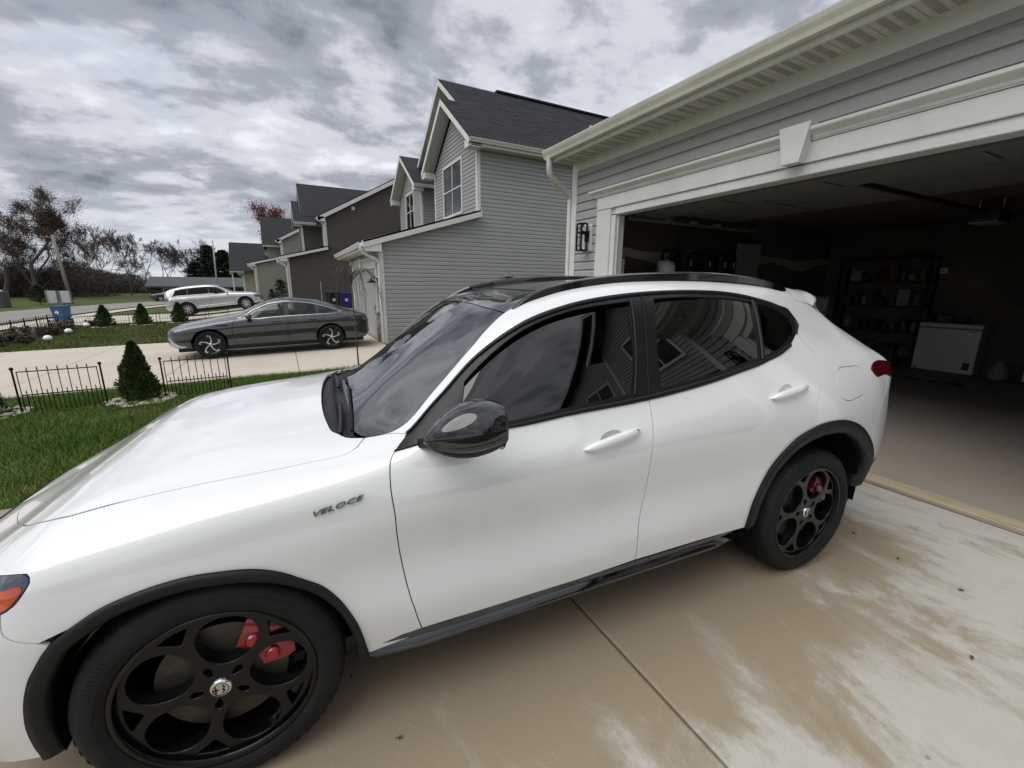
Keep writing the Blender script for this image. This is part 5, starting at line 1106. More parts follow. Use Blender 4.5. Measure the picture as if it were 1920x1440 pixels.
A.panel('rear_window', [[(18.5, 5.9), (19.2, 5.9), (20.2, 5.8)], [(20.2, 5.8), (20.4, 7), (20.4, 8)], [(20.4, 8), (18.5, 8)], [(18.5, 8), (18.5, 5.9)]], 'gloss_black', sym=True, off=.003, flange=.006)
A.panel('taillight', [tl + tl[:1]], 'tail_red', gap=.002, off=.004)
# windows and their black frames
gf = [(10.63, 4.86), (11.33, 4.89), (12.04, 4.92), (12.68, 4.935), (13.42, 4.94), (14.10, 4.95)]
gf_l = [[(14.10, 4.95), (14.02, 4.48), (13.88, 4.09)], [(13.88, 4.09), (12.76, 4.09), (11.40, 4.10), (10.40, 4.16)], [(10.40, 4.16), (10.52, 4.60), (10.63, 4.86)]]
gr_l = [[(14.43, 4.96), (14.91, 4.98), (15.48, 5.01), (16.09, 5.06), (16.20, 5.07)], [(16.20, 5.07), (16.04, 4.50), (15.92, 4.09)], [(15.92, 4.09), (15.3, 4.07), (14.91, 4.07), (14.28, 4.07)], [(14.28, 4.07), (14.34, 4.49), (14.43, 4.96)]]
gq_l = [[(16.32, 5.09), (16.71, 5.10), (16.94, 4.95), (16.90, 4.71), (16.70, 4.43), (16.38, 4.20), (16.04, 4.10)], [(16.04, 4.10), (16.15, 4.50), (16.32, 5.09)]]
A.panel('window_frame', [dlo_top, dlo_bot, dlo_bot2, [(8.74, 4.38), (8.74, 4.46)]], 'satin_black', off=-.002, gap=.001, holes=[[gf] + gf_l, gr_l, gq_l], flange=.02)
A.panel('window', [gf] + gf_l, 'tint_glass', gap=-.004, off=-.007, flange=0, step=.05, ruled=(4.05, 5.05)); A.panel('window', gr_l, 'tint_glass', gap=-.004, off=-.007, flange=0, step=.05, ruled=(4.05, 5.05)); A.panel('window', gq_l, 'tint_glass', gap=-.004, off=-.007, flange=0, step=.05, ruled=(4.05, 5.05))
A.strip('window_moulding', dlo_top[1:], .012, 'satin_black', off=.004); A.strip('window_moulding', dlo_bot[1:] + dlo_bot2[1:], .016, 'satin_black', off=.005)
A.strip('window_divider', [(16.24, 5.12), (16.10, 4.5), (15.97, 4.05)], .020, 'matte_plastic', off=.003); A.strip('pillar_trim', [(14.13, 4.97), (14.05, 4.5), (13.92, 4.07)], .012, 'matte_plastic', off=.003)
A.strip('pillar_joint', [(14.30, 5.13), (14.20, 4.5), (14.11, 4.0)], .008, 'rubber', off=.0015)
for run in (f_seam, b_seam, r_seam): A.strip('door_seal', run, .035, 'satin_black', off=-.013)
A.strip('hood_seal', hoodside[:-1], .05, 'satin_black', off=-.013); A.strip('fuel_seal', fuel + fuel[:1], .03, 'satin_black', off=-.012)
A.strip('body_joint', [(18.33, 5.59), (18.9, 5.38), (19.4, 5.05), (19.75, 4.6), (19.9, 4.08)], .03, 'satin_black', off=-.013); A.strip('body_joint', [(19.28, 3.60), (19.28, 3.34), (18.9, 3.05), (18.66, 2.84), (18.42, 2.05)], .03, 'satin_black', off=-.013); A.strip('body_joint', [(4.44, 2.51), (4.23, 2.75), (4.05, 3.0), (3.99, 3.39)], .03, 'satin_black', off=-.013)
# wheel arch cladding: a ring from the painted edge inwards, plus the liner
def cladding(arch, cx, cz, inner, name, w_in):
    P = S.pos(resample_st(arch, .02), .004); n = len(P); nn = S.nrm(resample_st(arch, .02))
    for sg in (-1, 1):
        rows = [P - nn * .012, P + nn * .006, P + nn * .008]
        Q = P.copy(); d = np.stack([P[:, 0] - cx, np.zeros(n), P[:, 2] - cz], 1); l = np.linalg.norm(d, axis=1)[:, None]; d = d / l
        for fr, oo in ((.35, .010), (.8, .004), (1.0, -.006)): rows.append(P - d * np.minimum(inner, l - .385) * fr + [0, oo, 0])
        rows.append(rows[-1] - [0, .035, 0]); rows.append(rows[-1] - d * -.012 - [0, .03, 0])
        m = len(rows); V = np.concatenate(rows) * [1, sg, 1]; F = [(r * n + i, r * n + i + 1, (r + 1) * n + i + 1, (r + 1) * n + i) for r in range(m - 1) for i in range(n - 1)]
        bm = bmesh.new(); o = mesh(name, V, F, 'matte_plastic', alfa, smooth=True); bm.from_mesh(o.data); bmesh.ops.recalc_face_normals(bm, faces=bm.faces[:]); bm.to_mesh(o.data); bm.free()
        rad = np.percentile(l, 50) - inner + .015; V = []; K2 = 24
        for j in range(K2 + 1):
            a = math.pi * 1.10 * j / K2 - .05 * math.pi
            for w in (w_in[0], w_in[1]): V.append((cx + rad * math.cos(a), sg * w, cz + rad * math.sin(a)))
            V.append((cx + .02 * math.cos(a), sg * w_in[1], cz + .02 * math.sin(a)))
        F = [(j * 3 + q, j * 3 + q + 1, (j + 1) * 3 + q + 1, (j + 1) * 3 + q) for j in range(K2) for q in (0, 1)]
        mesh('arch_liner', V, F, 'satin_black', alfa, smooth=True)
def resample_st(run, step): P = resample(spline(S.ab(run)), step); return S.st(P)
cladding(f_arch, .015, .36, .045, 'arch_trim', (.90, .52)); cladding(r_arch, 2.83, .41, .075, 'arch_trim', (.91, .52))
# sill trim
for sg in (-1, 1):
    prof = [(.905, .374), (.926, .364), (.930, .348), (.918, .336), (.930, .326), (.938, .312), (.932, .298), (.89, .276), (.80, .26), (.80, .374)]
    xsn = [.40, .47, .62, 1.0, 1.6, 2.1, 2.24, 2.29]; V = []; n = len(prof)
    for i, x in enumerate(xsn):
        sh = .05 if i in (0, len(xsn) - 1) else (.015 if i in (1, len(xsn) - 2) else 0); dz = .03 * (x - .4) / 1.9
        V += [(x, sg * (w - sh), z + dz) for w, z in prof]
    F = [(i * n + j, i * n + (j + 1) % n, (i + 1) * n + (j + 1) % n, (i + 1) * n + j) for i in range(len(xsn) - 1) for j in range(n)] + [tuple(range(n)), tuple(range(len(V) - 1, len(V) - 1 - n, -1))]
    MB().add(V, F).build('sill_trim', 'gloss_black', alfa, angle=.5)
MB().box(-.70, 3.55, -.78, .78, .20, .30, .04).build('underbody', 'satin_black', alfa)
# spoiler: grows out of the roof skin and returns to the tailgate
tt = np.concatenate([np.linspace(5.62, 6.2, 8), np.linspace(6.35, 8.0, 8)]); rows = []
for t_ in tt:
    f_ = float(sstep(t_, 5.55, 5.95)); b0 = S.pos([(17.35, t_)], .0008)[0]; b1 = S.pos([(17.80, t_)], .002)[0]; b2 = S.pos([(18.02, t_)], .004)[0]; dn = S.pos([(18.85, t_)], .001)[0]
    e_ = lambda dx, dz: b2 + np.array([dx, 0, dz]) * f_
    tip0 = e_(.055, .006); tip1 = e_(.095, -.004); tip2 = e_(.106, -.016); tip3 = e_(.098, -.040); und = lerp(tip3, dn, .55) - np.array([0, 0, .006]) * f_
    rows.append([b0, b1, b2 + np.array([0, 0, .004]) * f_, tip0, tip1, tip2, tip3, und, dn])
Rw = np.array(rows); full = np.concatenate([Rw * [1, -1, 1], (Rw[::-1])[1:]]); nr, nc = full.shape[:2]
F = [(i * nc + j, i * nc + j + 1, (i + 1) * nc + j + 1, (i + 1) * nc + j) for i in range(nr - 1) for j in range(nc - 1)]
MB().add(full.reshape(-1, 3), F).build('spoiler', 'white_paint', alfa, angle=1.0)
# roof rails
for sg in (-1, 1):
    pts = [(1.13, .575, 1.515), (1.18, .565, 1.550), (1.28, .560, 1.598), (1.42, .557, 1.632), (1.62, .553, 1.660), (1.90, .550, 1.680), (2.15, .547, 1.686), (2.40, .545, 1.682), (2.62, .542, 1.668), (2.80, .538, 1.640), (2.90, .535, 1.612)]
    Q = herm(np.array(pts), tangents(np.array(pts)), np.linspace(0, len(pts) - 1, 61)); V = []
    for i, p in enumerate(Q):
        hgt = .030 * min(1, i / 6 + .25, (60 - i) / 6 + .25); low = max(.0, p[2] - 0)
        V += [(p[0], sg * (p[1] + .020), p[2] - hgt - .012), (p[0], sg * (p[1] + .019), p[2] - .008), (p[0], sg * (p[1] + .008), p[2]), (p[0], sg * (p[1] - .008), p[2] - .001), (p[0], sg * (p[1] - .016), p[2] - .012), (p[0], sg * (p[1] - .014), p[2] - hgt - .012)]
    n = 6; F = [(i * n + j, i * n + (j + 1) % n, (i + 1) * n + (j + 1) % n, (i + 1) * n + j) for i in range(60) for j in range(n)] + [tuple(range(n)), tuple(range(61 * n - 1, 60 * n - 1, -1))]
    MB().add(V, F).build('roof_rail', 'gloss_black', alfa, angle=.7)
# mirrors
def mirror(sg):
    m = bpy.data.objects.new('wing_mirror', None); put(m, alfa); m.location = (.765 if sg < 0 else .90, sg * 1.035, 1.165 if sg < 0 else 1.13)
    def shell(name, v0, v1, mat, grow=1.0):
        V = []; nu, nv = 33, 15
        for i in range(nu):
            u = -1 + 2 * i / (nu - 1)                        # along car: -1 front tip, +1 rear rim
            full = (max(0, 1 - ((u - .30) / 1.30)**2))**.80 if u < .30 else 1 - .16 * ((u - .30) / .70)**2.5
            for j in range(nv):
                a = lerp(v0, v1, j / (nv - 1)); ca, sa = math.cos(a), math.sin(a)
                ry = .104 * full; rz = (.094 if sa > 0 else .076) * full; se = .86
                y = ry * math.copysign(abs(ca)**se, ca); z = rz * math.copysign(abs(sa)**se, sa) - .030 * (1 - u) * .5 + .018 * u * 0
                V.append((u * .124 * grow, -sg * -1 * 0 + y * grow, z * grow))
        F = [(i * nv + j, (i + 1) * nv + j, (i + 1) * nv + j + 1, i * nv + j + 1) for i in range(nu - 1) for j in range(nv - 1)]
        bm = bmesh.new(); o = mesh(name, V, F, mat, m, smooth=True); bm.from_mesh(o.data); bmesh.ops.remove_doubles(bm, verts=bm.verts[:], dist=1e-5); bmesh.ops.recalc_face_normals(bm, faces=bm.faces[:]); bm.to_mesh(o.data); bm.free(); return o
    shell('upper_cap', R_(-14), R_(194), 'gloss_black', 1.004); shell('lower_shell', R_(186), R_(354), 'matte_plastic', 1.0)
    shell('turn_signal', R_(-22), R_(-14.5), 'lamp_dark', 1.012); shell('turn_signal', R_(194.5), R_(202), 'lamp_dark', 1.012)
    V = [(.118, .090 * math.copysign(abs(math.cos(a))**.8, math.cos(a)), .078 * math.copysign(abs(math.sin(a))**.8, math.sin(a))) for a in np.linspace(0, 2 * math.pi, 36, endpoint=False)]
    mesh('mirror_glass', V, [tuple(range(36))], 'chrome', m)
    i_ = -sg                                               # towards the door
    V = []
    for (x0, x1, y, z0, z1) in ((-.06, .03, i_ * .05, -.080, -.045), (-.08, .02, i_ * .12, -.098, -.066), (-.11, .03, i_ * .175, -.112, -.080)):
        V += [(x0, y, z0), (x1, y, z0), (x1, y, z1), (x0, y, z1)]
    MB().add(V, [(k_ * 4 + j, k_ * 4 + (j + 1) % 4, k_ * 4 + 4 + (j + 1) % 4, k_ * 4 + 4 + j) for k_ in range(2) for j in range(4)] + [(0, 1, 2, 3), (11, 10, 9, 8)]).build('mirror_arm', 'satin_black', m)
    return m
for sg in (-1, 1): mirror(sg)
# door handles: dished cup behind a slim grip
def handle(st, st2, rot, name_len, ra, rb, keyhole=False):
    p, q, u, n = A.frame(st); ln = name_len
    for sg in (-1, 1):
        fl = np.array([1, -sg if sg > 0 else 1, 1]); fl = np.array([1, 1, 1]) if sg < 0 else np.array([1, -1, 1])
        V = []; cs, sn_ = math.cos(rot), math.sin(rot); A1 = q * cs + u * sn_; U1 = u * cs - q * sn_; nn = 21; m = 10
        for i in range(nn):
            t_ = -1 + 2 * i / (nn - 1); hw = .0175 * (max(0, 1 - abs(t_)**3.2))**.5 + .0015; outw = .030 * (max(0, 1 - t_**4)) + .002
            for j in range(m):
                a = 2 * math.pi * j / m; V.append(p + A1 * (t_ * ln / 2) + U1 * (hw * math.cos(a)) + n * (outw * .80 + .011 * math.sin(a)))
        F = [(i * m + j, i * m + (j + 1) % m, (i + 1) * m + (j + 1) % m, (i + 1) * m + j) for i in range(nn - 1) for j in range(m)] + [tuple(range(m)), tuple(range(nn * m - 1, nn * m - m - 1, -1))]
        h = MB().add(np.array(V) * fl, F).build('door_handle', 'white_paint', alfa, smooth=True)
        if keyhole: MB().lathe([(0, -.002), (.0085, -.002), (.0095, 0)], 16, 'y', c=tuple((p + A1 * ln * .40 + n * .022) * fl)).build('lock_cylinder', 'satin_black', h)
        c0, q2, u2, n2 = A.frame(st2); V = []; cs, sn_ = math.cos(rot), math.sin(rot); A2 = q2 * cs + u2 * sn_; U2 = u2 * cs - q2 * sn_; nr, na = 6, 28
        for i in range(nr):
            r_ = 1 - i / (nr - 1)
            for j in range(na): a = 2 * math.pi * j / na; V.append(c0 + A2 * (ra * 1.28 * r_ * math.cos(a)) + U2 * (rb * 1.28 * r_ * math.sin(a)) - n2 * (.004 + .026 * (1 - r_**2)))
        F = [(i * na + j, i * na + (j + 1) % na, (i + 1) * na + (j + 1) % na, (i + 1) * na + j) for i in range(nr - 1) for j in range(na)]
        MB().add(np.array(V) * fl, F).build('handle_cup', 'white_paint', alfa, smooth=True)
handle((13.42, 3.29), (13.40, 3.36), .10, .285, .060, .036, True); handle((16.24, 3.385), (16.18, 3.42), .11, .285, .058, .034)
# script badge on the fender
p, q, u, n = A.frame((7.62, 3.385)); Mb = Matrix(((q[0], u[0], n[0], p[0] + n[0] * .003), (q[1], u[1], n[1], p[1] + n[1] * .003), (q[2], u[2], n[2], p[2] + n[2] * .003), (0, 0, 0, 1)))
text_mesh('badge', 'VELOCE', .0228, 'chrome', alfa, Mb, shear=.40, ext=.003, spacing=1.04, xs=1.82)
text_mesh('badge_base', 'VELOCE', .0228, 'satin_black', alfa, Mb @ Matrix.Translation((.0005, -.0014, -.0022)), shear=.40, ext=.0015, spacing=1.04, xs=1.82)
# wipers
def wiper(run, side):
    P = S.pos(resample_st(run, .05), .006) * [1, side, 1]; MB().tube([tuple(p) for p in P], .006, 6).build('wiper_blade', 'rubber', alfa, smooth=True)
    Q = S.pos(resample_st([(a - .22, b) for a, b in run[:-1]], .05), .004) * [1, side, 1]; MB().tube([tuple(p) for p in Q], [.009] * (len(Q) - 1) + [.005], 6).build('wiper_arm', 'satin_black', alfa, smooth=True)
wiper([(8.02, 5.95), (8.06, 6.5), (8.10, 7.2), (8.14, 7.9)], -1); wiper([(8.10, 7.8), (8.10, 7.2), (8.06, 6.5), (8.08, 6.0)], 1)
A.strip('cowl_edge', [(7.9, 5.75), (7.78, 6.2), (7.74, 6.9), (7.72, 7.9)], .012, 'rubber', off=.002)
# grille and intakes on the nose
A.panel('shield_grille', [[(0, 1.2), (.35, 3.0), (.75, 5.6), (.7, 6.6)], [(.7, 6.6), (.35, 6.9), (0, 7.0)], [(0, 7.0), (0, 4), (0, 1.2)]], 'satin_black', sym=True, off=.004, gap=.0); A.panel('lower_intake', [[(.4, .8), (1.6, .9), (2.2, 1.3)], [(2.2, 1.3), (2.0, 2.3), (1.2, 2.5), (.6, 2.2)], [(.6, 2.2), (.4, .8)]], 'satin_black', off=.004, gap=.0)
A.panel('rear_valance', [[(18.9, .3), (20.5, .3), (22, .3)], [(22, .3), (22, 1.2)], [(22, 1.2), (20.8, 1.1), (19.4, 1.0)], [(19.4, 1.0), (18.9, .3)]], 'matte_plastic', sym=True, off=.004, gap=.0)
# cabin
B_(alfa, 'dashboard', .62, 1.02, -.70, .70, .78, 1.055, 'interior_black', .06); B_(alfa, 'cabin_floor', .5, 3.3, -.80, .80, .30, .36, 'interior_black', .01); B_(alfa, 'parcel_shelf', 2.7, 3.35, -.66, .66, 1.06, 1.10, 'interior_black', .02)
for y in (-.37, .37):
    st_ = B_(alfa, 'seat', 1.32, 1.82, y - .25, y + .25, .58, .74, 'interior_black', .05); V = MB().box(1.70, 1.86, y - .25, y + .25, .70, 1.26, .06); V.build('seat_back', 'interior_black', st_); MB().box(1.79, 1.88, y - .13, y + .13, 1.29, 1.47, .035).build('headrest', 'interior_black', st_)
st_ = B_(alfa, 'rear_seat', 2.20, 2.68, -.62, .62, .60, .76, 'interior_black', .05); MB().box(2.60, 2.76, -.62, .62, .74, 1.30, .06).build('seat_back', 'interior_black', st_)
J = MB().lathe([(.175, 0), (.187, .012), (.2, 0), (.187, -.012)], 32, 'x', c=(0, 0, 0), close=True); sw = J.build('steering_wheel', 'interior_black', alfa, smooth=True); sw.location = (1.10, -.37, 1.0); sw.rotation_euler = (0, R_(-24), 0); MB().box(-.02, .02, -.17, .17, -.03, .03, .01).build('hub', 'interior_black', sw)
# wheels
wheel_src = dial_wheel(R_(78)); wheel_rear = dial_wheel(R_(70), 'caliper_dark'); index_kids()
FRONT_Y, REAR_Y = .812, .822
for (x, y, fl) in ((0, -FRONT_Y, False), (2.818, -REAR_Y, False), (0, FRONT_Y, True), (2.818, REAR_Y, True)):
    clone_wheel(wheel_rear if x > 1 else wheel_src, alfa, (x, y, .367), fl)
def purge(o):
    for ch in KIDS.get(o.name, ()): purge(ch)
    bpy.data.objects.remove(o)
purge(wheel_src); purge(wheel_rear)
A.panel('cant_rail_liner', [[(9.2, 5.2), (12, 5.15), (17, 5.3)], [(17, 5.3), (17.5, 6.2), (17.5, 8)], [(17.5, 8), (12.1, 8)], [(12.1, 8), (11.95, 6.3), (9.2, 5.8)], [(9.2, 5.8), (9.2, 5.2)]], 'interior_black', sym=True, off=-.03, gap=0, flange=0, step=.08, fine=.05)

# ------------------------------------------------------------------ parked cars further off
def generic_grid(p):
    """control grid from a side profile: tables of (x, z) for centre line, belt and sill"""
    x0, x1, Wd = p['x0'], p['x1'], p['w']
    zc = lambda x: float(np.interp(x, *zip(*p['top']))); zb = lambda x: float(np.interp(x, *zip(*p['belt']))); zs = p['sill']
    # smooth the top profile a little
    xx = np.linspace(x0, x1, 400); tz = np.interp(xx, *zip(*p['top']))
    kk = np.ones(9) / 9; ts = np.convolve(np.pad(tz, 4, 'edge'), kk, 'valid'); zc = lambda x: float(np.interp(x, xx, ts))
    xsn = list(np.linspace(x0 + .42, x1 - .38, p.get('n', 17))); G = []
    def col(x, wf=1.0):
        c, b_ = zc(x), zb(x); g = np.clip((c - b_ - .08) / .30, 0, 1); hgt = c - b_
        w = Wd * wf; fl = .012 * (math.exp(-((x) / .42)**2) + math.exp(-((x - p['wb']) / .42)**2))
        W_ = [w * .965 + fl, w * .985 + fl, w * .985 + fl, w * 1.0 + fl, w * lerp(.95, .935, g), w * lerp(.80, .745, g), w * lerp(.60, .645, g), w * .33, 0]
        Z_ = [zs, zs + (b_ - zs) * .22, zs + (b_ - zs) * .48, zs + (b_ - zs) * .80, b_, b_ + hgt * lerp(.45, .80, g), b_ + hgt * lerp(.80, .93, g), b_ + hgt * .985, c]
        return [(x, a, z) for a, z in zip(W_, Z_)]
    def wrap(fr, xe, s_):
        """end wrap stations: fr list of (width factor, x inset)"""
        out = []
        base = col(xe + s_ * .42 if s_ > 0 else xe + s_ * .38)
        for wf, inset, hf in fr:
            row = []
            for k_, (x, w, z) in enumerate(base):
                top = np.clip((k_ - 3) / 5, 0, 1); xi = xe + s_ * (inset + p['rake'] * top * (1 if s_ > 0 else p.get('rr', 1)) * (z - zs))
                zz = lerp(z, zs + (z - zs) * hf, 1.0); row.append((xi + s_ * .10 * (k_ == 0), w * wf, zz))
            out.append(row)
        return out
    G += wrap([(0.0, .0, .80), (.45, .02, .83), (.78, .10, .89), (.94, .24, .955)], x0, 1)
    for x in xsn: G.append(col(x))
    G += wrap([(.94, .20, .97), (.80, .09, .93), (.45, .02, .90), (0.0, 0.0, .89)], x1, -1)
    return G
def parked_car(label, loc, rotz, p, paint_m, wheel, group=None, pitch=0.):
    t = thing('car', label, 'car', loc, rotz, group); t.rotation_euler = (0, pitch, rotz)
    C_ = Car(generic_grid(p), t); S_ = C_.S; ns = S_.ns - 1
    def X(x, z, lo=0., hi=7.): return S_.at_xz(x, z, lo, hi)
    R0 = p['r']; ra = R0 + .055
    def arch(cx): return [X(cx + ra * math.cos(a), R0 + ra * math.sin(a), 0, 4) for a in np.linspace(-.25, math.pi + .25, 15)]
    fa, rb = arch(0), arch(p['wb'])
    dt = [X(*q, 3, 7) for q in p['dlo_top']]; db = [X(*q, 3, 6) for q in p['dlo_bot']]
    # lower body side with arches cut, up to the belt/roof edge; then the top as one sheet
    hs = p['split']                                   # track where side meets hood/roof
    sill = [(S_.at_x(x, .0)) for x in np.linspace(ra + .02, p['wb'] - ra - .02, 6)]
    seams = p['seams']
    C_.panel('body', [[(0, .05), (3, .05), (max(4, fa[-1][0] - .05), .05)], fa[::-1], [(fa[0][0] + .02, .05), (rb[-1][0] - .02, .05)], rb[::-1], [(rb[0][0] + .03, .05), (ns - 2, .05), (ns, .05)], [(ns, .05), (ns, 4), (ns, 8)], [(ns, 8.0), (ns / 2, 8), (0, 8)], [(0, 8), (0, 4), (0, .05)]], paint_m, sym=True, gap=0, flange=.02, step=.07, fine=.035,
             holes=[[dt, db], [[S_.at_x(*q) for q in p['ws'][0]], [S_.at_x(*q) for q in p['ws'][1]] , ], ] if False else [[dt, db]])
    # glasshouse
    C_.panel('window_frame', [dt, db], p.get('frame', 'gloss_black'), off=-.012, gap=0, flange=.0, step=.07, holes=[[ [X(*q, 3, 7) for q in sgm] for sgm in g] for g in p['glass']])
    for g in p['glass']: C_.panel('window', [[X(*q, 3, 7) for q in sgm] for sgm in g], p.get('glassmat', 'clear_glass'), off=-.014, gap=0, flange=0, step=.08)
    C_.strip('window_chrome', dt + [], .022, p.get('chrome', 'chrome'), off=.004); C_.strip('window_chrome', db, .020, p.get('chrome', 'chrome'), off=.004)
    for nm, lp, m_ in p['sheets']: C_.panel(nm, [[S_.at_x(*q) for q in sg_] for sg_ in lp], m_, off=.004, gap=0, flange=.006, sym=True, step=.07)
    for run in seams: C_.strip('door_gap', [X(*q, 0, 4.2) for q in run], .010, 'rubber', off=.0012)
    for (x, z, ln) in p['handles']:
        for sg in (-1, 1):
            pp = S_.pos([X(x, z, 0, 4.2)])[0]; MB().box(pp[0] - ln / 2, pp[0] + ln / 2, sg * (pp[1] + .012) - .012, sg * (pp[1] + .012) + .012, z - .016, z + .016, .010).build('door_handle', p.get('hmat', paint_m), t)
    for nm, lp, m_ in p['marks']:
        C_.panel(nm, [[X(*q[:2], *(q[2:] or (0, 6))) if len(q) > 2 or True else q for q in sgm] for sgm in lp], m_, off=.005, gap=0, flange=.006, step=.06)
    for nm, run, wd, m_ in p.get('lines', ()): C_.strip(nm, [X(*q, 0, 4.2) for q in run], wd, m_, off=.003)
    mx, mz = p['mirror']
    for sg in (-1, 1):
        m = MB()
        V = []
        for i in range(9):
            for j in range(12): th = math.pi * i / 8; ph = 2 * math.pi * j / 12; V.append((mx + .075 * math.cos(th) * (1.2 if math.cos(th) < 0 else .8), sg * (p['w'] + .10) + .10 * math.sin(th) * math.cos(ph), mz + .075 * math.sin(th) * math.sin(ph)))
        m.add(V, [(i * 12 + j, i * 12 + (j + 1) % 12, (i + 1) * 12 + (j + 1) % 12, (i + 1) * 12 + j) for i in range(8) for j in range(12)]); mo = m.build('wing_mirror', p.get('mirmat', paint_m), t, smooth=True); MB().box(mx - .05, mx + .02, sg * (p['w'] - .02) - .06, sg * (p['w'] - .02) + .06, mz - .07, mz - .04, .005).build('mirror_arm', 'satin_black', mo)
    for cx in (0, p['wb']):
        for sg in (-1, 1):
            V = []
            for j in range(21):
                a = math.pi * 1.2 * j / 20 - .1 * math.pi
                for w in (p['w'] - .01, p['w'] - .34): V.append((cx + (ra + .006) * math.cos(a), sg * w, R0 + (ra + .006) * math.sin(a)))
                V.append((cx, sg * (p['w'] - .34), R0))
            mesh('arch_liner', V, [(j * 3 + q, j * 3 + q + 1, (j + 1) * 3 + q + 1, (j + 1) * 3 + q) for j in range(20) for q in (0, 1)], 'satin_black', t, smooth=True)
    MB().box(p['x0'] + .25, p['x1'] - .25, -p['w'] * .85, p['w'] * .85, .17, p['sill'] + .12, .03).build('underbody', 'satin_black', t)
    if p.get('lip'): 
        for sg in (-1, 1): MB().box(ra + .03, p['wb'] - ra - .03, sg * p['w'] * .965 - .02, sg * p['w'] * .965 + .02, p['sill'] - .05, p['sill'] + .02, .01).build('sill_trim', p['lip'], t)
    B_(t, 'cabin_floor', .3, p['wb'] - .1, -p['w'] * .8, p['w'] * .8, .3, .35, 'interior_black')
    for x in (1.15, 1.95):
        for y in (-.36, .36): st_ = B_(t, 'seat', x, x + .5, y - .24, y + .24, .45, .62, p.get('seat', 'interior_tan'), .05); MB().box(x + .42, x + .56, y - .24, y + .24, .6, 1.08, .05).build('seat_back', p.get('seat', 'interior_tan'), st_); MB().box(x + .47, x + .55, y - .12, y + .12, 1.1, 1.24, .03).build('headrest', p.get('seat', 'interior_tan'), st_)
    for (x, fl, y) in ((0, False, -1), (p['wb'], False, -1), (0, True, 1), (p['wb'], True, 1)): clone_wheel(wheel, t, (x, y * (p['w'] - .125), R0), fl)
    return t
sw_src = swirl_wheel(.338); mw_src = swirl_wheel(.385, 'wheel_black', 'alloy', 10, 0.); index_kids()
# dark grey sedan: x runs from nose to tail, front axle at 0
sedan = dict(x0=-.93, x1=3.98, w=.925, wb=2.84, r=.338, sill=.27, rake=.25, split=4, n=19,
    top=[(-.93, .60), (-.80, .72), (-.5, .84), (0, .93), (.55, 1.02), (.72, 1.06), (1.05, 1.23), (1.40, 1.385), (1.75, 1.44), (2.1, 1.445), (2.5, 1.39), (2.9, 1.28), (3.3, 1.13), (3.6, 1.05), (3.9, 1.03), (3.98, .95)],
    belt=[(-.93, .56), (-.5, .76), (0, .84), (.7, .92), (1.5, .955), (2.4, .985), (3.0, .985), (3.6, .97), (3.98, .88)],
    dlo_top=[(.66, .955), (.95, 1.10), (1.25, 1.235), (1.55, 1.315), (1.9, 1.34), (2.3, 1.305), (2.65, 1.22), (2.95, 1.12), (3.17, 1.035)], dlo_bot=[(3.17, 1.035), (3.0, .995), (2.6, .985), (2.0, .965), (1.4, .945), (1.0, .935), (.66, .955)],
    glass=[[[(.86, .985), (1.1, 1.13), (1.3, 1.225), (1.55, 1.285), (1.74, 1.305)], [(1.74, 1.305), (1.72, .975)], [(1.72, .975), (1.3, .965), (.86, .985)]], [[(1.86, 1.31), (2.15, 1.30), (2.4, 1.255), (2.52, 1.225)], [(2.52, 1.225), (2.50, 1.005)], [(2.50, 1.005), (2.2, .995), (1.84, .985)], [(1.84, .985), (1.86, 1.31)]], [[(2.62, 1.20), (2.85, 1.125), (3.05, 1.05)], [(3.05, 1.05), (2.85, 1.02), (2.60, 1.01)], [(2.60, 1.01), (2.62, 1.20)]]],
    sheets=[('windscreen', [[(.82, 6.0), (1.05, 6.0), (1.36, 6.1)], [(1.36, 6.1), (1.38, 7), (1.38, 8)], [(1.38, 8), (.78, 8)], [(.78, 8), (.78, 7), (.82, 6.0)]], 'house_glass'), ('rear_window', [[(2.65, 6.1), (3.0, 6.05), (3.3, 6.0)], [(3.3, 6.0), (3.32, 7), (3.32, 8)], [(3.32, 8), (2.6, 8)], [(2.6, 8), (2.65, 6.1)]], 'house_glass'), ('sunroof', [[(1.55, 6.3), (2.3, 6.3)], [(2.3, 6.3), (2.3, 8)], [(2.3, 8), (1.55, 8)], [(1.55, 8), (1.55, 6.3)]], 'gloss_black')],
    seams=[[(.60, .93), (.52, .75), (.52, .5), (.60, .31)], [(1.80, .96), (1.79, .7), (1.76, .45), (1.74, .31)], [(2.72, .985), (2.62, .82), (2.45, .62), (2.40, .45)]], handles=[(1.52, .83, .22), (2.42, .85, .22)],
    marks=[('headlight', [[(-.80, .60), (-.62, .64), (-.42, .66)], [(-.42, .66), (-.55, .575), (-.80, .55)], [(-.80, .55), (-.80, .60)]], 'lamp_dark'), ('corner_blade', [[(-.82, .52), (-.74, .44), (-.58, .34), (-.46, .31)], [(-.46, .31), (-.55, .285), (-.72, .30), (-.80, .36)], [(-.80, .36), (-.82, .52)]], 'alloy'), ('taillight', [[(3.62, .90), (3.86, .89)], [(3.86, .89), (3.88, .80)], [(3.88, .80), (3.7, .80), (3.62, .84)], [(3.62, .84), (3.62, .90)]], 'tail_red'), ('fender_slot', [[(.10, .82), (.45, .80)], [(.45, .80), (.42, .775), (.2, .785)], [(.2, .785), (.10, .82)]], 'satin_black')],
    lines=[('side_crease', [(.55, .40), (1.0, .425), (1.7, .45)], .012, 'grey_paint'), ('side_crease', [(1.85, .46), (2.2, .49), (2.42, .50)], .012, 'grey_paint')],
    mirror=(.92, 1.0), hmat='gloss_black', mirmat='gloss_black', frame='gloss_black', glassmat='clear_glass', lip='satin_black')
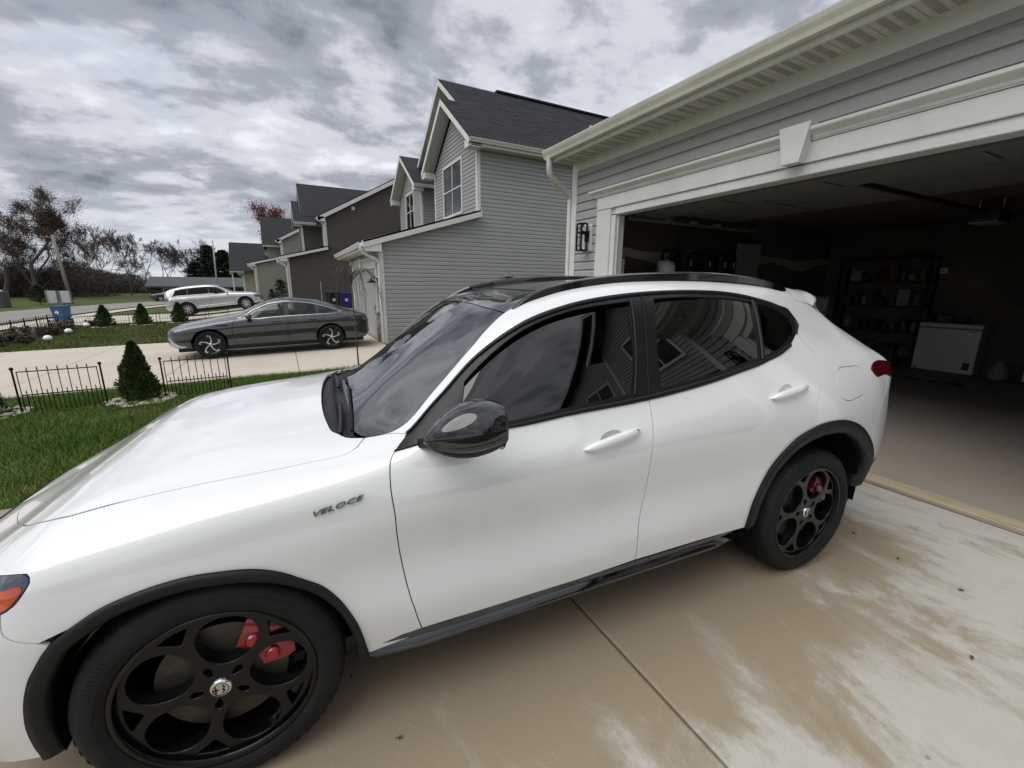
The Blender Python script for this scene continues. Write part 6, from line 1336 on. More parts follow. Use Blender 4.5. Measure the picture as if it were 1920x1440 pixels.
parked_car('dark grey fastback sedan with swirl alloy wheels parked at the grey house', (-1.735, 13.86, zgf(-.3, 13.9) + .005), R_(1.5), sedan, 'grey_paint', sw_src, pitch=-.020)
suv = dict(x0=-.98, x1=4.08, w=.97, wb=2.99, r=.385, sill=.36, rake=.18, rr=.55, split=4, n=19,
    top=[(-.98, .80), (-.85, .92), (-.4, 1.04), (.45, 1.14), (.6, 1.17), (1.0, 1.42), (1.35, 1.62), (1.7, 1.70), (2.4, 1.72), (3.1, 1.69), (3.6, 1.62), (3.75, 1.55), (3.9, 1.25), (4.02, 1.05), (4.08, .9)],
    belt=[(-.98, .76), (-.5, .95), (.5, 1.05), (1.5, 1.09), (2.6, 1.11), (3.6, 1.14), (4.08, 1.0)],
    dlo_top=[(.72, 1.10), (1.0, 1.29), (1.35, 1.50), (1.7, 1.575), (2.4, 1.595), (3.0, 1.57), (3.4, 1.52)], dlo_bot=[(3.4, 1.52), (3.5, 1.32), (3.62, 1.17), (3.0, 1.15), (2.0, 1.125), (1.2, 1.105), (.72, 1.10)],
    glass=[[[(.90, 1.14), (1.2, 1.36), (1.4, 1.47), (1.72, 1.545)], [(1.72, 1.545), (1.70, 1.15)], [(1.70, 1.15), (1.3, 1.13), (.90, 1.14)]], [[(1.80, 1.55), (2.3, 1.56), (2.75, 1.55)], [(2.75, 1.55), (2.78, 1.17)], [(2.78, 1.17), (2.3, 1.16), (1.80, 1.15)], [(1.80, 1.15), (1.80, 1.55)]], [[(2.84, 1.54), (3.1, 1.525), (3.35, 1.49)], [(3.35, 1.49), (3.45, 1.3), (3.52, 1.19)], [(3.52, 1.19), (3.2, 1.185), (2.86, 1.175)], [(2.86, 1.175), (2.84, 1.54)]]],
    sheets=[('windscreen', [[(.70, 6.0), (1.0, 6.0), (1.34, 6.1)], [(1.34, 6.1), (1.36, 7), (1.36, 8)], [(1.36, 8), (.66, 8)], [(.66, 8), (.66, 7), (.70, 6.0)]], 'house_glass')],
    seams=[[(.62, 1.05), (.55, .85), (.55, .6), (.66, .42)], [(1.76, 1.10), (1.75, .8), (1.74, .42)], [(2.86, 1.12), (2.80, .95), (2.55, .78), (2.45, .5)]], handles=[(1.55, .98, .22), (2.62, 1.0, .22)],
    marks=[('headlight', [[(-.90, .80), (-.55, .86)], [(-.55, .86), (-.58, .72), (-.86, .66)], [(-.86, .66), (-.90, .80)]], 'lamp_dark'), ('taillight', [[(3.74, 1.13), (3.98, 1.10)], [(3.98, 1.10), (4.0, .94)], [(4.0, .94), (3.80, .97), (3.74, 1.13)]], 'tail_red'), ('grille', [[(-.95, .74), (-.85, .78)], [(-.85, .78), (-.83, .52), (-.93, .46)], [(-.93, .46), (-.95, .74)]], 'gloss_black')],
    lines=[('sill_moulding', [(.60, .50), (1.5, .49), (2.4, .50)], .05, 'silver_paint'), ('roof_rail', [(1.5, 1.64), (2.4, 1.665), (3.4, 1.60)], .02, 'chrome')], mirror=(.86, 1.16), glassmat='tint_far', frame='gloss_black', seat='interior_black')
# nose points to the garage (towards +X): turned half a circle
zr, zf = -.296, .03
parked_car('silver estate sport utility car parked nose-in at the brown house', (-2.0, 32.45, zf + .0), math.pi, suv, 'silver_paint', mw_src, pitch=.109)
hatch = dict(suv); hatch.update(x1=3.6, wb=2.6)
compact = dict(x0=-.85, x1=3.45, w=.88, wb=2.6, r=.31, sill=.25, rake=.25, rr=.6, split=4, n=15, top=[(-.85, .62), (-.6, .78), (.2, .93), (.5, .98), (1.0, 1.28), (1.5, 1.44), (2.3, 1.45), (2.9, 1.36), (3.2, 1.15), (3.4, .95), (3.45, .8)], belt=[(-.85, .58), (-.4, .80), (1, .93), (3, .98), (3.45, .80)],
    dlo_top=[(.6, .96), (1.0, 1.20), (1.5, 1.34), (2.2, 1.35), (2.75, 1.27), (2.95, 1.12)], dlo_bot=[(2.95, 1.12), (2.7, 1.01), (1.7, .97), (.6, .96)], glass=[[[(.8, .99), (1.1, 1.19), (1.5, 1.30), (2.2, 1.31), (2.6, 1.25)], [(2.6, 1.25), (2.6, 1.04), (1.7, 1.0), (.8, .99)]]],
    sheets=[('windscreen', [[(.62, 6.0), (.9, 6.0), (1.15, 6.1)], [(1.15, 6.1), (1.15, 8)], [(1.15, 8), (.58, 8)], [(.58, 8), (.62, 6.0)]], 'house_glass')], seams=[[(1.55, .96), (1.52, .6), (1.5, .3)]], handles=[(1.35, .82, .18)], marks=[('headlight', [[(-.78, .6), (-.5, .66)], [(-.5, .66), (-.52, .56), (-.76, .52)], [(-.76, .52), (-.78, .6)]], 'lamp_dark'), ('taillight', [[(3.2, .92), (3.36, .9)], [(3.36, .9), (3.36, .78)], [(3.36, .78), (3.22, .80), (3.2, .92)]], 'tail_red')], mirror=(.8, 1.0), glassmat='tint_far', chrome='satin_black')
parked_car('small dark car standing on the far road behind the silver one', (-12.6, 63.5, zgf(-12.5, 64) + .02), R_(18), compact, 'dark_paint', mw_src)
purge(sw_src); purge(mw_src)

# ================================================================== GARDEN, STREET AND TREES
def fast_mesh(name, V, F, mat, parent=None, smooth=False, kind=None):
    """V (n,3), F (m,3|4) numpy -> mesh object"""
    V = np.ascontiguousarray(V, np.float32); F = np.ascontiguousarray(F, np.int32); k_ = F.shape[1]; me = bpy.data.meshes.new(name)
    me.vertices.add(len(V)); me.vertices.foreach_set('co', V.ravel()); me.loops.add(F.size); me.loops.foreach_set('vertex_index', F.ravel()); me.polygons.add(len(F)); me.polygons.foreach_set('loop_start', np.arange(0, F.size, k_, dtype=np.int32)); me.polygons.foreach_set('loop_total', np.full(len(F), k_, np.int32)); me.update(calc_edges=True); me.validate()
    me.materials.append(M[mat])
    if smooth: me.shade_smooth()
    o = bpy.data.objects.new(name, me); put(o, parent)
    if kind: o['kind'] = kind
    return o
def foliage(name, stops, scale=1.2, rough=.75, trans=.15):
    k = NB(name); g = k.n("ShaderNodeNewGeometry"); n1 = k.noise(g.outputs['Position'], scale, 3, .6); n2 = k.noise(g.outputs['Position'], scale * 14, 2, .6)
    k.set(color=k.mix(k.ramp(n2, [(.35, .5), (.65, 0.)]), k.ramp(n1, stops), tuple(c * .5 for c in stops[0][1])), rough=rough, spec=.25); return k.m
foliage('grass_blade', [(.28, (.065, .140, .018)), (.50, (.105, .185, .028)), (.70, (.19, .20, .055))], 1.6); foliage('grass_far', [(.30, (.085, .11, .026)), (.55, (.115, .135, .038)), (.75, (.19, .165, .07))], .8)
foliage('arborvitae', [(.3, (.026, .058, .015)), (.6, (.050, .090, .024)), (.8, (.10, .105, .036))], 5.); foliage('pine_needles', [(.3, (.012, .026, .014)), (.7, (.028, .046, .024))], .5); foliage('russet_leaf', [(.3, (.070, .034, .026)), (.6, (.115, .050, .034)), (.8, (.095, .068, .054))], .35); foliage('red_leaf', [(.3, (.14, .028, .026)), (.7, (.24, .07, .06))], .6)
foliage('thicket', [(.3, (.060, .050, .044)), (.6, (.085, .068, .058)), (.8, (.10, .066, .050))], .15); foliage('dead_leaf', [(.3, (.10, .055, .022)), (.7, (.20, .12, .06))], 20.); foliage('dry_bush', [(.3, (.06, .045, .028)), (.7, (.12, .085, .05))], 2.)
simple('bark', (.095, .082, .072), .95, var=.3, vs_=8); simple('bark_dark', (.075, .066, .060), .95, var=.3, vs_=8)

# --- lawn blades near the drive
def blades(name, n, region, hmin, hmax, w, mat, skip=None, seed=1):
    rg = np.random.default_rng(seed); x = rg.uniform(region[0], region[1], n); y = rg.uniform(region[2], region[3], n)
    pat = np.sin(x * 2.1 + 1.3 * np.sin(y * 1.7)) * np.sin(y * 2.6 + x) ; keep = rg.uniform(0, 1, n) < .78 + .22 * pat
    if skip is not None: keep &= ~skip(x, y)
    x, y = x[keep], y[keep]; n = len(x); z = zg(x, y) - .036; a = rg.uniform(0, 2 * np.pi, n); h = rg.uniform(hmin, hmax, n) * (1 + .25 * pat[keep]); lean = rg.normal(0, .45, (n, 2)) * h[:, None]
    dx, dy = np.cos(a) * w, np.sin(a) * w
    V = np.stack([np.stack([x - dx, y - dy, z], 1), np.stack([x + dx, y + dy, z], 1), np.stack([x + lean[:, 0], y + lean[:, 1], z + h], 1)], 1).reshape(-1, 3)
    return tag(fast_mesh(name, V, np.arange(3 * n).reshape(-1, 3), mat), kind='stuff')
o = blades('lawn_grass', 150000, (-5.2, 3.6, 4.16, 9.72), .045, .095, .0042, 'grass_blade', lambda x, y: (y < 4.2) , 3); o['label'] = 'green mown lawn between the two driveways'; o['category'] = 'grass'
o = blades('lawn_grass', 60000, (-10.3, 2.4, 17.55, 28.3), .05, .11, .009, 'grass_far', None, 5); o['label'] = 'olive lawn beyond the grey sedan'; o['category'] = 'grass'

# --- garden fence panels
def fence_panel(loc, rotz, label, group, ht=.56, wd=.86, n=7, detail=True):
    t = thing('fence_panel', label, 'fence', loc, rotz, group)
    for s_ in (-1, 1):
        p = MB().tube([(s_ * wd / 2, 0, -.05), (s_ * wd / 2, 0, ht + .02)], .011, 8).build('post', 'black_metal', t); MB().lathe([(0, .045), (.012, .042), (.021, .03), (.023, .018), (.015, .004), (.010, 0)], 12, c=(s_ * wd / 2, 0, ht + .02)).build('finial', 'black_metal', p, smooth=True)
    for z in (ht - .005, ht * .42): MB().box(-wd / 2 + .035, wd / 2 - .035, -.004, .004, z - .007, z + .007).build('rail', 'black_metal', t)
    for s_ in (-1, 1): MB().tube([(s_ * (wd / 2 - .038), 0, -.03), (s_ * (wd / 2 - .038), 0, ht)], .006, 6).build('stile', 'black_metal', t)
    for i in range(n):
        x = lerp(-wd / 2 + .038, wd / 2 - .038, (i + 1) / (n + 1)); MB().tube([(x, 0, 0), (x, 0, ht + .012), (x, 0, ht + .020), (x, 0, ht + .06)], [.0055, .0055, .010, .001], 6).build('picket', 'black_metal', t)
    if detail:
        for i in range(n + 1):
            x = lerp(-wd / 2 + .038, wd / 2 - .038, (i + .5) / (n + 1)); MB().tube([(x, 0, 0), (x, 0, ht * .47), (x, 0, ht * .48), (x, 0, ht * .55)], [.0055, .0055, .009, .001], 6).build('short_picket', 'black_metal', t)
    return t
fence_panel((-2.84, 8.02, -.125), R_(6), 'black wire garden fence panel left of the conical evergreen', None); fence_panel((-1.33, 8.26, -.125), R_(8), 'black wire garden fence panel between the conical evergreen and white hood', None)
for i in range(7):
    x = -9.15 + i * 1.0; fence_panel((x, 26.6 + .25 * i, zgf(x, 26.6 + .25 * i) - .03), R_(14), 'low black fence panel in the row of small evergreens beyond the sedan', 'fence panels beyond the grey sedan', .50, .92, 8, False)
for i in range(8):
    y = 19.2 + i * 1.12; fence_panel((-9.0 - .05 * i, y, zgf(-9, y) - .03), R_(92), 'low black fence panel along the planting bed by the pavement', 'fence panels along the planting bed', .58, 1.05, 4, False)

# --- conical evergreens with pebble rings
def cone_shrub(loc, h, r, label, group, n=5200, seed=1, sz=1.0, lean=(0, 0)):
    t = thing('evergreen_shrub', label, 'shrub', loc, 0, group); rg = np.random.default_rng(seed)
    MB().tube([(0, 0, -.03), (lean[0] * .5, lean[1] * .5, h * .5), (lean[0], lean[1], h * .93)], [.022, .012, .003], 6).build('trunk', 'bark_dark', t)
    u = rg.uniform(0, 1, n)**.75; zz_ = .02 + u * h * .97; a = rg.uniform(0, 2 * np.pi, n); lump = 1 + .16 * np.sin(a * 3 + zz_ * 9) + .12 * np.sin(a * 5 - zz_ * 17) + .07 * np.sin(zz_ * 41 + a * 2)
    prof = np.interp(zz_ / h, [0, .10, .35, .7, .92, 1.0], [.72, .98, .86, .46, .17, .03]) * r; rad = prof * lump * np.sqrt(rg.uniform(.45, 1.05, n))
    c = np.stack([rad * np.cos(a) + lean[0] * zz_ / h, rad * np.sin(a) + lean[1] * zz_ / h, zz_], 1); out = np.stack([np.cos(a), np.sin(a), np.zeros(n)], 1)
    d = out * rg.uniform(.2, .75, (n, 1)) + np.array([0, 0, 1]) * rg.uniform(.35, 1.0, (n, 1)) + rg.normal(0, .28, (n, 3)); d /= np.linalg.norm(d, axis=1)[:, None]; s_ = np.cross(d, rg.normal(0, 1, (n, 3))); s_ /= np.linalg.norm(s_, axis=1)[:, None]
    L_ = rg.uniform(.030, .062, (n, 1)) * sz; w = rg.uniform(.006, .013, (n, 1)) * sz
    V = np.stack([c - d * L_ * .3, c + s_ * w + d * L_ * .3, c + d * L_ * .8, c - s_ * w + d * L_ * .3], 1).reshape(-1, 3); fast_mesh('crown', V, np.arange(4 * n).reshape(-1, 4), 'arborvitae', t)
    # dark inner mass so gaps read as depth
    V = []; 
    for i in range(9):
        zq = h * (.03 + .88 * i / 8); rq = np.interp(zq / h, [0, .1, .35, .7, .92, 1], [.6, .8, .68, .34, .10, .0]) * r * .8
        for j in range(12): V.append((rq * math.cos(j * math.pi / 6) + lean[0] * zq / h, rq * math.sin(j * math.pi / 6) + lean[1] * zq / h, zq))
    mesh('inner_twigs', V, [(i * 12 + j, i * 12 + (j + 1) % 12, (i + 1) * 12 + (j + 1) % 12, (i + 1) * 12 + j) for i in range(8) for j in range(12)], 'arborvitae', t)
    return t
def pebbles(loc, r, n, label, seed, sz=.03):
    rg = np.random.default_rng(seed); J = MB()
    for i in range(n):
        a = rg.uniform(0, 2 * np.pi); q = r * math.sqrt(rg.uniform(.15, 1)); x, y = q * math.cos(a), q * math.sin(a); s_ = rg.uniform(.5, 1.3) * sz; ph = rg.uniform(0, 3); V = []
        for (zz_, rr_) in ((-.3, .8), (.15, 1.0), (.55, .6)):
            for j in range(6): b = j * math.pi / 3 + ph; V.append((x + s_ * rr_ * math.cos(b) * (1 + .3 * math.sin(j * 2.7 + ph)), y + s_ * rr_ * math.sin(b), s_ * zz_))
        J.add(V, [(k_ * 6 + j, k_ * 6 + (j + 1) % 6, k_ * 6 + 6 + (j + 1) % 6, k_ * 6 + 6 + j) for k_ in range(2) for j in range(6)] + [tuple(range(12, 18))])
    o = J.build('pebble_ring', 'pebble', None, kind='stuff'); o.location = loc; o['label'] = label; o['category'] = 'pebbles'; return o
cone_shrub((-2.05, 8.16, -.13), .88, .235, 'dense conical evergreen between the two fence panels', None, 7500, 2); pebbles((-2.03, 8.12, -.12), .42, 150, 'pale pebbles round the conical evergreen between fence panels', 4)
cone_shrub((-3.78, 8.05, -.12), .80, .30, 'conical evergreen at the outer end of the fence panels', None, 6000, 6); pebbles((-3.62, 7.98, -.12), .42, 120, 'pale pebbles round the outermost evergreen of the fence', 9)
for i, (px, py) in enumerate(((-7.4, 26.35), (-6.1, 26.75), (-4.72, 27.1))):
    cone_shrub((px, py, zgf(px, py) - .03), .98, .34, 'small conical evergreen in the far fence row beyond the sedan', 'evergreens in the far fence row', 1900, 30 + i, 2.0); pebbles((px, py - .1, zgf(px, py) - .02), .5, 45, 'pebbles round the evergreens of the far fence row', 50 + i, .045)

# --- bed by the pavement: low posts and planks, dry plants, globe lights
for i in range(7):
    y = 18.8 + i * 1.05; t = thing('bed_edging', 'weathered board between short pale stakes edging the planting bed', 'edging', (-8.35, y, zgf(-8.35, y) - .03), R_(90 + random.uniform(-3, 3)), 'edging boards of the planting bed')
    MB().box(-.45, .42, -.02, .02, 0, .30 + .05 * math.sin(i * 2), .006).build('board', 'dark_wood' if i % 3 else 'grey_wood', t); MB().box(.44, .50, -.03, .03, 0, .40, .006).build('stake', 'grey_wood', t)
rg = np.random.default_rng(12)
def twig_bush(loc, r, h, label, group, n=160, seed=1, mat='dry_bush'):
    t = thing('dry_plant', label, 'plant', loc, 0, group); rg = np.random.default_rng(seed); J = MB(); LV = []
    for i in range(n // 8):
        a = rg.uniform(0, 6.28); q = rg.uniform(.3, 1) * r; hh = h * rg.uniform(.5, 1.05); tip = (q * math.cos(a), q * math.sin(a), hh); J.tube([(0, 0, 0), (tip[0] * .4, tip[1] * .4, hh * .55), tip], [.008, .006, .002], 4, False)
        for k_ in range(8):
            f_ = rg.uniform(.35, 1.05); c = np.array([tip[0] * f_, tip[1] * f_, hh * f_]) + rg.normal(0, .04, 3); d = rg.normal(0, .035, 3); e = rg.normal(0, .03, 3); LV += [c - d, c + e, c + d, c - e]
    J.build('stem', 'bark_dark', t); V = np.array(LV); fast_mesh('leaf_spray', V, np.arange(len(V)).reshape(-1, 4), mat, t); return t
for i in range(9):
    y = 19.0 + i * .95; x = -8.0 + .35 * math.sin(i * 1.7) - .03 * i; twig_bush((x, y, zgf(x, y) - .03), .28, .34 + .12 * (i % 3 == 0), 'withered brown plant in the planting bed by the pavement', 'withered plants in the bed', 200, 70 + i)
for i, (x, y) in enumerate(((-7.0, 19.6), (-7.35, 22.3), (-7.75, 25.4))):
    t = thing('globe_light', 'white globe garden light on a short stake in the planting bed', 'garden light', (x, y, zgf(x, y) - .03), 0, 'globe lights in the planting bed')
    MB().lathe([(0, .30), (.055, .29), (.10, .25), (.118, .20), (.11, .16), (.06, .13), (0, .125)], 20).build('globe', 'white_globe', t, smooth=True); MB().tube([(0, 0, -.05), (0, 0, .13)], .018, 8).build('stake', 'plastic_black', t)

# --- bins
def wheelie(loc, rotz, label, body, lid, group=None, h=1.05, w=.58, emblem=None):
    t = thing('wheeled_bin', label, 'bin', loc, rotz, group); V = []
    for (z, hw, hd) in ((.06, w * .40, w * .42), (h * .5, w * .45, w * .50), (h * .93, w * .5, w * .56)):
        V += [(-hd, -hw, z), (hd, -hw, z), (hd, hw, z), (-hd, hw, z)]
    MB().add(V, [(k_ * 4 + j, k_ * 4 + (j + 1) % 4, k_ * 4 + 4 + (j + 1) % 4, k_ * 4 + 4 + j) for k_ in range(2) for j in range(4)] + [(3, 2, 1, 0), (8, 9, 10, 11)]).build('tub', body, t)
    MB().box(-w * .60, w * .60, -w * .53, w * .53, h * .935, h, .03).build('lid', lid, t); MB().tube([(w * .62, -w * .4, h * .9), (w * .62, w * .4, h * .9)], .018, 8).build('handle', lid, t)
    for s_ in (-1, 1): MB().lathe([(0, -.025), (.10, -.025), (.11, -.015), (.11, .015), (.10, .025), (0, .025)], 18, 'y', c=(w * .42, s_ * w * .45, .11)).build('wheel', 'rubber', t)
    if emblem: MB().lathe([(0, -.004), (.085, -.004), (.09, .004)], 18, 'x', c=(-w * .53, 0, h * .62)).build('emblem', emblem, t)
    return t
wheelie((2.55, 26.9, .05), R_(95), 'black wheeled bin with a pale sticker beside the brown house', 'plastic_black', 'plastic_black', None, 1.12, .66, 'plastic_white'); wheelie((3.28, 26.95, .05), R_(85), 'purple wheeled bin beside the black one at the brown house', 'plastic_purple', 'plastic_purple', None, 1.10, .60, 'plastic_white')
wheelie((-10.0, 30.0, zgf(-10, 30) - .0), R_(70), 'blue recycling bin with white emblem beside the road', 'plastic_blue', 'plastic_blue', None, .88, .50, 'plastic_white')
t = thing('utility_cabinet', 'dark grey cabinet with a pale rounded lid beyond the road', 'cabinet', (-21.3, 52.0, zgf(-21, 52) - .03)); MB().box(-.8, .8, -.6, .6, 0, 1.35, .05).build('housing', 'ranch_roof', t); MB().lathe([(.0, 1.55), (.4, 1.52), (.62, 1.42), (.66, 1.352)], 18).build('lid', 'plastic_white', t, smooth=True)
t = thing('marker_stake', 'thin pale stake standing before the brown house wall', 'stake', (1.95, 26.5, .0)); MB().tube([(0, 0, -.1), (0, 0, 1.70)], .022, 8).build('rod', 'pole_grey', t); MB().lathe([(0, 1.74), (.03, 1.72), (.03, 1.66), (.022, 1.65)], 10).build('cap', 'pole_grey', t)
for i, (x, y) in enumerate(((-19.0, 55.8), (-17.9, 55.2))):
    t = thing('board_sign', ('pale board sign on posts left of the utility pole', 'pale board sign just at the foot of the utility pole')[i], 'sign', (x, y, zgf(x, y) - .05), R_(10)); MB().box(-.40, .40, -.02, .02, .25, 1.35, .01).build('board', 'plastic_white', t)
    for s_ in (-.34, .34): MB().box(s_ - .04, s_ + .04, -.06, -.021, 0, 1.4, .006).build('post', 'grey_wood', t)

# --- bird feeder on a hook behind the white car
t = thing('bird_feeder', 'dark lantern shaped bird feeder on a pole before the grey siding', 'bird feeder', (4.14, 8.0, -.10)); MB().tube([(0, 0, -.05), (0, 0, 1.88)], .011, 8).build('pole', 'black_metal', t); MB().lathe([(.0, 2.0), (.014, 1.99), (.014, 1.965), (.03, 1.955), (.115, 1.90), (.12, 1.885), (.05, 1.86), (.04, 1.80), (.035, 1.76)], 8).build('roof', 'copper_grey', t)
for a in range(3): MB().tube([(.04 * math.cos(a * 2.1), .04 * math.sin(a * 2.1), 1.84), (.20 * math.cos(a * 2.1), .20 * math.sin(a * 2.1), 1.88), (.26 * math.cos(a * 2.1), .26 * math.sin(a * 2.1), 1.80)], .004, 6).build('perch', 'black_metal', t)
# --- young weeping tree with drooping bare shoots
t = thing('weeping_tree', 'young bare weeping tree in front of the grey house garage', 'tree', (1.27, 9.25, -.16)); MB().tube([(0, 0, -.05), (-.005, 0, .8), (-.02, 0, 1.55), (-.02, 0, 1.98)], [.016, .014, .012, .010], 8).build('trunk', 'bark', t, smooth=True)
rr = random.Random(8); J = MB()
for i in range(17):
    a = rr.uniform(0, 6.28); q = rr.uniform(.22, .62); top = rr.uniform(2.02, 2.20); low = rr.uniform(.75, 1.5); c, s_ = math.cos(a), math.sin(a)
    pts = [(-.02, 0, rr.uniform(1.75, 1.97))] + [(c * q * f_, s_ * q * f_, z) for f_, z in ((.30, top - .04), (.55, top), (.80, top - .14), (.97, top - .42), (1.05, lerp(top, low, .6)), (1.08, low))]
    J.tube([(p[0] + rr.uniform(-.015, .015), p[1] + rr.uniform(-.015, .015), p[2]) for p in pts], [.007, .006, .0055, .005, .0045, .004, .002], 5, False)
    for k_ in range(3): p = pts[rr.randint(3, 6)]; J.tube([p, (p[0] + rr.uniform(-.12, .12), p[1] + rr.uniform(-.12, .12), p[2] - rr.uniform(.05, .22))], [.003, .0012], 4, False)
J.build('crown', 'bark', t)

# --- fallen leaves on the drive
for i, (x, y) in enumerate(((.22, 1.26), (.10, 1.60), (3.25, 1.19), (3.17, .92), (3.13, .63), (2.57, .43))):
    t = thing('fallen_leaf', 'small curled brown leaf lying on the concrete drive', 'leaf', (x, y, .004), rr.uniform(0, 6), 'fallen leaves on the drive'); s_ = rr.uniform(.008, .013); V = []
    for k_ in range(7): f_ = k_ / 6; wd = math.sin(math.pi * min(1, f_ * .95 + .03)) * .55; V += [((f_ - .5) * 2 * s_, -wd * s_, .004 + .006 * math.sin(f_ * 5)), ((f_ - .5) * 2 * s_, 0, .001), ((f_ - .5) * 2 * s_, wd * s_, .006)]
    mesh('blade', V, [(k_ * 3 + j, k_ * 3 + j + 1, k_ * 3 + 4 + j, k_ * 3 + 3 + j) for k_ in range(6) for j in (0, 1)], 'dead_leaf', t); MB().tube([(s_, 0, .002), (s_ * 1.5, s_ * .2, .006)], .0012, 5).build('stem', 'bark_dark', t)

# --- trees
def grow(rg, P, d, L_, r, lev, segs, tips, spread=.55, up=.25, kmin=2, kmax=3, ratio=.72):
    p = np.array(P, float); d = d / np.linalg.norm(d); n = 3; pts = [p.copy()]; rad = [r]
    for i in range(n): d = d + rg.normal(0, .13, 3) + np.array([0, 0, up * .12]); d /= np.linalg.norm(d); p = p + d * L_ / n; pts.append(p.copy()); rad.append(r * (1 - .38 * (i + 1) / n))
    segs.append((pts, rad))
    if lev == 0: tips.append((p, d)); return
    for _ in range(rg.integers(kmin, kmax + 1)):
        q = d + rg.normal(0, spread, 3); q[2] += up; f_ = rg.integers(1, n + 1); grow(rg, pts[f_] if rg.uniform() < .45 else p, q, L_ * rg.uniform(ratio - .12, ratio + .1), rad[f_] * .68, lev - 1, segs, tips, spread, up, kmin, kmax, ratio)
def tree(loc, h, label, seed, group=None, leaf=None, nleaf=0, lsize=.25, levels=5, trunk=.022, spread=.50, up=.28, lean=(0, 0), bark='bark_dark', first=.30, kmax=3, name='tree', rmin=.022, twig=2600):
    rg = np.random.default_rng(seed); t = thing(name, label, 'tree', loc, 0, group); segs, tips = [], []
    grow(rg, (0, 0, -.2), np.array([lean[0], lean[1], 1.]), h * first, h * trunk, levels, segs, tips, spread, up, 2, kmax)
    zt = max(s[0][-1][2] for s in segs); sc = h / zt
    V, F = [], []
    TV, TF = [], []
    for k_, (pts, rad) in enumerate(segs):
        P = np.array(pts) * sc; sg = 6 if rad[0] > h * .008 else 3; d = np.gradient(P, axis=0); d /= np.linalg.norm(d, axis=1)[:, None]; a = np.cross(d, [.31, .95, .1]); a /= np.linalg.norm(a, axis=1)[:, None]; b = np.cross(d, a); o = len(TV if k_ == 0 else V); ring = []
        for i in range(len(P)):
            for j in range(sg): th = 2 * math.pi * j / sg; ring.append(P[i] + (a[i] * math.cos(th) + b[i] * math.sin(th)) * max(rad[i] * sc, rmin))
        f_ = [(o + i * sg + j, o + i * sg + (j + 1) % sg, o + (i + 1) * sg + (j + 1) % sg, o + (i + 1) * sg + j) for i in range(len(P) - 1) for j in range(sg)]
        if k_ == 0: TV += ring; TF += f_
        else: V += ring; F += f_
    mesh('trunk', TV, TF, bark, t, smooth=True)
    cr = fast_mesh('crown', np.array(V), np.array(F), bark, t)
    if twig:
        ap = np.concatenate([np.array(s[0])[1:] for s in segs if s[1][0] < h * .004]) * sc; c = ap[rg.integers(0, len(ap), twig)]; d = rg.normal(0, 1, (twig, 3)) + [0, 0, .45]; d /= np.linalg.norm(d, axis=1)[:, None]; s_ = np.cross(d, rg.normal(0, 1, (twig, 3))); s_ /= np.linalg.norm(s_, axis=1)[:, None]; L_ = rg.uniform(.015, .05, (twig, 1)) * h; w = .0011 * h
        TVv = np.stack([c - s_ * w, c + s_ * w, c + d * L_], 1).reshape(-1, 3); fast_mesh('twigs', TVv, np.arange(3 * twig).reshape(-1, 3), bark, cr)
    if leaf and nleaf:
        tp = np.array([p for p, _ in tips]) * sc; ap = np.concatenate([np.array(s[0])[1:] for s in segs if s[1][0] < h * .004]) * sc; c = ap[rg.integers(0, len(ap), nleaf)] + rg.normal(0, h * .030, (nleaf, 3)); d = rg.normal(0, 1, (nleaf, 3)); d /= np.linalg.norm(d, axis=1)[:, None]; s_ = np.cross(d, rg.normal(0, 1, (nleaf, 3))); s_ /= np.linalg.norm(s_, axis=1)[:, None]; L_ = rg.uniform(.5, 1.2, (nleaf, 1)) * lsize
        LV = np.stack([c - d * L_, c + s_ * L_ * .5, c + d * L_, c - s_ * L_ * .5], 1).reshape(-1, 3); fast_mesh('leaves', LV, np.arange(4 * nleaf).reshape(-1, 4), leaf, cr)
    return t
tree((-27.2, 76, -.7), 13.8, 'tall spreading tree with dark russet leaves beyond the road', 11, None, 'russet_leaf', 30000, .075, 7, .009, .60, .20, first=.15, rmin=.020, twig=13000); tree((-31.5, 80, -.7), 12.8, 'russet leaved tree behind the tall spreading one', 12, None, 'russet_leaf', 30000, .075, 7, .009, .60, .20, first=.15, rmin=.020, twig=13000); tree((-33.5, 84, -.7), 13.6, 'furthest russet tree, half hidden by the two in front', 15, None, 'russet_leaf', 26000, .08, 7, .009, .60, .20, first=.15, rmin=.02, twig=12000)
for i, (x, y, h_, sd_, ln) in enumerate(((-24.2, 88, 10.4, 21, .05), (-26.3, 97, 11.6, 22, -.06), (-22.6, 95, 10.2, 23, .16), (-23.3, 108, 11.2, 24, -.1), (-20.0, 104, 9.6, 25, .22), (-17.6, 100, 9.8, 26, -.05), (-15.6, 101, 10.2, 27, .03), (-14.2, 105, 10.6, 28, .05), (-12.2, 103, 9.8, 29, .08), (-31, 104, 11, 31, .0))):
    tree((x, y, -.8), h_, ('slim bare tree on the far bank beyond the road', 'bare tree with a leaning forked trunk beyond the road')[abs(ln) > .09], sd_, 'bare trees beyond the road', None, 0, .2, 7, .0105, .40, .24, (ln, 0), 'bark_dark', .26, rmin=.021)
tree((.7, 76, .2), 12.7, 'red autumn tree rising behind the row of houses', 41, None, 'red_leaf', 15000, .12, 6, .014, .42, .38, first=.24)
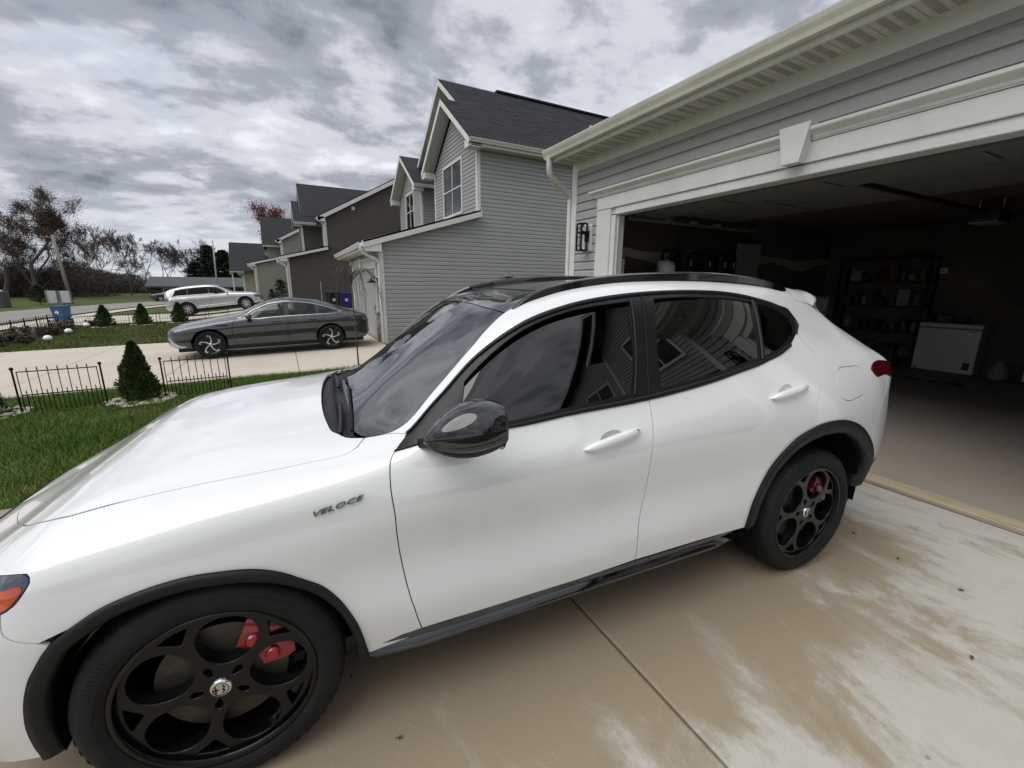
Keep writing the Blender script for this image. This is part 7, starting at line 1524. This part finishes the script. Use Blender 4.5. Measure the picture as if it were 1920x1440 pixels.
def conifer(loc, h, r, label, seed, group=None, n=5200, mat='pine_needles', sz=1.):
    rg = np.random.default_rng(seed); t = thing('pine_tree', label, 'tree', loc, 0, group); MB().tube([(0, 0, -.3), (.1, 0, h * .5), (0, .1, h * .97)], [h * .022, h * .014, .02], 7).build('trunk', 'bark_dark', t); J = MB(); LV = []
    nb = int(46); 
    for i in range(nb):
        z = h * (.12 + .86 * (i / nb)**.9); Lb = r * np.interp(z / h, [.1, .3, .6, .85, 1.], [.85, 1., .75, .42, .06]) * rg.uniform(.65, 1.15); a = i * 2.4 + rg.uniform(-.4, .4); tip = np.array([Lb * math.cos(a), Lb * math.sin(a), z + Lb * rg.uniform(-.05, .38)]); J.tube([(0, 0, z), tuple(tip * [.5, .5, 1] - [0, 0, Lb * .08 * .5]), tuple(tip)], [.05 * sz, .03 * sz, .01], 4, False)
        m = n // nb; f_ = rg.uniform(.22, 1.04, m)[:, None]; c = np.array([0, 0, z]) * (1 - f_) + tip * f_ + rg.normal(0, 1, (m, 3)) * [.16, .16, .09] * np.array(r * .55); d = rg.normal(0, .55, (m, 3)) + np.array([math.cos(a), math.sin(a), .7]); d /= np.linalg.norm(d, axis=1)[:, None]; s_ = np.cross(d, rg.normal(0, 1, (m, 3))); s_ /= np.linalg.norm(s_, axis=1)[:, None]; L_ = rg.uniform(.10, .26, (m, 1)) * sz; LV.append(np.stack([c - d * L_, c + s_ * L_ * .28, c + d * L_, c - s_ * L_ * .28], 1).reshape(-1, 3))
    J.build('limb', 'bark_dark', t); V = np.concatenate(LV); fast_mesh('crown', V, np.arange(len(V)).reshape(-1, 4), mat, t); return t
conifer((-11.0, 95, -.7), 8.9, 2.6, 'tallest dark pine behind the low ranch house', 51, None, 6500, sz=1.5); conifer((-9.0, 96, -.7), 8.2, 2.6, 'broad dark pine beside the tallest pine behind the ranch house', 52, None, 6500, sz=1.5); conifer((-13.4, 97, -.7), 6.0, 2.4, 'short dark pine left of the tallest pine behind ranch house', 53, None, 5000, sz=1.5); conifer((-6.4, 95, -.7), 6.6, 2.2, 'dark pine nearest the beige house behind the ranch house', 54, None, 5000, sz=1.5)
conifer((-.75, 40.6, .1), 1.1, .42, 'small dark conifer left of the taller one by the sage house', 55, None, 900, sz=.28); conifer((-.05, 40.4, .2), 1.75, .75, 'bushy dark conifer against the sage house wall', 56, None, 1600, sz=.36)
conifer((-20.3, 57, -.6), 1.9, 1.0, 'round dark evergreen bush left of the board signs', 57, None, 1500, sz=.5); conifer((-18.5, 56.4, -.6), 1.8, .8, 'dark evergreen bush between the two board signs', 58, None, 1500, sz=.5)
# --- wooded bank that reads as one mass
rg = np.random.default_rng(77); n = 60000; x = rg.uniform(-95, -2, n); y = rg.uniform(112, 132, n); ht = 3.4 + 1.3 * np.sin(x * .33) + .9 * np.sin(x * .9 + 2) + np.where(x < -38, 2.2, 0) + np.where(x > -24, -.9, 0); z = -1 + rg.uniform(0, 1, n)**.8 * ht; c = np.stack([x, y, z], 1); d = rg.normal(0, 1, (n, 3)) + [0, 0, .8]; d /= np.linalg.norm(d, axis=1)[:, None]; s_ = np.cross(d, rg.normal(0, 1, (n, 3))); s_ /= np.linalg.norm(s_, axis=1)[:, None]; L_ = rg.uniform(.35, 1.2, (n, 1)); w = rg.uniform(.015, .07, (n, 1))
V = np.stack([c - d * L_, c + s_ * w, c + d * L_, c - s_ * w], 1).reshape(-1, 3); o = fast_mesh('woodland', V, np.arange(4 * n).reshape(-1, 4), 'thicket', None, kind='stuff'); o['label'] = 'brown leafless wood closing the view beyond the road'; o['category'] = 'woodland'
n = 30000; x = rg.uniform(-62, -24, n); y = rg.uniform(84, 96, n); ht = 3.9 + 1.2 * np.sin(x * .4) + .6 * np.sin(x * 1.3); z = -1 + rg.uniform(0, 1, n)**.8 * ht; c = np.stack([x, y, z], 1); d = rg.normal(0, 1, (n, 3)) + [0, 0, .8]; d /= np.linalg.norm(d, axis=1)[:, None]; s_ = np.cross(d, rg.normal(0, 1, (n, 3))); s_ /= np.linalg.norm(s_, axis=1)[:, None]; L_ = rg.uniform(.3, 1.0, (n, 1)); w = rg.uniform(.012, .05, (n, 1))
V = np.stack([c - d * L_, c + s_ * w, c + d * L_, c - s_ * w], 1).reshape(-1, 3); o = fast_mesh('undergrowth', V, np.arange(4 * n).reshape(-1, 4), 'thicket', None, kind='stuff'); o['label'] = 'tangled russet brown undergrowth below the tall russet trees'; o['category'] = 'undergrowth'
# --- hills far behind, poles and wires
gx2 = np.linspace(-700, 700, 70); V = []
for i, xx_ in enumerate(gx2):
    hh = 1 + 3 * math.sin(xx_ * .011) + 3 * math.sin(xx_ * .031 + 1); V += [(xx_, 420, -6), (xx_, 470, hh * .7), (xx_, 540, hh), (xx_, 700, hh * .8)]
tag(mesh('hill', V, [(i * 4 + j, i * 4 + 4 + j, i * 4 + 5 + j, i * 4 + 1 + j) for i in range(69) for j in range(3)], 'thicket', None, True), kind='structure')
def pole(base, top, r, mat, label, arm=True):
    t = thing('utility_pole', label, 'pole', base); d = [b - a for a, b in zip(base, top)]; MB().tube([(0, 0, -.2), tuple(x * .5 for x in d), tuple(d)], [r, r * .9, r * .75], 10).build('shaft', mat, t, smooth=True)
    if arm:
        MB().box(d[0] - .9, d[0] + .9, d[1] - .05, d[1] + .05, d[2] - .30, d[2] - .20, .01).build('crossarm', 'pole_wood', t)
        for x in (-.8, -.4, .4, .8): MB().lathe([(.03, 0), (.045, .04), (.03, .08), (.04, .11), (0, .14)], 8, c=(d[0] + x, d[1], d[2] - .2)).build('insulator', 'plastic_grey', t)
    else: MB().lathe([(r * .75, 0), (r * .85, .03), (0, .1)], 10, c=tuple(d)).build('cap', mat, t)
    return t
pole((-19.05, 60, -.5), (-19.40, 60, 6.1), .15, 'pole_wood', 'weathered wooden utility pole beyond the road'); pole((-7.85, 72, -.5), (-7.60, 72, 7.15), .10, 'pole_grey', 'slim grey metal pole rising behind the silver car', False)
for (a, b, lb) in (((-19.4, 60, 5.1), (-60, 62, 5.6), 'thin upper power line running left from the wooden pole'), ((-19.3, 60, 3.5), (-60, 61, 3.8), 'thin lower power line running left from the wooden pole'), ((-19.4, 60, 5.1), (-7.6, 72, 6.2), 'thin power line between the wooden pole and grey pole')):
    n = 14; pts = [(lerp(a[0], b[0], i / n), lerp(a[1], b[1], i / n), lerp(a[2], b[2], i / n) - .8 * math.sin(math.pi * i / n) * .5) for i in range(n + 1)]; o = MB().tube(pts, .022, 5).build('power_line', 'plastic_black', None); tag(o, lb, 'wire')
